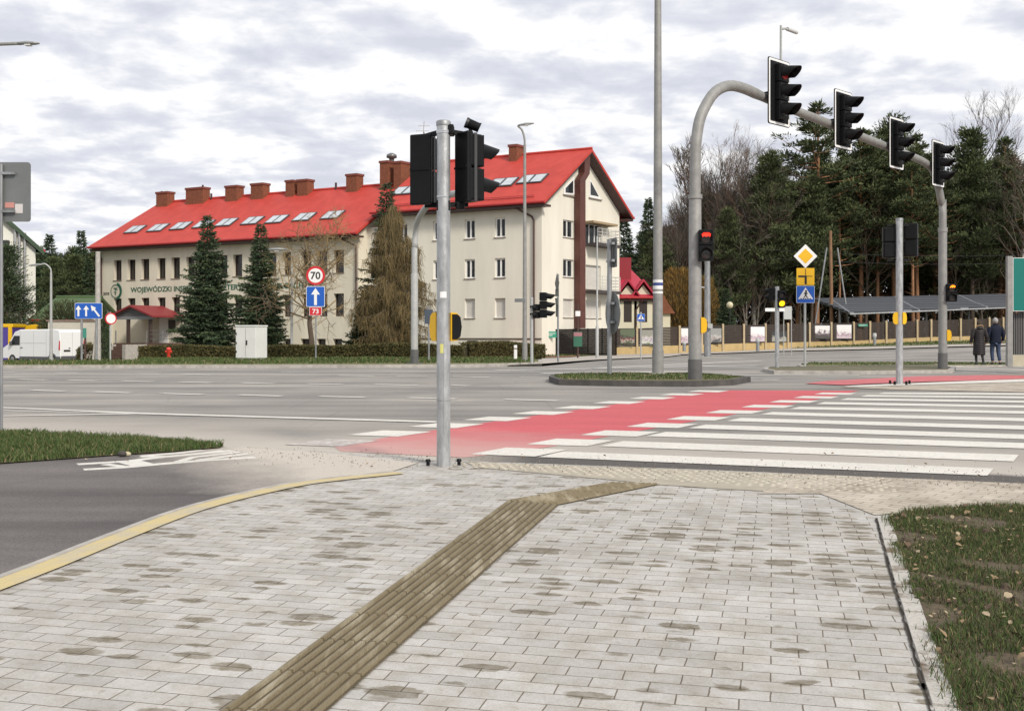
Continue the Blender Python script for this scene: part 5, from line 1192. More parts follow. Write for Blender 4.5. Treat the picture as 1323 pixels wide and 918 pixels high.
p = GX(914, 70); h_ = at(0, 335, 70).z-p.z; t = thing('utility_post', 'dark grey equipment post just right of the gantry column', 'post', p); m = MB(); m.tube([(0, 0, 0), (0, 0, h_)], [.24, .18], 8); m.build('shaft', galv_d, t)
m = MB(); m.tube([(0, 0, at(0, 372, 70).z-p.z), (-.8, 0, at(0, 370, 70).z-p.z)], .06, 6); m.box((.0, -.3, at(0, 421, 70).z-p.z), (.5, .4, .3)); m.build('equipment_arm', palepole, t)
p = GX(126.5, 53); h_ = at(0, 325, 53).z-p.z; t = thing('utility_post', 'tall pale concrete post before the left corner of the office building', 'post', p); m = MB(); m.tube([(0, 0, 0), (0, 0, h_)], [.16, .12], 8); m.tube([(-.25, 0, 0), (-.06, 0, 1.8)], .07, 6); m.build('shaft', concrete, t)
p = GX(943, 85); z_ = at(0, 394, 85).z; t = thing('park_lamp', 'globe garden lamp on a dark post behind the fence', 'park lamp', (p.x, p.y, p.z-.5)); m = MB(); m.tube([(0, 0, 0), (0, 0, z_-p.z+.2)], .05, 6); m.build('post', signblack, t)
gl_ = MB(); c = Vector((0, 0, z_-p.z+.5)); gl_.loft([[c+Vector((.28*max(.02, math.sin(a))*math.cos(b), .28*max(.02, math.sin(a))*math.sin(b), -.28*math.cos(a))) for b in [2*PI*q/12 for q in range(12)]] for a in [PI*k/8 for k in range(9)]]); gl_.build('globe', mat('globe_glass', (.55, .50, .34), .3), t)
# wooden A-frame power pole + wires
bark_p = mat('pole_wood', (.23, .13, .07), .85, var=.2, vs=2)
p = GX(1075, 98); t = thing('power_pole', 'wooden power pole with two slanting struts in front of the forest', 'pole', p)
m = MB(); m.tube([(0, 0, -1), (-.15, 0, at(0, 298, 98).z-p.z)], [.19, .14], 8); m.build('shaft', bark_p, t)
for sx in (-1, 1): m = MB(); m.tube([(sx*2.0, 0, -1), (sx*.5, 0, at(0, 320, 98).z-p.z)], .08, 6); m.build('strut', galv_d, t)
wm_ = MB()
for v0, v1 in ((322, 326), (333, 336)): a, b = at(980, v0, 97.8), at(1420, v1, 101); wm_.tube([a.lerp(b, s)-UP*.5*math.sin(PI*s) for s in [k/10 for k in range(11)]], .02, 4)
o = wm_.build('power_line', signblack); o['label'] = 'thin power lines crossing in front of the forest'; o['category'] = 'wire'
# ------------------------------------------------------------------ signs
def post_sign(label, base, h, r=.035, rz=0, m_=galv_d, name='traffic_sign', group=None, off=(0, 0)):
    t = thing(name, label, 'sign', base, rz, group); m = MB(); m.tube([(off[0], off[1], 0), (off[0], off[1], h)], r, 8); m.build('post', m_, t); return t
def plate(t, poly, z, m_, name='plate', y=-.05, th=.015, x=0):
    m = MB(); m.prism(poly, (x, y, z), (1, 0, 0), (0, 0, 1), (0, -th, 0)); return m.build(name, m_, t)
def deco(par, polys, z, m_, name, y=-.067, x=0, k=.003):
    m = MB()
    for q in polys: m.prism(q, (x, y, z), (1, 0, 0), (0, 0, 1), (0, -k, 0))
    return m.build(name, m_, par)
def arrow(cx, cz, h_, w_, ang=0):
    q = [(-w_*.16, -h_/2), (w_*.16, -h_/2), (w_*.16, h_*.12), (w_*.5, h_*.12), (0, h_/2), (-w_*.5, h_*.12), (-w_*.16, h_*.12)]; c, s = math.cos(ang), math.sin(ang)
    return [(cx+x*c-y*s, cz+x*s+y*c) for x, y in q]
def txt(par, body, x0, x1, z0, z1, m_, y=-.0705, name='lettering'):
    m = MB(); text(m, body, lambda x, z: Vector((x, y, z)), x0, x1, z0, z1); return m.build(name, m_, par)
# 70 / ahead arrow / road 73
p = G(408, 467); k = p.y/F
t = post_sign('round 70 speed limit sign above a blue arrow and red 73 plate', (p.x, p.y, .1), at(0, 344, p.y).z-.1)
zc_ = at(0, 356, p.y).z-.1; o = plate(t, ngon(32, 12.2*k), zc_, red); deco(o, [ngon(32, 9.3*k)], zc_, white, 'face'); txt(o, '70', -6.4*k, 6.4*k, zc_-5*k, zc_+5*k, signblack, y=-.0725)
zc_ = at(0, 383, p.y).z-.1; o = plate(t, rrect(24*k, 26.5*k, .05), zc_, white); deco(o, [rrect(22.8*k, 25.3*k, .05)], zc_, blue, 'face'); deco(o, [arrow(0, 0, 22*k, 11.5*k)], zc_, white, 'arrow', y=-.071)
zc_ = at(0, 402, p.y).z-.1; o = plate(t, rrect(16*k, 11*k, .03), zc_, white); deco(o, [rrect(15*k, 10*k, .03)], zc_, red, 'face'); txt(o, '73', -4*k, 4*k, zc_-3*k, zc_+3*k, white, y=-.0725)
# three-lane blue board
p = G(105.5, 469); k = p.y/F; t = post_sign('blue lane board with three white arrows on twin posts at the left verge', (p.x, p.y, .1), at(0, 391, p.y).z-.1, r=.05)
m = MB(); m.tube([(19.5*k, 0, 0), (19.5*k, 0, at(0, 391, p.y).z-.1)], .05, 8); m.build('post', galv_d, t)
zc_ = at(0, 401.5, p.y).z-.1; x_ = 9.8*k; o = plate(t, rrect(35.5*k, 20.5*k, .04, x_), zc_, white, y=-.06); deco(o, [rrect(34.6*k, 19.6*k, .04, x_)], zc_, blue, 'face', y=-.077)
deco(o, [arrow(x_-13*k, 0, 14*k, 7.5*k), arrow(x_-3*k, 0, 14*k, 7.5*k), arrow(x_+8.5*k, 0, 18*k, 7*k, math.radians(38))], zc_, white, 'arrow', y=-.081)
p = GX(108.5, 50); t = post_sign('small green plate on a dark post beside the blue lane board', p, at(0, 424, 50).z-p.z, r=.05, m_=brownp, off=(.06, 0)); plate(t, rrect(7.5*.037, 12.5*.037, .02), at(0, 430, 50).z-p.z, mat('dull_green', (.05, .24, .19), .6))
# no entry style ring sign
p = G(142.5, 469); k = p.y/F; t = post_sign('white round sign with red ring left of the porch', (p.x, p.y, .1), at(0, 403, p.y).z-.1, m_=palepole, rz=math.radians(42)); zc_ = at(0, 411.5, p.y).z-.1; o = plate(t, ngon(28, 7.6*k), zc_, red); deco(o, [ngon(28, 6*k)], zc_, white, 'face')
# priority stack
p = G(1040, 475); k = p.y/F; t = post_sign('yellow diamond priority sign above a yellow route plate and blue crossing sign', (p.x, p.y, .06), at(0, 322, p.y).z-.06, r=.045, m_=palepole)
z_ = at(0, 331, p.y).z-.06; o = plate(t, [(15.3*k, 0), (0, 15.3*k), (-15.3*k, 0), (0, -15.3*k)], z_, white, y=-.06); deco(o, [[(9.8*k, 0), (0, 9.8*k), (-9.8*k, 0), (0, -9.8*k)]], z_, yellow, 'face', y=-.078)
z_ = at(0, 357.3, p.y).z-.06; o = plate(t, rrect(23*k, 22*k, .03), z_, yellow, y=-.06); deco(o, [[(-9.5*k, -1*k), (-9.5*k, 1.4*k), (1.6*k, 1.4*k), (1.6*k, -10*k), (-1.2*k, -10*k), (-1.2*k, -1*k)], [(1.8*k, .0), (1.8*k, .8*k), (9*k, .8*k), (9*k, 0)], [(-.4*k, 1.6*k), (.4*k, 1.6*k), (.4*k, 10*k), (-.4*k, 10*k)]], z_, signblack, 'route_lines', y=-.078)
def ped_sign(t, z_, k, y=-.06):
    o = plate(t, rrect(23.5*k, 22*k, .03), z_, white, y=y); deco(o, [rrect(22.6*k, 21.2*k, .03)], z_, blue, 'face', y=y-.017)
    deco(o, [[(-9.8*k, -6*k), (9.8*k, -6*k), (0, 9*k)]], z_, white, 'triangle', y=y-.021)
    deco(o, [ngon(10, 1.25*k, .6*k, 4.4*k), [(-.7*k, 3*k), (1.4*k, 3.2*k), (2.9*k, .3*k), (2.3*k, -.1*k), (1.3*k, 1.4*k), (1.2*k, -1*k), (3*k, -4.6*k), (2*k, -4.9*k), (.1*k, -1.9*k), (-1.7*k, -4.9*k), (-2.7*k, -4.5*k), (-.9*k, -.9*k), (-.6*k, .9*k), (-2.1*k, .1*k), (-2.5*k, .7*k)]]+[[((-7+i*3)*k, -5.9*k), ((-5.2+i*3)*k, -5.9*k), ((-4.9+i*3)*k, -4.9*k), ((-6.5+i*3)*k, -4.9*k)] for i in range(5)], z_, signblack, 'walking_figure', y=y-.025)
ped_sign(t, at(0, 380.3, p.y).z-.06, k)
p = GX(828, 60); k = p.y/F*.43; t = post_sign('small blue pedestrian crossing sign before the red-roofed house', p, at(0, 403, 60).z-p.z, r=.04, m_=palepole); ped_sign(t, at(0, 410, 60).z-p.z, k, -.05)
# edge-on priority stack seen from the side
p = G(721, 470.5); k = p.y/F; t = post_sign('priority sign stack seen almost edge-on in front of the gable', (p.x, p.y, .1), at(0, 354, p.y).z-.1, r=.04, rz=face(.985, .17)); z_ = at(0, 365.5, p.y).z-.1
plate(t, [(13*k, 0), (0, 13*k), (-13*k, 0), (0, -13*k)], z_, signback, y=.05); z_ = at(0, 384, p.y).z-.1; plate(t, rrect(20*k, 10*k, .02), z_+.2, signback, y=.05); plate(t, [(-9*k, 7*k), (9*k, 7*k), (0, -9*k)], z_+.1-.35, signback, y=.07); z_ = at(0, 401, p.y).z-.1; plate(t, rrect(14*k, 16*k, .02), z_, signback, y=.05)
# island sign backs
p = G(787.5, 489); t = post_sign('grey sign backs, square above and round below, on the island post', (p.x, p.y, .1), at(0, 309, p.y).z-.1, r=.07, rz=face(.965, .26), m_=galv_d); k = p.y/F
z_ = at(0, 326.5, p.y).z-.1; plate(t, rrect(30*k, 38*k, .05), z_, signback, y=-.09); z_ = at(0, 404, p.y).z-.1; plate(t, ngon(32, 27*k), z_, signback, y=-.09)
for v in (315, 337, 392, 416): m = MB(); m.box((0, -.03, at(0, v, p.y).z-.1), (.5, .08, .07)); m.build('clamp', galv_d, t)
# left foreground sign back
Yq = 12.6; p = GX(1.5, Yq); t = post_sign('large grey back of a sign with two stickers on a pole at the left edge', (p.x, p.y, 0), at(0, 212, Yq).z, r=.022); k = Yq/F; k_ = k
z_ = at(0, 247.5, Yq).z; x0 = at(2, 0, Yq).x-p.x
o = plate(t, rrect(72*k, 77*k, .035, .2*k), z_, signback, y=-.02 if False else .045); 
for v in (224, 273): m = MB(); m.box((7*k, -.005, at(0, v, Yq).z), (22*k, .03, .03)); m.build('clamp', galv_d, t)
m = MB(); x1 = at(18, 0, Yq).x-p.x; zz_ = at(0, 275, Yq).z; m.pbox((x1, .027, zz_), (10*k, 0, 0), (0, .002, 0), (0, 0, 12*k)); m.build('sticker', mat('sticker_white', (.6, .57, .56), .6), o)
m = MB(); x1 = at(5, 0, Yq).x-p.x; zz_ = at(0, 268, Yq).z; m.pbox((x1, .027, zz_), (12*k, 0, 0), (0, .002, 0), (0, 0, 7*k)); m.build('sticker', mat('sticker_pink', (.55, .25, .22), .6), o)
# street name signs near amber signal
p = GX(1003, 62); t = post_sign('white double street name sign behind the short signal post', p, at(0, 397, 62).z-p.z, r=.04, m_=palepole, name='street_name_sign'); plate(t, rrect(1.15, .2, .02, -.1), at(0, 400, 62).z-p.z, white)
p = GX(1017.5, 68); t = post_sign('pale vertical information board on two thin posts near the fence', p, at(0, 396, 68).z-p.z, r=.03, m_=palepole, off=(-.25, 0)); m = MB(); m.tube([(.25, 0, 0), (.25, 0, at(0, 396, 68).z-p.z)], .03, 6); m.build('post', palepole, t); plate(t, rrect(.52, .84, .02), at(0, 404, 68).z-p.z, mat('board_grey', (.48, .50, .48), .5))
p = GX(746.5, 60); t = post_sign('small red and green notice on a post before the black fence', p, at(0, 392, 60).z-p.z, r=.05, m_=brownp); z_ = at(0, 438, 60).z-p.z; o = plate(t, rrect(.5, .85, .02), z_, mat('notice_green', (.03, .13, .08), .6)); deco(o, [rrect(.48, .22, .01, 0, .28)], z_, mat('notice_pink', (.35, .16, .18), .6), 'band'); z_ = at(0, 405, 60).z-p.z; plate(t, rrect(.28, .3, .02), z_, white)
p = G(556, 469); t = post_sign('small dark sign back behind the foreground pole', (p.x, p.y, .1), at(0, 398, p.y).z, r=.04, m_=galv_d); t.location.x = at(554, 0, p.y).x; plate(t, rrect(.36, .62, .02), at(0, 409, p.y).z-.1, mat('sign_back_navy', (.06, .08, .11), .5))
# white marker post + hydrant + cabinet
p = G(666, 467.5); t = thing('marker_post', 'short white marker post on the far verge', 'bollard', (p.x, p.y, .1)); m = MB(); m.box((0, 0, .33), (.15, .1, .66), bev=.03); m.build('body', white, t); m = MB(); m.box((0, 0, .5), (.153, .104, .06)); m.build('band', sillm, t)
p = GX(218, 50.5); t = thing('fire_hydrant', 'small red fire hydrant at the hedge left of the first spruce', 'hydrant', (p.x, p.y, p.z)); hs = 18.0*50.5/F
m = MB(); m.tube([(0, 0, 0), (0, 0, hs*.75), (0, 0, hs*.8), (0, 0, hs*.95), (0, 0, hs)], [.08, .08, .12, .11, .04], 12); m.build('body', mat('hydrant_red', (.62, .05, .03), .4), t); m = MB(); m.tube([(-.15, 0, hs*.68), (.15, 0, hs*.68)], .06, 8); m.build('outlet', MATS['hydrant_red'], t)
p = G(327, 467.5); k = p.y/F; t = thing('utility_cabinet', 'white two-door utility cabinet on the far verge below the second spruce', 'cabinet', (p.x, p.y, .1), math.radians(-18)); W_, D2, Hc = 29.5*k, 23*k*1.2, 43*k
m = MB(); m.box((-.08, 0, Hc/2+.05), (W_, D2, Hc-.06), bev=.02); m.build('body', mat('cabinet_white', (.68, .69, .67), .5, var=.05, vs=2), t)
m = MB(); m.box((-.08, 0, Hc+.02), (W_+.06, D2+.06, .07), bev=.02); m.build('lid', MATS['cabinet_white'], t)
m = MB(); m.box((-.08, 0, .02), (W_-.05, D2-.05, .1)); m.build('plinth', concrete, t)
m = MB(); m.pbox((-.09, -D2/2-.008, .14), (.012, 0, 0), (0, .006, 0), (0, 0, Hc-.2)); m.build('door_gap', galv_d, t)
m = MB(); m.box((-.02, -D2/2-.02, Hc*.52), (.05, .03, .2)); m.build('handle', signblack, t)
m = MB()
for z in (.25, .5, .78): m.box((-.08-W_/2+.03, -D2/2-.012, Hc*z), (.05, .02, .1))
m.build('hinge', signblack, t)
p = G(705, 498)
for u, v, lb in ((703, 438, 'small pale marker stone in front of the fence by the amber signal'),): pass
for u, vt, vb, lb in ((884, 441, 452, 'grey marker post below the narrow banner'), (979, 437, 452, 'white topped marker post below the pale pink banner'), (1130, 430, 447, 'white topped marker post right of the small green fence sign')):
    Y = 78 if u < 1000 else 82; q = at(u, vb, Y); h_ = (vb-vt)*Y/F; t = thing('marker_post', lb, 'bollard', (q.x, q.y, q.z)); m = MB(); m.tube([(0, 0, -.1), (0, 0, h_*.7)], .13, 8); m.build('shaft', galv_d, t); m = MB(); m.tube([(0, 0, h_*.7), (0, 0, h_*.95), (0, 0, h_)], [.16, .16, .06], 8); m.build('cap', palepole, t)
# large green direction sign with slatted screen
Ys = 33.0; a = at(1304, 471, Ys); zg = gz(a.x, a.y); zbz = at(0, 473, Ys).z
t = thing('direction_sign', 'large green road direction board on wide grey posts at the right edge', 'sign', (a.x, a.y, zbz)); k = Ys/F
m = MB(); m.box((0, 0, (473-331)*k/2), (7*k, .14, (473-331)*k), bev=.01); m.build('post', lampgrey, t); m = MB(); m.box((70*k, 0, (473-331)*k/2), (7*k, .14, (473-331)*k), bev=.01); m.build('post', lampgrey, t)
zg0 = (473-402)*k; hB = 69*k; m = MB(); m.pbox((3.6*k, -.06, zg0), (63*k, 0, 0), (0, .05, 0), (0, 0, hB)); o = m.build('board', white, t); m = MB(); m.pbox((4.2*k, -.064, zg0+.7*k), (61.6*k, 0, 0), (0, .003, 0), (0, 0, hB-1.4*k)); m.build('face', mat('direction_green', (.0, .16, .135), .35), o)
t = thing('slatted_screen', 'dark vertical slat screen on a pale base under the green direction board', 'screen', (a.x, a.y+.2, zbz)); m = MB()
for i in range(22): m.pbox(((4+i*2.9)*k, 0, (473-458)*k), (1.9*k, 0, 0), (0, .04, 0), (0, 0, 54*k))
m.build('slat', mat('slat_grey', (.10, .10, .10), .6), t); m = MB(); m.pbox((3.6*k, .045, (473-458)*k), (63*k, 0, 0), (0, .02, 0), (0, 0, 54*k)); m.build('backing', signblack, t)
m = MB(); m.pbox((3.6*k, -.05, 0), (63*k, 0, 0), (0, .3, 0), (0, 0, 14.5*k)); m.build('base', mat('screen_base', (.46, .42, .32), .85, var=.1), t)
# ------------------------------------------------------------------ van and bus
def wheel(par, x, y, r, wv=.22):
    m = MB(); m.tube([(x, y-wv/2, r), (x, y-wv/2+.03, r), (x, y+wv/2-.03, r), (x, y+wv/2, r)], [r*.93, r, r, r*.93], 22); w_ = m.build('wheel', mat('tyre', (.02, .02, .02), .8), par)
    s = -1 if y < 0 else 1; m = MB(); m.tube([(x, y+s*(wv/2-.02), r), (x, y+s*(wv/2+.006), r), (x, y+s*(wv/2+.012), r)], [r*.6, r*.56, r*.2], 14); m.build('rim', mat('rim', (.25, .25, .26), .4, .5), w_)
vanw = mat('van_white', (.78, .79, .80), .3, coat=.3)
hd_ = Vector((-.89, .45, 0)); Yv = 70.0; cr_ = at(78, 468, Yv); LV, WV, HV = 5.9, 1.95, 2.32
ztop = at(89, 426.5, Yv).z; zb3 = ztop-HV
rzv = math.atan2(hd_.y, hd_.x)
# local: x forward, y to the vehicle's left; visible corner is rear-left (y>0 side faces camera)
R_ = Matrix.Rotation(rzv, 3, 'Z'); loc = Vector((cr_.x, cr_.y, zb3))-R_ @ Vector((0, WV/2, 0))
van = thing('delivery_van', 'white high-roofed delivery van parked at the left beyond the road', 'van', loc, rzv)
prof = [(0, .42), (0, 1.0), (.06, 2.2), (.16, 2.36), (.5, 2.40), (4.0, 2.38), (4.55, 2.22), (5.05, 1.55), (5.15, 1.42), (5.75, 1.12), (5.9, .9), (5.9, .42)]
m = MB()
rings = []
for yy, sh in ((-WV/2, .93), (-WV/2+.06, 1), (WV/2-.06, 1), (WV/2, .97)):
    rings.append([Vector((2.95+(x-2.95)*(1 if abs(sh-1) < .01 else .985), yy, .42+(z-.42)*(1 if abs(sh-1) < .01 else .975))) for x, z in prof])
m.loft(rings, smooth=False); m.build('body', vanw, van)
vb = mat('van_trim_grey', (.09, .09, .10), .6)
for yy in (-1, 1):
    y = yy*(WV/2+.012)
    m = MB(); m.pbox((.9 if True else 0, y-.02, .34), (3.1, 0, 0), (0, .04, 0), (0, 0, .2)); m.pbox((0, y-.02, .34), (.45, 0, 0), (0, .04, 0), (0, 0, .22)); m.build('side_moulding', vb, van)
    m = MB(); m.prism([(4.0, 1.32), (4.0, 1.95), (4.55, 1.95), (4.98, 1.4), (4.9, 1.32)], (0, y-.003*yy, 0), (1, 0, 0), (0, 0, 1), (0, .012*yy, 0)); m.build('side_window', glass, van)
    m = MB(); m.prism([(.02, 1.0), (.02, 1.6), (.10, 1.62), (.16, 1.0)], (0, y-.006*yy, 0), (1, 0, 0), (0, 0, 1), (0, .02*yy, 0)); m.build('tail_light', mat('tail_red', (.55, .03, .03), .25), van)
    m = MB(); a_ = [(.78+.42*math.cos(q), .36+.42*math.sin(q)) for q in [PI*i/12 for i in range(13)]]; m.prism(a_+[(.36, .34)], (0, y-.010*yy, 0), (1, 0, 0), (0, 0, 1), (0, .014*yy, 0)); m.build('wheel_arch', vb, van)
    for x in (.78, 4.75): wheel(van, x, yy*(WV/2-.09), .34)
    m = MB()
    for x in (1.35, 2.6, 3.95): m.pbox((x, y-.004*yy, .55), (.012, 0, 0), (0, .006*yy, 0), (0, 0, 1.72))
    m.pbox((1.35, y-.004*yy, 1.45), (2.6, 0, 0), (0, .006*yy, 0), (0, 0, .012)); m.build('panel_line', mat('seam_grey', (.42, .42, .43), .5), van)
m = MB(); m.box((4.75, WV/2+.14, 1.42), (.12, .16, .3), bev=.03); m.build('wing_mirror', vb, van)
m = MB(); m.pbox((3.7, WV/2+.02, 1.12), (.2, 0, 0), (0, .02, 0), (0, 0, .05)); m.build('door_handle', vb, van)
m = MB(); m.box((-.03, 0, .48), (.1, WV-.1, .22), bev=.02); m.build('rear_bumper', vb, van)
m = MB(); m.pbox((-.006, -.004, .6), (.01, 0, 0), (0, .012, 0), (0, 0, 1.6)); m.build('door_gap', MATS['seam_grey'], van)
m = MB(); m.box((-.02, .45, .95), (.03, .50, .11)); m.box((-.02, .25, 1.12), (.03, .12, .05)); m.build('number_plate_recess', signblack, van)
m = MB(); m.prism([(4.63, 2.14), (5.10, 1.50), (5.14, 1.54), (4.67, 2.18)], (0, -.85, 0), (1, 0, 0), (0, 0, 1), (0, 1.7, 0)); m.build('windscreen', glass, van)
Yb = 74.8; a = at(16, 418, Yb); bus = thing('bus', 'yellow and violet bus half hidden behind the white van', 'bus', (a.x, a.y, a.z-3.0), math.radians(4))
m = MB(); m.box((-4.5, 1.2, 1.6), (9, 2.4, 2.7), bev=.12); m.build('body', mat('bus_violet', (.07, .045, .26), .4), bus)
m = MB(); m.box((-4.5, 1.2, 2.86), (9.1, 2.5, .26), bev=.05); m.box((-.15, -.0, 1.7), (.25, .12, 2.5)); m.build('roof_trim', mat('bus_yellow', (.70, .42, .01), .4), bus)
m = MB(); m.pbox((-8.6, -.03, 1.7), (7.6, 0, 0), (0, .02, 0), (0, 0, .8)); m.build('side_windows', glass, bus)
for x in (-1.8, -7): wheel(bus, x, .1, .45)
a = at(16, 419.5, Yb+3); tr_ = thing('flatbed_trailer', 'low yellow trailer frame with dark load right of the bus', 'trailer', (a.x, a.y, a.z-2.9)); m = MB(); m.prism([(0, 2.7), (1.7, 2.95), (2.0, 2.85), (3.8, 2.62), (3.8, 2.52), (0, 2.55)], (0, 0, 0), (1, 0, 0), (0, 0, 1), (0, 1.6, 0)); m.build('yellow_rail', MATS['bus_yellow'], tr_)
m = MB(); m.box((1.8, .8, 1.6), (3.4, 1.5, 1.8), bev=.1); m.build('load', signblack, tr_)
for x in (.8, 2.8): wheel(tr_, x, .1, .4)
# ------------------------------------------------------------------ people
skin = mat('skin', (.50, .30, .22), .6)
def skin_mesh(name, verts, edges, m_, parent, sub=1):
    me = bpy.data.meshes.new(name); me.from_pydata([v[:3] for v in verts], edges, []); me.materials.append(m_)
    ob = bpy.data.objects.new(name, me); COL.objects.link(ob); ob.parent = parent
    md = ob.modifiers.new('skin', 'SKIN'); md.use_smooth_shade = True
    for i, v in enumerate(verts): me.skin_vertices[0].data[i].radius = (v[3], v[4] if len(v) > 4 else v[3])
    me.skin_vertices[0].data[0].use_root = True
    s = ob.modifiers.new('sub', 'SUBSURF'); s.levels = s.render_levels = sub; return ob
def ell(c, rx, ry, n=14, dy=None): return [Vector((c[0]+rx*math.cos(a), c[1]+ry*math.sin(a), c[2])) for a in [2*PI*q/n for q in range(n)]]
def head(mb, c, r): mb.loft([ell((c[0], c[1]+.01*math.sin(a), c[2]-r*1.25*math.cos(a)), max(.003, r*.86*math.sin(a)), max(.003, r*math.sin(a)), 14) for a in [PI*k/9 for k in range(10)]])
def person(label, loc, rz, h, woman):
    """local -Y is the direction the person faces; modelled 1.7 m tall then scaled"""
    t = thing('person', label, 'person', loc, rz, scale=h/1.7)
    sw = .12 if woman else .16
    V = [(0, 0, .92, .15, .11), (0, .0, 1.12, .13, .10), (0, .0, 1.34, .15, .10), (0, -.01, 1.47, .055), (0, -.02, 1.56, .07),
         (.09, 0, .86, .085), (.10, -.06, .48, .058), (.10, -.02 if woman else .02, .08, .038), (.10, -.12, .04, .035),
         (-.09, 0, .86, .085), (-.10, .02, .48, .058), (-.10, .14, .10, .038), (-.10, .05, .035, .035),
         (.19, 0, 1.38, .055), (.25, .03, 1.12, .042), (.27, -.03, .88, .032), (.275, -.05, .80, .028),
         (-.19, 0, 1.38, .055), (-.25, .03, 1.12, .042), (-.27, -.03, .88, .032), (-.275, -.05, .80, .028)]
    E = [(0, 1), (1, 2), (2, 3), (3, 4), (0, 5), (5, 6), (6, 7), (7, 8), (0, 9), (9, 10), (10, 11), (11, 12), (2, 13), (13, 14), (14, 15), (15, 16), (2, 17), (17, 18), (18, 19), (19, 20)]
    body = skin_mesh('body', V, E, skin, t)
    m = MB(); head(m, (0, -.02, 1.60), .095); 
    m.loft([ell((0, -.115+.012*k, 1.585-.008*k), .012+.004*k, .012, 8) for k in range(2)]); m.build('head', skin, t)
    hm = mat('hair_grey', (.33, .32, .31), .8, var=.3, vs=40) if not woman else mat('hair_dark', (.045, .03, .02), .8)
    m = MB(); m.loft([ell((0, .005, 1.605-.12*math.cos(a)+.012), max(.003, .093*math.sin(a)), max(.003, .098*math.sin(a)), 14) for a in [PI*k/9 for k in range(3 if not woman else 2, 10)]]); m.build('hair', hm, t)
    if woman:
        coat = mat('puffer_black', (.020, .016, .018), .5, spec=.3); m = MB(); rings = []
        prof_ = [(.40, .215, .17), (.48, .22, .17), (.62, .215, .165), (.80, .21, .16), (1.0, .195, .15), (1.15, .19, .145), (1.30, .215, .14), (1.40, .20, .12), (1.46, .12, .09)]
        z = .40
        while z <= 1.46:
            for i in range(len(prof_)-1):
                if prof_[i][0] <= z <= prof_[i+1][0]: s = (z-prof_[i][0])/(prof_[i+1][0]-prof_[i][0]); rx = prof_[i][1]+(prof_[i+1][1]-prof_[i][1])*s; ry = prof_[i][2]+(prof_[i+1][2]-prof_[i][2])*s
            b = .016*abs(math.sin(z*PI/.085)); rings.append(ell((0, 0, z), rx+b, ry+b, 18)); z += .0212
        m.loft(rings); 
        for s in (-1, 1):
            n_ = 26; pts = []; rs = []
            for k in range(n_+1):
                q = k/n_; p = Vector((s*.20, 0, 1.40)).lerp(Vector((s*.275, .03, 1.12)), min(1, q*2)) if q < .5 else Vector((s*.275, .03, 1.12)).lerp(Vector((s*.30, -.03, .90)), q*2-1)
                pts.append(p); rs.append((.075-.02*q)+.010*abs(math.sin(k*PI/4)))
            m.tube(pts, rs, 12)
        m.build('coat', coat, t)
        m = MB(); n_ = 22
        for k in range(n_+1):
            pass
        hoodpts = [Vector((.125*math.cos(a), .06+.05*math.sin(a), 1.475+.075*math.sin(a))) for a in [math.radians(-10+200*k/16) for k in range(17)]]
        m.tube(hoodpts, [.028+.006*math.sin(k*2.4) for k in range(17)], 8); m.build('fur_trim', mat('fur_tan', (.32, .22, .12), .95, var=.4, vs=60, bump=1, bs=120), t)
        m = MB(); m.loft([ell((0, .09, 1.38), .10, .05), ell((0, .10, 1.44), .12, .07), ell((0, .075, 1.50), .12, .06), ell((0, .06, 1.53), .07, .03)]); m.build('hood', coat, t)
        leg = mat('leggings', (.02, .02, .022), .7)
        skin_mesh('leggings', [(0, 0, .86, .14, .11), (.09, 0, .80, .092), (.10, -.06, .48, .068), (.10, -.02, .16, .05), (-.09, 0, .80, .092), (-.10, .02, .48, .068), (-.10, .14, .18, .05)], [(0, 1), (1, 2), (2, 3), (0, 4), (4, 5), (5, 6)], leg, t)
    else:
        coat = mat('jacket_navy', (.010, .014, .028), .75, spec=.2); m = MB()
        m.loft([ell((0, 0, z), rx, ry, 18) for z, rx, ry in ((.80, .205, .15), (.86, .21, .155), (.95, .20, .15), (1.1, .205, .15), (1.28, .235, .15), (1.38, .225, .13), (1.45, .13, .09), (1.49, .085, .08))])
        for s in (-1, 1): m.tube(fine_curve([Vector((s*.205, 0, 1.38)), Vector((s*.27, .04, 1.14)), Vector((s*.285, -.01, .90))], 6), [.078]*4+[.068]*5+[.058]*4, 12)
        m.build('jacket', coat, t)
        m = MB(); m.loft([ell((0, .01, 1.44), .105, .095), ell((0, .015, 1.52), .09, .085)], caps=False); m.build('collar', coat, t)
        jean = mat('jeans_blue', (.035, .055, .11), .8, var=.25, vs=12)
        skin_mesh('jeans', [(0, 0, .92, .165, .125), (.10, 0, .82, .105), (.10, -.06, .48, .080), (.10, .01, .12, .062), (-.10, 0, .82, .105), (-.10, .02, .48, .080), (-.10, .14, .14, .062)], [(0, 1), (1, 2), (2, 3), (0, 4), (4, 5), (5, 6)], jean, t)
    shoe = mat('shoe_black', (.02, .02, .02), .5)
    for x, y in ((.10, -.06), (-.10, .10)):
        m = MB(); m.loft([ell((x, y, .0), .045, .13), ell((x, y, .03), .05, .135), ell((x, y+.02, .07), .045, .10), ell((x, y+.06, .11 if not woman else .2), .042, .05)]); m.build('shoe', shoe, t)
    return t
pw = G(1265, 473); pm_ = G(1286, 472.5)
person('person in a long quilted black coat with tan fur hood trim, seen from behind', (pw.x, pw.y, .03), face(.05, 1), 1.66*pw.y/39.5, True)
person('grey-haired person in dark navy jacket and blue jeans walking away', (pm_.x, pm_.y, .03), face(-.03, 1), 1.76*pm_.y/39.5, False)
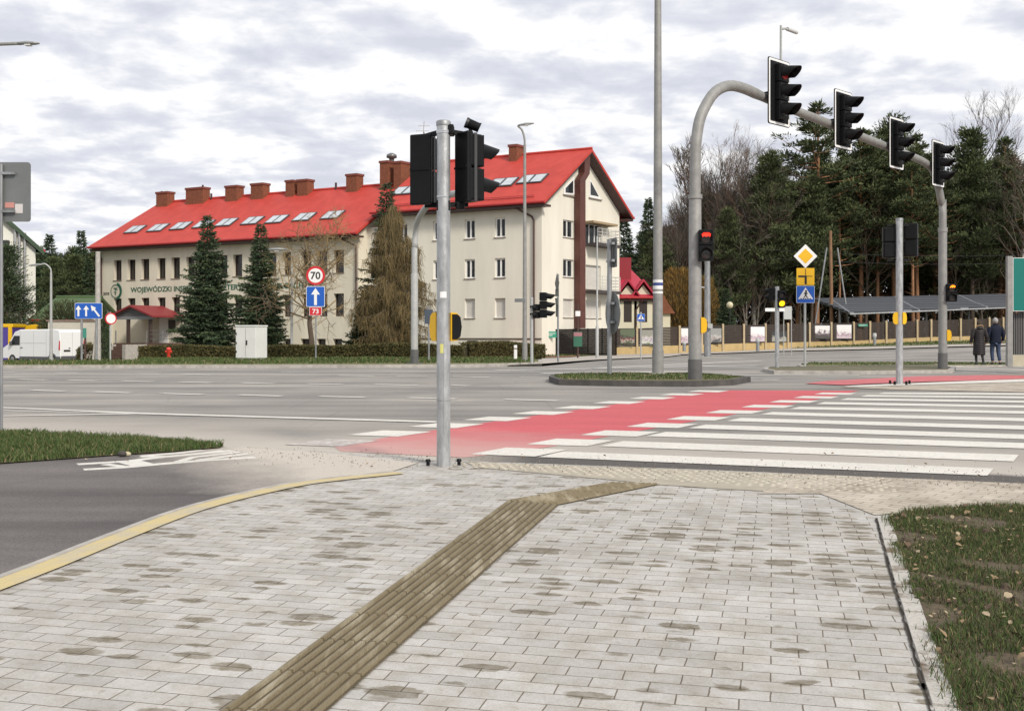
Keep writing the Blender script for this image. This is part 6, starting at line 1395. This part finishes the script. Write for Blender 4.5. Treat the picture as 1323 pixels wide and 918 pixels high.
# ------------------------------------------------------------------ trees
TR = random.Random(11)
barkm = mat('bark_brown', (.10, .075, .055), .95, var=.3, vs=3, stretch=(3, 3, .6)); barkp = mat('bark_pine', (.30, .155, .08), .95, var=.35, vs=2, stretch=(3, 3, .6)); barkg = mat('bark_grey', (.19, .165, .14), .95, var=.3, vs=3, stretch=(3, 3, .5))
birch = mat('bark_birch', (.42, .40, .36), .9, col2=(.12, .11, .10), vs=4, cut=(.35, .5), stretch=(1, 1, 3))
spr_m = [mat('needles_a', (.028, .050, .024), .85), mat('needles_b', (.045, .075, .034), .85), mat('needles_c', (.075, .105, .045), .85)]
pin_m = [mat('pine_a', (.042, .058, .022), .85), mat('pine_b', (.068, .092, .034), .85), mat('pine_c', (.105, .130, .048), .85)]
twg_m = [mat('twig_brown', (.11, .09, .065), .95), mat('twig_grey', (.19, .165, .135), .95), mat('twig_red', (.16, .10, .075), .95)]
def rv(r): 
    while True:
        v = Vector((r.uniform(-1, 1), r.uniform(-1, 1), r.uniform(-1, 1)))
        if .05 < v.length < 1: return v.normalized()
def spray(mb, p, d, l, w_, r, mi):
    s = d.cross(rv(r)); s = s.normalized()*w_ if s.length > 1e-3 else Vector((w_, 0, 0))
    mb.add([p-s*.3, p+d*l*.45-s, p+d*l, p+d*l*.5+s], [(0, 1, 2, 3)], mi)
def limb(mb, p0, p1, r0, r1, n=5, mi=0): mb.tube([p0, p1], [r0, r1], n, mi, caps=False)
def spruce(r, h, R, sp=.34, dens_=1.0, gap=.0, mi_shift=0):
    tr, cr_ = MB(), MB(); tr.tube([(0, 0, -.5), (r.uniform(-.05, .05), 0, h*.5), (0, 0, h*.98)], [h*.018+.04, h*.011+.02, .012], 8)
    z = h*.04; step = .17*(h/8)**.75; ws = [r.uniform(0, 6) for _ in range(4)]
    while z < h*.99:
        f = 1-z/h; a0 = r.uniform(0, 6); nb = int(6+6*f)
        for k in range(nb):
            if r.random() < gap: continue
            a = a0+2*PI*k/nb+r.uniform(-.3, .3); lump = 1+.16*math.sin(a*2+ws[0]+z*1.1)+.12*math.sin(a*3+ws[1]-z*1.7)
            L_ = (R*(f**.78)*lump+.08)*r.uniform(.62, 1.12); out = Vector((math.cos(a), math.sin(a), 0)); side = Vector((-out.y, out.x, 0)); dr = -.34*f+.22+r.uniform(-.1, .1)
            z0 = z+r.uniform(-.5, .5)*step; p0 = Vector((0, 0, z0)); p1 = p0+out*L_*.5+UP*dr*L_*.4; p2 = p0+out*L_+UP*(dr*L_*.75+.05*L_)
            tr.tube([p0, p1, p2], [.016+.008*f*R*.5, .010, .004], 3, caps=False)
            n_ = max(4, int(L_/(.095*sp/.3)*dens_)); tone = r.choices((0, 1, 2), (4, 4, 2))[0]
            for i in range(n_):
                s = .15+.85*(i+.6)/n_; q = p0.lerp(p1, s*2) if s < .5 else p1.lerp(p2, s*2-1); ww = (1.05-s)*L_*.55+sp*.25
                for sg in (-1, 1):
                    w2 = ww*r.uniform(.5, 1.1); d = (out*r.uniform(.5, 1)+side*sg*r.uniform(.6, 1.2)+UP*r.uniform(-.35, .05)).normalized(); j = 0
                    while j*sp*.55 < w2 and j < 4:
                        e = q+d*(j*sp*.55); dd = (d+rv(r)*.55+UP*r.uniform(-.35, .15)).normalized(); spray(cr_, e, dd, sp*r.uniform(.6, 1.1), sp*.13, r, min(2, max(0, tone+r.choice((-1, 0, 0, 1))))); j += 1
                spray(cr_, q, (out+UP*r.uniform(-.3, .4)+rv(r)*.3).normalized(), sp*.8, sp*.13, r, min(2, tone+1))
        z += step*r.uniform(.8, 1.2)
    return tr, cr_
PSZ = 1.0
def pine(r, h, R, c0=.45, sp=.5, trunk_lean=.02, st=.018, up_=.45, cz=1.0):
    tr, cr_ = MB(), MB(); lx = r.uniform(-1, 1)*h*trunk_lean; ly = r.uniform(-1, 1)*h*trunk_lean
    c = lambda z: Vector((lx*math.sin(z/h*2.2), ly*(z/h)**2, z)); tr.tube([c(h*k/7)-(UP*.8 if k == 0 else UP*0) for k in range(8)], [h*.010*(1-k/8.2)+.03 for k in range(8)], 7)
    z = h*c0
    while z < h:
        f = (h-z)/(h*(1-c0)); rad = R*(min(1, f*1.35)**.65)*(1 if f < .8 else 1-(f-.8)*1.6)
        for k in range(r.choice((2, 3, 3, 4))):
            a = r.uniform(0, 2*PI); L_ = rad*r.uniform(.45, 1.15); out = Vector((math.cos(a), math.sin(a), r.uniform(.0, up_))); p1 = c(z)+out*L_*.55; p2 = c(z)+out*L_+UP*r.uniform(.05, .35)*L_
            tr.tube([c(z), p1, p2], [.07*f+.03, .04, .015], 4, caps=False)
            for j in range(int(3+L_*1.6)):
                s = r.uniform(.35, 1.05); q = c(z).lerp(p2, s)+Vector((r.gauss(0, .35), r.gauss(0, .35), r.gauss(0, .16)))*(.4+.35*L_*.4); tone = r.choices((0, 1, 2), (4, 4, 2))[0]
                cs = cz*r.uniform(.5, 1.1)*PSZ
                for _ in range(30):
                    o_ = rv(r); o_.z *= .55; pq = q+o_*cs*r.uniform(.1, 1); d = (o_+UP*.5+out*.3).normalized()
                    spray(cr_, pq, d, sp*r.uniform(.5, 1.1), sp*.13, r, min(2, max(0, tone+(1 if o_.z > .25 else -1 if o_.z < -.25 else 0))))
        z += h*st*r.uniform(.7, 1.4)
    for _ in range(9):        # dead stubs below the crown
        z = h*r.uniform(.2, c0); a = r.uniform(0, 6.28); tr.tube([c(z), c(z)+Vector((math.cos(a), math.sin(a), .2))*r.uniform(.5, 1.6)], [.035, .01], 3, caps=False)
    return tr, cr_
def bare(r, h, spread=.5, depth=5, r0=None, tw=.022, up=.55, fork=(2, 3, 3), droop=0, start=.25, mis=3):
    tr, cr_ = MB(), MB(); r0 = r0 or h*.013
    def grow(p, d, L_, rad, dep):
        n_ = 3; pts = [p]; q = p; dd = d
        for i in range(n_):
            dd = (dd+rv(r)*.16+UP*(.10 if dep > 1 else .04-droop)).normalized(); q = q+dd*L_/n_; pts.append(q)
        target = tr if dep >= depth-1 else cr_
        mi = 0 if target is tr else tone
        if dep <= 1: 
            w_ = max(tw*.5, rad); s = dd.cross(Vector((0, 1, 0))).normalized()*w_
            cr_.add([pts[0]-s, pts[0]+s, pts[2]+s*.7, pts[2]-s*.7, pts[3]], [(0, 1, 2, 3), (3, 2, 4)], mi)
        else: target.tube(pts, [rad*(1-.35*i/n_) for i in range(n_+1)], 5 if dep >= depth-1 else 3, mi, caps=False)
        if dep == 0: return
        for k in range(r.choice(fork)+(2 if dep <= 2 else 0)):
            s = r.uniform(.35, 1) if k else 1.0; i = min(n_-1, int(s*n_)); o_ = pts[i].lerp(pts[i+1], s*n_-i) if i < n_ else pts[-1]
            v = (dd*(1.1-spread*.5)+rv(r)*spread*1.25+UP*(up*.35-droop)).normalized(); grow(o_, v, L_*r.uniform(.58, .82), max(tw*.5, rad*.55), dep-1)
    tone = r.randrange(mis)
    base = [Vector((0, 0, -.6)), Vector((r.uniform(-.1, .1), 0, h*start*.5)), Vector((r.uniform(-.2, .2), r.uniform(-.2, .2), h*start))]; tr.tube(base, [r0*1.2, r0, r0*.9], 8, caps=False)
    top = base[-1]
    # a leader with side limbs all the way up
    lead = [top]; q = top; dd = UP.copy(); ns = 9
    for i in range(ns): dd = (dd+rv(r)*.12+UP*.1).normalized(); q = q+dd*h*(1-start)*.86/ns; lead.append(q)
    tr.tube(lead, [r0*.9*(1-i/(ns+.6)) for i in range(ns+1)], 6, caps=False)
    for i in range(ns):
        for _ in range(3 if i < ns-1 else 4):
            tone = r.randrange(mis); a = r.uniform(0, 2*PI); f = 1-i/ns; v = Vector((math.cos(a), math.sin(a), up+.5*(1-f))).normalized()
            grow(lead[i].lerp(lead[i+1], r.random()), v, h*(.10+.10*f)*(1+spread*.5), r0*.42*(.35+.65*f), depth-2)
    return tr, cr_
def tree_thing(name, label, gen, loc, tm, cm, group=None, rz=0, scale=1, cat='tree'):
    t = thing(name, label, cat, loc, rz, group, scale); gen[0].build('trunk', tm, t)
    if gen[1].f: gen[1].build('crown', cm, t)
    return t
# --- around the office building
p = GX(268, 57.5); h_ = at(0, 278, 57.5).z-p.z; tree_thing('spruce_tree', 'tall dark spruce left of the white cabinet in front of the long facade', spruce(TR, h_, 1.95, .24, 1.0), p, barkm, spr_m)
p = GX(337, 58); h_ = at(0, 289, 58).z-p.z; tree_thing('spruce_tree', 'dark spruce directly behind the white cabinet', spruce(TR, h_, 1.75, .24, 1.0), p, barkm, spr_m)
p = GX(500, 62); h_ = at(0, 232, 62).z-p.z; tree_thing('spruce_tree', 'spruce half covered by the brown weeping tree at the joint of the two wings', spruce(TR, h_, 2.0, .26, 1.0), p, barkm, spr_m)
p = GX(472, 61.5); h_ = at(0, 375, 61.5).z-p.z; tree_thing('spruce_tree', 'small young spruce below the weeping tree', spruce(TR, h_, 1.2, .22, 1.0), p, barkm, spr_m)
# weeping tree
p = GX(506, 58.5); h_ = at(0, 262, 58.5).z-p.z; tr, cr_ = MB(), MB(); rw = random.Random(5)
tr.tube([(0, 0, -.5), (.1, 0, 2), (0, .1, h_*.6), (.1, 0, h_*.9)], [.22, .18, .12, .04], 8)
for _ in range(110):
    z = (.16+.83*rw.random())*h_; a = rw.uniform(0, 2*PI); f = 1-abs(z/h_-.55)*1.25; L_ = rw.uniform(.35, 1.15)*(.35+3.0*(1-z/h_)**.8); out = Vector((math.cos(a), math.sin(a), 0)); q0 = Vector((.05, .05, z-.8)); q1 = q0+out*L_*.55+UP*.8; q2 = q0+out*L_+UP*.45
    tr.tube([q0, q1, q2], [.05, .03, .012], 4, caps=False)
    for k in range(95):
        s = rw.uniform(.1, 1); o_ = q0.lerp(q1, s*2) if s < .5 else q1.lerp(q2, s*2-1); o_ = o_+Vector((rw.gauss(0, .16), rw.gauss(0, .16), 0)); l = rw.uniform(.3, 2.2)*(.5+.5*z/h_)*rw.uniform(.4, 1); l = min(l, o_.z-.2); sx = rw.choice((-1, 1))*.009; e = Vector((rw.gauss(0, .22), rw.gauss(0, .22), 0))
        cr_.add([o_+Vector((-sx, 0, 0)), o_+Vector((sx, 0, 0)), o_+e*.5+Vector((sx, .01, -l*.5)), o_+e*.5+Vector((-sx, .01, -l*.5)), o_+e+Vector((0, 0, -l))], [(0, 1, 2, 3), (3, 2, 4)], rw.choices((0, 1, 2), (4, 3, 2))[0])
        if rw.random() < .9:
            q = o_+e*.5-UP*l*.5; spray(cr_, q, Vector((rw.uniform(-1, 1), rw.uniform(-1, 1), -.6)).normalized(), .28, .012, rw, rw.randrange(3))
tree_thing('weeping_tree', 'bare weeping tree with golden brown hanging twigs at the middle of the office building', (tr, cr_), p, barkm, [mat('weep_a', (.135, .098, .042), .95), mat('weep_b', (.19, .14, .062), .95), mat('weep_c', (.085, .072, .035), .95)])
p = GX(402, 55.5); h_ = at(0, 292, 55.5).z-p.z; tree_thing('bare_tree', 'thin bare yellow-brown tree behind the 70 speed sign', bare(TR, h_, .75, 5, .14, .014, .35, droop=.05, start=.28), p, barkm, [mat('tan_twig_a', (.27, .19, .09), .95), mat('tan_twig_b', (.20, .15, .08), .95), mat('tan_twig_c', (.15, .11, .07), .95)])
# clipped column by the left corner
p = GX(133, 62); h_ = at(0, 396, 62).z-p.z; m = MB(); rr_ = random.Random(9)
for _ in range(3200):
    z = rr_.uniform(0, 1); R_2 = .36*(1-z**3)*rr_.uniform(.7, 1.05)+.04; a = rr_.uniform(0, 6.28); spray(m, Vector((R_2*math.cos(a), R_2*math.sin(a), z*h_)), Vector((math.cos(a)*.5, math.sin(a)*.5, 1)).normalized(), .2, .04, rr_, rr_.randrange(3))
tk = MB(); tk.tube([(0, 0, -.3), (0, 0, h_*.9)], [.1, .03], 6); tree_thing('columnar_shrub', 'narrow dark green columnar shrub at the left corner of the office building', (tk, m), p, barkm, spr_m, cat='shrub')
def leaf_box(m, a, b, w_, h0, h1, n, s, r, nm=3):
    d = b-a; L_ = d.length; d.normalize(); sd_ = Vector((-d.y, d.x, 0))
    for _ in range(n):
        x = r.random()*L_; q = a+d*x; g_ = gz(q.x, q.y); hh = h0+(h1-h0)*(.5+.5*math.sin(x*.9)*math.sin(x*.37)); f = r.random(); y = r.uniform(-.5, .5)*w_; z = hh*(1-r.random()**3)
        if f < .5: y = -w_/2*r.uniform(.85, 1.05); z = hh*r.random()
        q = Vector((q.x, q.y, g_))+sd_*y+UP*z; spray(m, q, (rv(r)+UP*.7).normalized(), s*r.uniform(.6, 1.2), s*.28, r, r.randrange(nm))
hedge_m = [mat('hedge_a', (.085, .075, .025), .95), mat('hedge_b', (.12, .10, .035), .95), mat('hedge_c', (.055, .06, .02), .95)]
for (u0, u1, Y0, Y1, hh, lb, n) in ((183, 465, 52.5, 52.5, .68, 'low clipped brown-green hedge along the long facade of the office building', 22000), (600, 697, 52.5, 56, .80, 'low olive hedge before the right wing of the office building', 10000), (466, 599, 52.5, 52.5, .72, 'low dark hedge under the weeping tree', 9000)):
    a, b = GX(u0, Y0), GX(u1, Y1); m = MB(); leaf_box(m, a, b, .9, hh*.92, hh*1.12, n, .13, TR); t = thing('hedge', lb, 'hedge', a); m.build('foliage', hedge_m, t, a)
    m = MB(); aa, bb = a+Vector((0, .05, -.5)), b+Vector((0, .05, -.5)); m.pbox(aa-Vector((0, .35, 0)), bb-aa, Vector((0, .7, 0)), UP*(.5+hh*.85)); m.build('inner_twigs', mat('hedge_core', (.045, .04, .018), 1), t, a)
p = GX(114, 66); m = MB()
for _ in range(1200): o_ = rv(TR); q = Vector((o_.x*.6, o_.y*.6, .7+o_.z*.6)); spray(m, q*TR.uniform(.7, 1), o_, .2, .05, TR, TR.randrange(3))
tk = MB(); tk.tube([(0, 0, -.3), (0, 0, .6)], [.05, .03], 5); tree_thing('shrub', 'small round yellow-green shrub beside the concrete post', (tk, m), p+Vector((0, 0, .15)), barkm, hedge_m, cat='shrub')
# --- left side: pine in front of the white house and trees beyond
p = GX(10, 79); h_ = at(0, 322, 79).z-p.z; tree_thing('pine_tree', 'bushy dark pine in front of the white house at the left edge', pine(random.Random(21), h_, 2.3, .10, .28), p, barkm, spr_m)
p = GX(86, 78); h_ = at(0, 388, 78).z-p.z; m = MB(); rr_ = random.Random(4)
for _ in range(5200):
    o_ = rv(rr_); q = Vector((o_.x*1.9, o_.y*1.5, h_*.55+o_.z*h_*.45))*rr_.uniform(.75, 1); spray(m, q, (o_+UP*.3).normalized(), .26, .05, rr_, rr_.randrange(3))
tk = MB(); tk.tube([(0, 0, -.5), (0, 0, h_*.6)], [.12, .05], 6); tree_thing('shrub', 'round grey-green shrub in front of the green shed', (tk, m), p, barkm, [mat('olive_a', (.06, .075, .03), .95), mat('olive_b', (.09, .105, .045), .95), mat('olive_c', (.045, .055, .025), .95)], cat='shrub')
# --- forest
protos = {'spruce': [], 'pine': [], 'bare': [], 'dense': []}
fr = random.Random(31)
def mk(kind, i):
    if kind == 'spruce': g_ = spruce(fr, 14, 2.7, .5, .9, .05); nm, tm, cm = 'spruce_tree', barkm, spr_m
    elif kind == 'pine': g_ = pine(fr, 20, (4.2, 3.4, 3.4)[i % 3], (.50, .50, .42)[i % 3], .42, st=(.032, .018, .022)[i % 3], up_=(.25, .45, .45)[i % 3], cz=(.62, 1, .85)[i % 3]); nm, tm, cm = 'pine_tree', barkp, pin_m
    elif kind == 'dense': g_ = pine(fr, 16, 3.2, .28, .42); nm, tm, cm = 'conifer_tree', barkm, pin_m
    else: g_ = bare(fr, 16, (.45, .6, .5)[i % 3], 6, None, .035, .9, start=(.12, .2, .3)[i % 3], fork=(2, 2, 3)); nm, tm, cm = 'bare_tree', (barkg, birch, barkm)[i % 3], twg_m
    t = tree_thing(nm, '', g_, (0, 0, 0), tm, cm); return [t, {'spruce': 14, 'pine': 20, 'dense': 16, 'bare': 16}[kind], False]
for kd, n_ in (('spruce', 2), ('pine', 3), ('dense', 3), ('bare', 3)): protos[kd] = [mk(kd, i) for i in range(n_)]
def plant(kind, u, v, Y, label, group=None, i=None, fat=1.0):
    P_ = protos[kind]; pr = P_[i if i is not None else fr.randrange(len(P_))]; p = GX(u, Y); h_ = at(0, v, Y).z-p.z; s = h_/pr[1]
    if pr[2]: t = copy_tree(pr[0])
    else: t = pr[0]; pr[2] = True
    t.location = p; t.rotation_euler = (0, 0, fr.uniform(0, 6.28)); t.scale = (s*fat, s*fat, s); t['label'] = label
    if group: t['group'] = group
    elif 'group' in t: del t['group']
    return t
# named individuals that stand out
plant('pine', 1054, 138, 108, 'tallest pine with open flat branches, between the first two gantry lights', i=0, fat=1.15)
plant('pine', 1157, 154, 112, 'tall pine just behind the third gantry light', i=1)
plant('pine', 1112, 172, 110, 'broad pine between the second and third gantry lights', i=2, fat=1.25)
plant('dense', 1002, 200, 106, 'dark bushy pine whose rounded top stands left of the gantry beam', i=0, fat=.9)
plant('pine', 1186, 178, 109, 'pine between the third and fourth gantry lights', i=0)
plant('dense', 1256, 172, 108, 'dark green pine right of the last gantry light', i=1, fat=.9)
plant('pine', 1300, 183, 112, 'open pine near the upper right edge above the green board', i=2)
plant('spruce', 838, 255, 125, 'slim dark conifer between the gable and the tall lamp column', i=0, fat=.8)
plant('spruce', 806, 283, 120, 'dark spruce right against the gable end of the office building', i=1, fat=1.2)
plant('bare', 1247, 158, 118, 'tall bare tree with pale twigs rising behind the pines at the right', i=0)
plant('bare', 1318, 215, 104, 'pale birch-like bare tree at the right edge', i=1)
plant('bare', 945, 213, 112, 'tall bare tree with reddish twigs right of the gantry column', i=2)
plant('bare', 915, 215, 116, 'tall bare tree just beside the gantry column', i=0)
plant('bare', 975, 216, 108, 'grey bare tree left of the dark bushy pine', i=1)
plant('spruce', 64, 302, 120, 'slim dark spruce above the green shed', i=0, fat=.9)
plant('spruce', 105, 297, 122, 'slim dark spruce at the left corner of the red roof', i=1, fat=.9)
# the rest of the belt
sky_line = [(795, 300), (830, 285), (860, 290), (885, 262), (900, 240), (960, 226), (1000, 214), (1030, 205), (1060, 188), (1130, 184), (1180, 188), (1230, 200), (1290, 196), (1330, 205), (1420, 200)]
def sk(u):
    for (a, b), (c, e) in zip(sky_line, sky_line[1:]):
        if a <= u <= c: return b+(e-b)*(u-a)/(c-a)
    return 250
for j in range(34):
    u = 868+146*(j+fr.random())/34; plant('bare', u, sk(u)+fr.uniform(10, 85), fr.uniform(106, 130), 'bare brown-twigged tree among the forest belt behind the brown fence', 'bare trees of the forest belt', fat=.8)
k = 0
for row, (Y, n_) in enumerate(((108, 20), (113, 24), (120, 24), (128, 20))):
    for j in range(n_):
        u = 800+(1400-800)*(j+fr.uniform(.1, .9))/n_; v = sk(u)+fr.uniform(4, 48)+(14 if row == 0 else 0)
        if u < 890: kind = fr.choice(('spruce', 'bare', 'dense', 'bare'))
        elif u < 1010: kind = fr.choice(('bare', 'bare', 'bare', 'dense'))
        else: kind = fr.choice(('pine', 'dense', 'pine', 'pine', 'pine', 'pine', 'pine', 'dense', 'bare', 'bare'))
        if kind == 'bare': v += 55
        kl = {'spruce': 'dark spruce among the trees of the forest belt behind the brown fence', 'bare': 'bare brown-twigged tree among the forest belt behind the brown fence', 'pine': 'tall pine with a bare trunk among the forest belt behind the brown fence', 'dense': 'dark bushy conifer among the forest belt behind the brown fence'}[kind]
        kg = {'spruce': 'spruces of the forest belt', 'bare': 'bare trees of the forest belt', 'pine': 'pines of the forest belt', 'dense': 'bushy conifers of the forest belt'}[kind]
        plant(kind, u, v, Y+fr.uniform(-3, 3), kl, kg, fat=fr.uniform(.85, 1.2) if kind != 'bare' else .9)
for j in range(9):
    plant('dense' if j % 3 else 'spruce', 40+j*12+fr.uniform(-5, 5), fr.uniform(315, 338), 118+fr.uniform(-8, 8), 'dark conifer of the wood between the white house and the office building', 'conifers behind the green shed', fat=1.1)
# golden shrubs behind the gantry column and one dark conifer with the globe lamp
for (u, v, Y, lb) in ((880, 350, 97, 'large golden-brown bare shrub left of the gantry column'), (905, 362, 96, 'golden-brown bare shrub just right of the gantry column')):
    p = GX(u, Y); h_ = at(0, v, Y).z-p.z; m = MB(); tk = MB()
    for _ in range(5200):
        a = fr.uniform(0, 6.28); rr2 = fr.random()**.5; z = fr.random(); R3 = (2.2 if u < 890 else 1.7)*(1-abs(z-.5)**1.6*1.4); q = Vector((math.cos(a)*rr2*R3, math.sin(a)*rr2*R3, z*h_)); spray(m, q, (Vector((math.cos(a)*.5, math.sin(a)*.5, 1))+rv(fr)*.3).normalized(), .55, .028, fr, fr.randrange(3))
    for _ in range(14): a = fr.uniform(0, 6.28); tk.tube([(0, 0, -.4), (math.cos(a)*1.2, math.sin(a)*1.2, h_*.75)], [.06, .02], 4, caps=False)
    tree_thing('golden_shrub', lb, (tk, m), p, barkm, [mat('gold_a', (.26, .15, .03), .95), mat('gold_b', (.19, .12, .03), .95), mat('gold_c', (.12, .085, .03), .95)], cat='shrub')
plant('spruce', 938, 372, 93, 'small dark conifer beside the globe lamp behind the fence', i=0, fat=1.3)
# undergrowth and the far wood
m = MB()
for _ in range(36000):
    u = fr.uniform(780, 1440); Y = fr.uniform(134, 148); X = (u-U0)*Y/F; top = (CH-(sk(u)+46-H)*Y/F)*(.8+.2*math.sin(u*.09)*math.sin(u*.033)); z = gz(X, Y)+top*fr.random()**.8
    spray(m, Vector((X, Y, z)), (rv(fr)*.6+UP).normalized(), fr.uniform(.9, 2.0), .16 if z > 5 else .13, fr, fr.choices((0, 1, 2, 3), (3, 3, 3, 2) if u > 1010 and z > 9 else (1, 1, 5, 5))[0])
for _ in range(9000):
    u = fr.uniform(20, 140); Y = fr.uniform(132, 142); X = (u-U0)*Y/F; z = gz(X, Y)+(CH-(338-H)*Y/F+1)*fr.random()
    spray(m, Vector((X, Y, z)), (rv(fr)*.6+UP).normalized(), fr.uniform(.9, 1.8), .18, fr, fr.choices((0, 1, 2, 3), (5, 4, 1, 1))[0])
for _ in range(14000):
    u = fr.uniform(800, 1430); Y = fr.uniform(112, 132); X = (u-U0)*Y/F; z = gz(X, Y)+fr.random()**1.6*4.2
    spray(m, Vector((X, Y, z)), (rv(fr)*.7+UP*.8).normalized(), fr.uniform(.5, 1.2), .05, fr, fr.choices((0, 1, 2, 3), (2, 2, 5, 3))[0])
m.build('far_wood', [spr_m[0], pin_m[0], mat('under_brown', (.095, .065, .042), .95), mat('under_tan', (.14, .10, .062), .95)], kind='stuff', label='dark wood and undergrowth filling the gaps behind the forest belt', category='wood')
for kd in protos:
    for pr in protos[kd]:
        if not pr[2]:
            for c in list(pr[0].children): bpy.data.objects.remove(c)
            bpy.data.objects.remove(pr[0])
